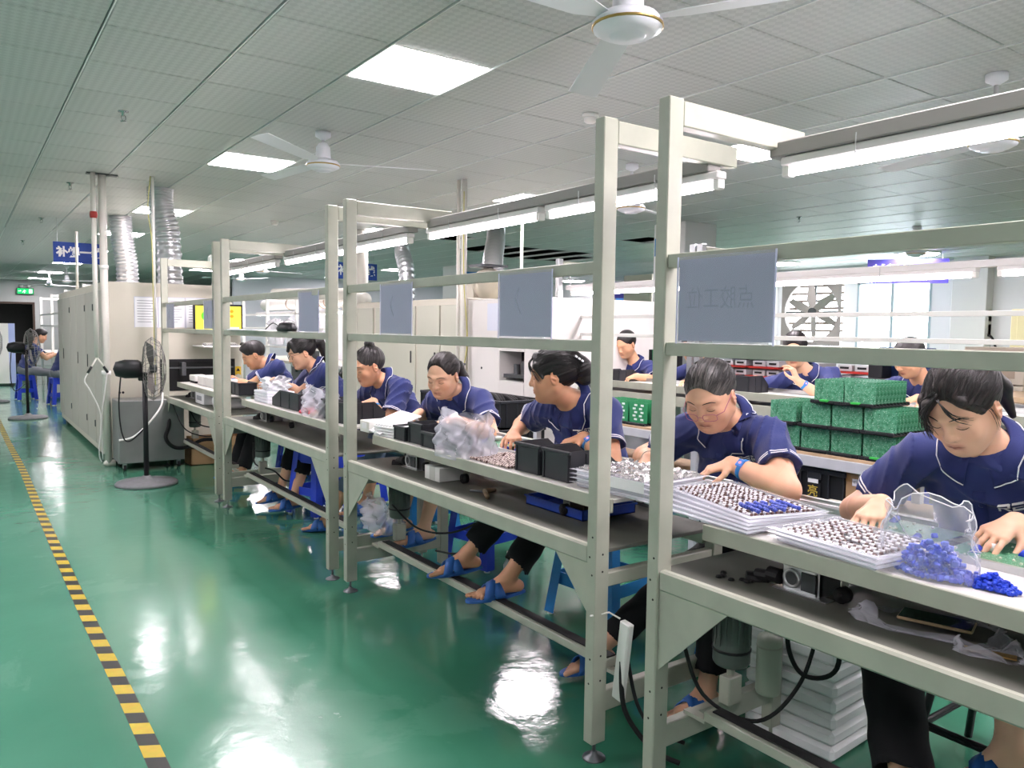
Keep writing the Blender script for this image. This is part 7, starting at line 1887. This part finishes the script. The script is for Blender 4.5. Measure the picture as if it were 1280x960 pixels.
# white table front, white chair etc. at mid depth
t = thing('exhaust_fan', 'big round wall exhaust fan with star-shaped blades and louvres', 'exhaust fan', (14.93, (fy0 + fy1) / 2, (fz0 + fz1) / 2))
W2 = (fy1 - fy0) / 2; R2 = .64; n = 40; mb = MB(); vs = []; 
for i in range(n):
    a = 2 * PI * i / n; vs.append((0, R2 * math.cos(a), R2 * math.sin(a)))
for i in range(n):
    a = 2 * PI * i / n; c, s = math.cos(a), math.sin(a); q = W2 / max(abs(c), abs(s)); vs.append((0, q * c, q * s))
vs += [(.06, v[1], v[2]) for v in vs[:n]]
fs = [(i, (i + 1) % n, n + (i + 1) % n, n + i) for i in range(n)] + [(i, 2 * n + i, 2 * n + (i + 1) % n, (i + 1) % n) for i in range(n)]
mb.add(vs, fs); mb.build('shroud', mat('fan_shroud', '#8f8a86', .45), t)
for k in range(8):
    z = -.56 + k * .16; MB().box((.22, -W2 + .03, z - .026), (.232, W2 - .03, z + .026), 0).build('louvre', mat('louvre_metal', '#6d5f57', .4), t)
for k in range(6):
    a = k * PI / 3 + .5
    M = frame((.09, 0, 0), (0, math.cos(a), math.sin(a)), (0, -math.sin(a), math.cos(a)), (1, 0, 0))
    MB().prism([(.04, -.06), (.28, -.13), (.60, -.10), (.60, .02), (.30, .06), (.04, .06)], -.003, .003, M @ Matrix.Rotation(.35, 4, 'X')).build('blade', mat('exhaust_blade', '#8d8984', .4, metal=.4), t)
MB().cyl((.04, 0, 0), (.14, 0, 0), .09, 16).build('hub', DGREY, t)
MB().box((.16, -W2, -.02), (.19, W2, .02)).box((.16, -.02, -W2), (.19, .02, W2)).build('spider', DGREY, t)
t = thing('switch_box', 'two white electric boxes on the wall right of the bright window', 'electric box', (14.92, 6.62, 1.34))
for z in (0, .27): MB().box((-.06, -.27, z), (.07, .27, z + .24), .01).build('case', WHITEPL, t); MB().box((-.065, -.21, z + .06), (-.058, .21, z + .19)).build('window', DGREY, t)
MB().tube(smooth_path([(-.03, -.22, .05), (-.06, -.34, .0), (-.06, -.42, -.2), (-.03, -.45, -.5)], 6), .02, 6).build('cable', RUBBER, t, True)
t = thing('yellow_cabinet', 'pale yellow cabinet at the right edge below the electric boxes', 'cabinet', (13.9, 4.15, 0)); MB().box((0, 0, 0), (.7, 1.45, 1.80), .01).build('body', mat('pale_yellow', '#d9cfa2', .5), t); MB().box((-.02, .1, .9), (0, 1.35, 1.75), .004).build('door', mat('pale_yellow', '#d9cfa2', .5), t)
t = thing('blue_door', 'bright blue door panel seen between the tall posts', 'door', (14.9, 15.2, 0)); MB().box((0, 0, 0), (.06, .8, 2.35), .006).build('leaf', mat('sky_blue_door', '#3b93e6', .4), t); MB().box((-.02, -.08, 0), (.05, 0, 2.42)).box((-.02, .8, 0), (.05, .88, 2.42)).box((-.02, -.08, 2.35), (.05, .88, 2.42)).build('frame', mat('door_frame_grey', '#8d9094', .4), t); MB().cyl((-.04, .7, 1.05), (0, .7, 1.05), .03, 10).build('knob', CHROME, t, True)
t = thing('white_cabinet', 'white cabinet right of the bright blue door', 'cabinet', (12.6, 12.5, 0)); MB().box((0, 0, 0), (.6, .75, 1.85), .01).build('body', WHITEP, t); MB().box((-.012, .06, 1.4), (0, .5, 1.46)).build('handle', BLUEP, t)
t = thing('beige_cabinet', 'tall beige cabinet between the blue door and the column', 'cabinet', (11.2, 11.0, 0)); MB().box((0, 0, 0), (.7, .8, 2.5), .01).build('body', CREAM2, t); MB().box((-.015, .05, .1), (0, .75, 2.4), .004).build('door', CREAM2, t)
t = thing('wooden_ladder', 'brown step ladder leaning at the back wall left of the tall post', 'ladder', (12.5, 15.6, 0))
for y in (-.25, .25):
    MB().tube([(-.3, y, 0), (.2, y * .6, 2.0)], .035, 4).build('stile', mat('ladder_brown', '#6b5346', .6), t); MB().tube([(.5, y, 0), (.2, y * .6, 2.0)], .03, 4).build('rear_stile', mat('ladder_brown', '#6b5346', .6), t)
for k in range(5): MB().box((-.30 + .08 * k, -.25 + .02 * k, .3 + .33 * k), (-.16 + .08 * k, .25 - .02 * k, .33 + .33 * k)).build('tread', mat('ladder_brown', '#6b5346', .6), t)
t = thing('dark_screen', 'pair of dark framed panels left of the step ladder', 'screen', (12.0, 17.0, 0)); MB().box((0, 0, 0), (.05, 1.0, 2.05)).build('panel', WHITEP, t)
for z in (1.02, 1.5): MB().box((-.02, .1, z), (0, .95, z + .42)).build('dark_pane', mat('dark_pane', '#55585e', .25), t)
# blue notices on the columns
def notice(x, y, z, w, h, label, txt, nx):
    t = thing('notice_board', label, 'notice', (x, y, z), 0, 'blue notices on columns')
    if nx == 'y': M = frame((0, 0, 0), (1, 0, 0), (0, 0, 1), (0, -1, 0))
    else: M = frame((0, 0, 0), (0, -1, 0), (0, 0, 1), (-1, 0, 0))
    MB().box((-w / 2, -h / 2, 0), (w / 2, h / 2, .006), 0, M).build('board', PAPER, t)
    MB().box((-w / 2, h * .28, .006), (w / 2, h / 2, .008), 0, M).build('blue_band', mat('notice_blue', '#2b7fc4', .4), t)
    MB().box((-w / 2, -h / 2, .006), (w / 2, -h * .40, .008), 0, M).build('blue_foot', mat('notice_blue', '#2b7fc4', .4), t)
    MB().lathe([(0, .009), (w * .42, .009), (w * .42, .006)], 20, M=M @ Matrix.Translation((0, h * .20, 0))).build('pale_disc', mat('notice_pale', '#cfe6f0', .4), t)
    for i, ch in enumerate(txt):
        text_obj(ch, w * .30, mat('notice_ink', '#20303a', .6) if i % 3 else mat('notice_red', '#c23a34', .6), 'lettering', t, M @ Matrix.Translation((w * .08, h * (.16 - .13 * i), .0095)), depth=.0003)
notice(9.28, 14.59, 2.05, .40, 1.15, 'blue and white notice on the grey column above the beige doors', '品质第一', 'y')
notice(7.54, 7.16, 2.06, .40, 1.05, 'blue round-topped notice on the column between the tall posts', '安全生产', 'x')
# ================================================================== WORKERS OF THE SECOND LINE AND THE FAR AISLE
def up(x, y): return dict(zs=.52, hip=(x + .42, y), neck=(x + .16, y, 1.10))
far = [
 dict(label='far woman facing us at the second line, both hands raised', hip=(5.15, 3.30), zs=.52, neck=(4.93, 3.30, 1.10), head=(4.82, 3.32, 1.25), yaw=22, hyaw=6, hpitch=24, wristR=(4.62, 3.50, 1.03), wristL=(4.66, 3.18, 1.04), elbowR=(.1, .8, -.5), elbowL=(.2, -.6, -.6), handR=(-.5, .1, -.5), handL=(-.25, .3, .9), palmL=(-.3, .9, 0), pinchL=1, strapL=True, seed=31, tone='#dfb495',
      hair=dict(tie=(0, -.11, .02))),
 dict(label='far second line worker whose body is cut by the tall post, left of it', hip=(5.25, 5.12), zs=.50, neck=(5.02, 5.12, 1.09), head=(4.92, 5.14, 1.24), yaw=6, hpitch=25, wristR=(4.62, 5.45, .985), wristL=(4.80, 4.92, .985), elbowR=(.2, .8, -.4), elbowL=(.3, -.8, -.4), handR=(-.9, .2, -.2), handL=(-.9, .3, -.2), seed=33, hair=dict(tie=(0, -.11, .02))),
 dict(label='far worker mostly hidden behind the nearest tall post and the older woman', hip=(5.22, 4.32), zs=.50, neck=(5.0, 4.32, 1.09), head=(4.90, 4.34, 1.24), yaw=4, hpitch=25, wristR=(4.62, 4.70, .985), wristL=(4.66, 4.12, .985), elbowR=(.2, .8, -.4), elbowL=(.3, -.8, -.4), handR=(-.9, .2, -.2), handL=(-.9, .3, -.2), seed=35, hair=dict(tie=(0, -.11, .02))),
 dict(label='far worker with dark hair, half hidden behind the head of the nearest worker', hip=(5.20, 2.50), zs=.52, neck=(4.98, 2.50, 1.08), head=(4.86, 2.53, 1.215), yaw=0, hyaw=-20, hpitch=30, wristR=(4.62, 2.78, .985), wristL=(4.66, 2.36, .985), elbowR=(.2, .8, -.4), elbowL=(.3, -.8, -.4), handR=(-.9, .2, -.2), handL=(-.9, .3, -.2), seed=37, hair=dict(tie=(0, -.11, .02))),
 dict(label='blurred worker in navy on the nearer blue stool far down the aisle', hip=(1.36, 15.10), zs=.46, neck=(1.50, 15.10, .99), head=(1.60, 15.10, 1.14), yaw=180, hpitch=20, wristR=(1.80, 14.95, .82), wristL=(1.80, 15.25, .82), elbowR=(-.3, -.7, -.4), elbowL=(-.3, .7, -.4), handR=(.9, 0, -.2), handL=(.9, 0, -.2), ankleR=(1.78, 14.98, .09), ankleL=(1.74, 15.2, .09), kneeR=(.7, 0, .6), kneeL=(.7, 0, .6), footR=(1, 0, -.05), footL=(1, 0, -.05), pants=GREYP, seed=41, hair=dict(style='short', tie=(0, -.03, .115)), male=True),
 dict(label='blurred worker in navy on the farther blue stool far down the aisle', hip=(.95, 16.30), zs=.46, neck=(1.08, 16.30, .99), head=(1.20, 16.30, 1.14), yaw=180, hpitch=20, wristR=(1.40, 16.15, .82), wristL=(1.40, 16.45, .82), elbowR=(-.3, -.7, -.4), elbowL=(-.3, .7, -.4), handR=(.9, 0, -.2), handL=(.9, 0, -.2), ankleR=(1.36, 16.2, .09), ankleL=(1.34, 16.4, .09), kneeR=(.7, 0, .6), kneeL=(.7, 0, .6), footR=(1, 0, -.05), footL=(1, 0, -.05), pants=GREYP, seed=43, hair=dict(style='short', tie=(0, -.03, .115)), male=True),
]
for i, sp in enumerate(far):
    sp.setdefault('tone', '#d6a684'); sp.update(res=.0065, hres=.0048, sres=.009, facedetail=(i == 0), detail=(i == 0))
    person(sp)
for i, (x, y) in enumerate([(5.15, 3.30), (5.25, 5.12), (5.22, 4.32), (5.20, 2.50)]): stool(['deep blue stool of the far woman facing us', 'deep blue stool of the far worker left of the tall post', 'deep blue stool of the far worker behind the tall post', 'deep blue stool of the half hidden far worker'][i], x + .05, y, .50, DBLUE, .1, .34)
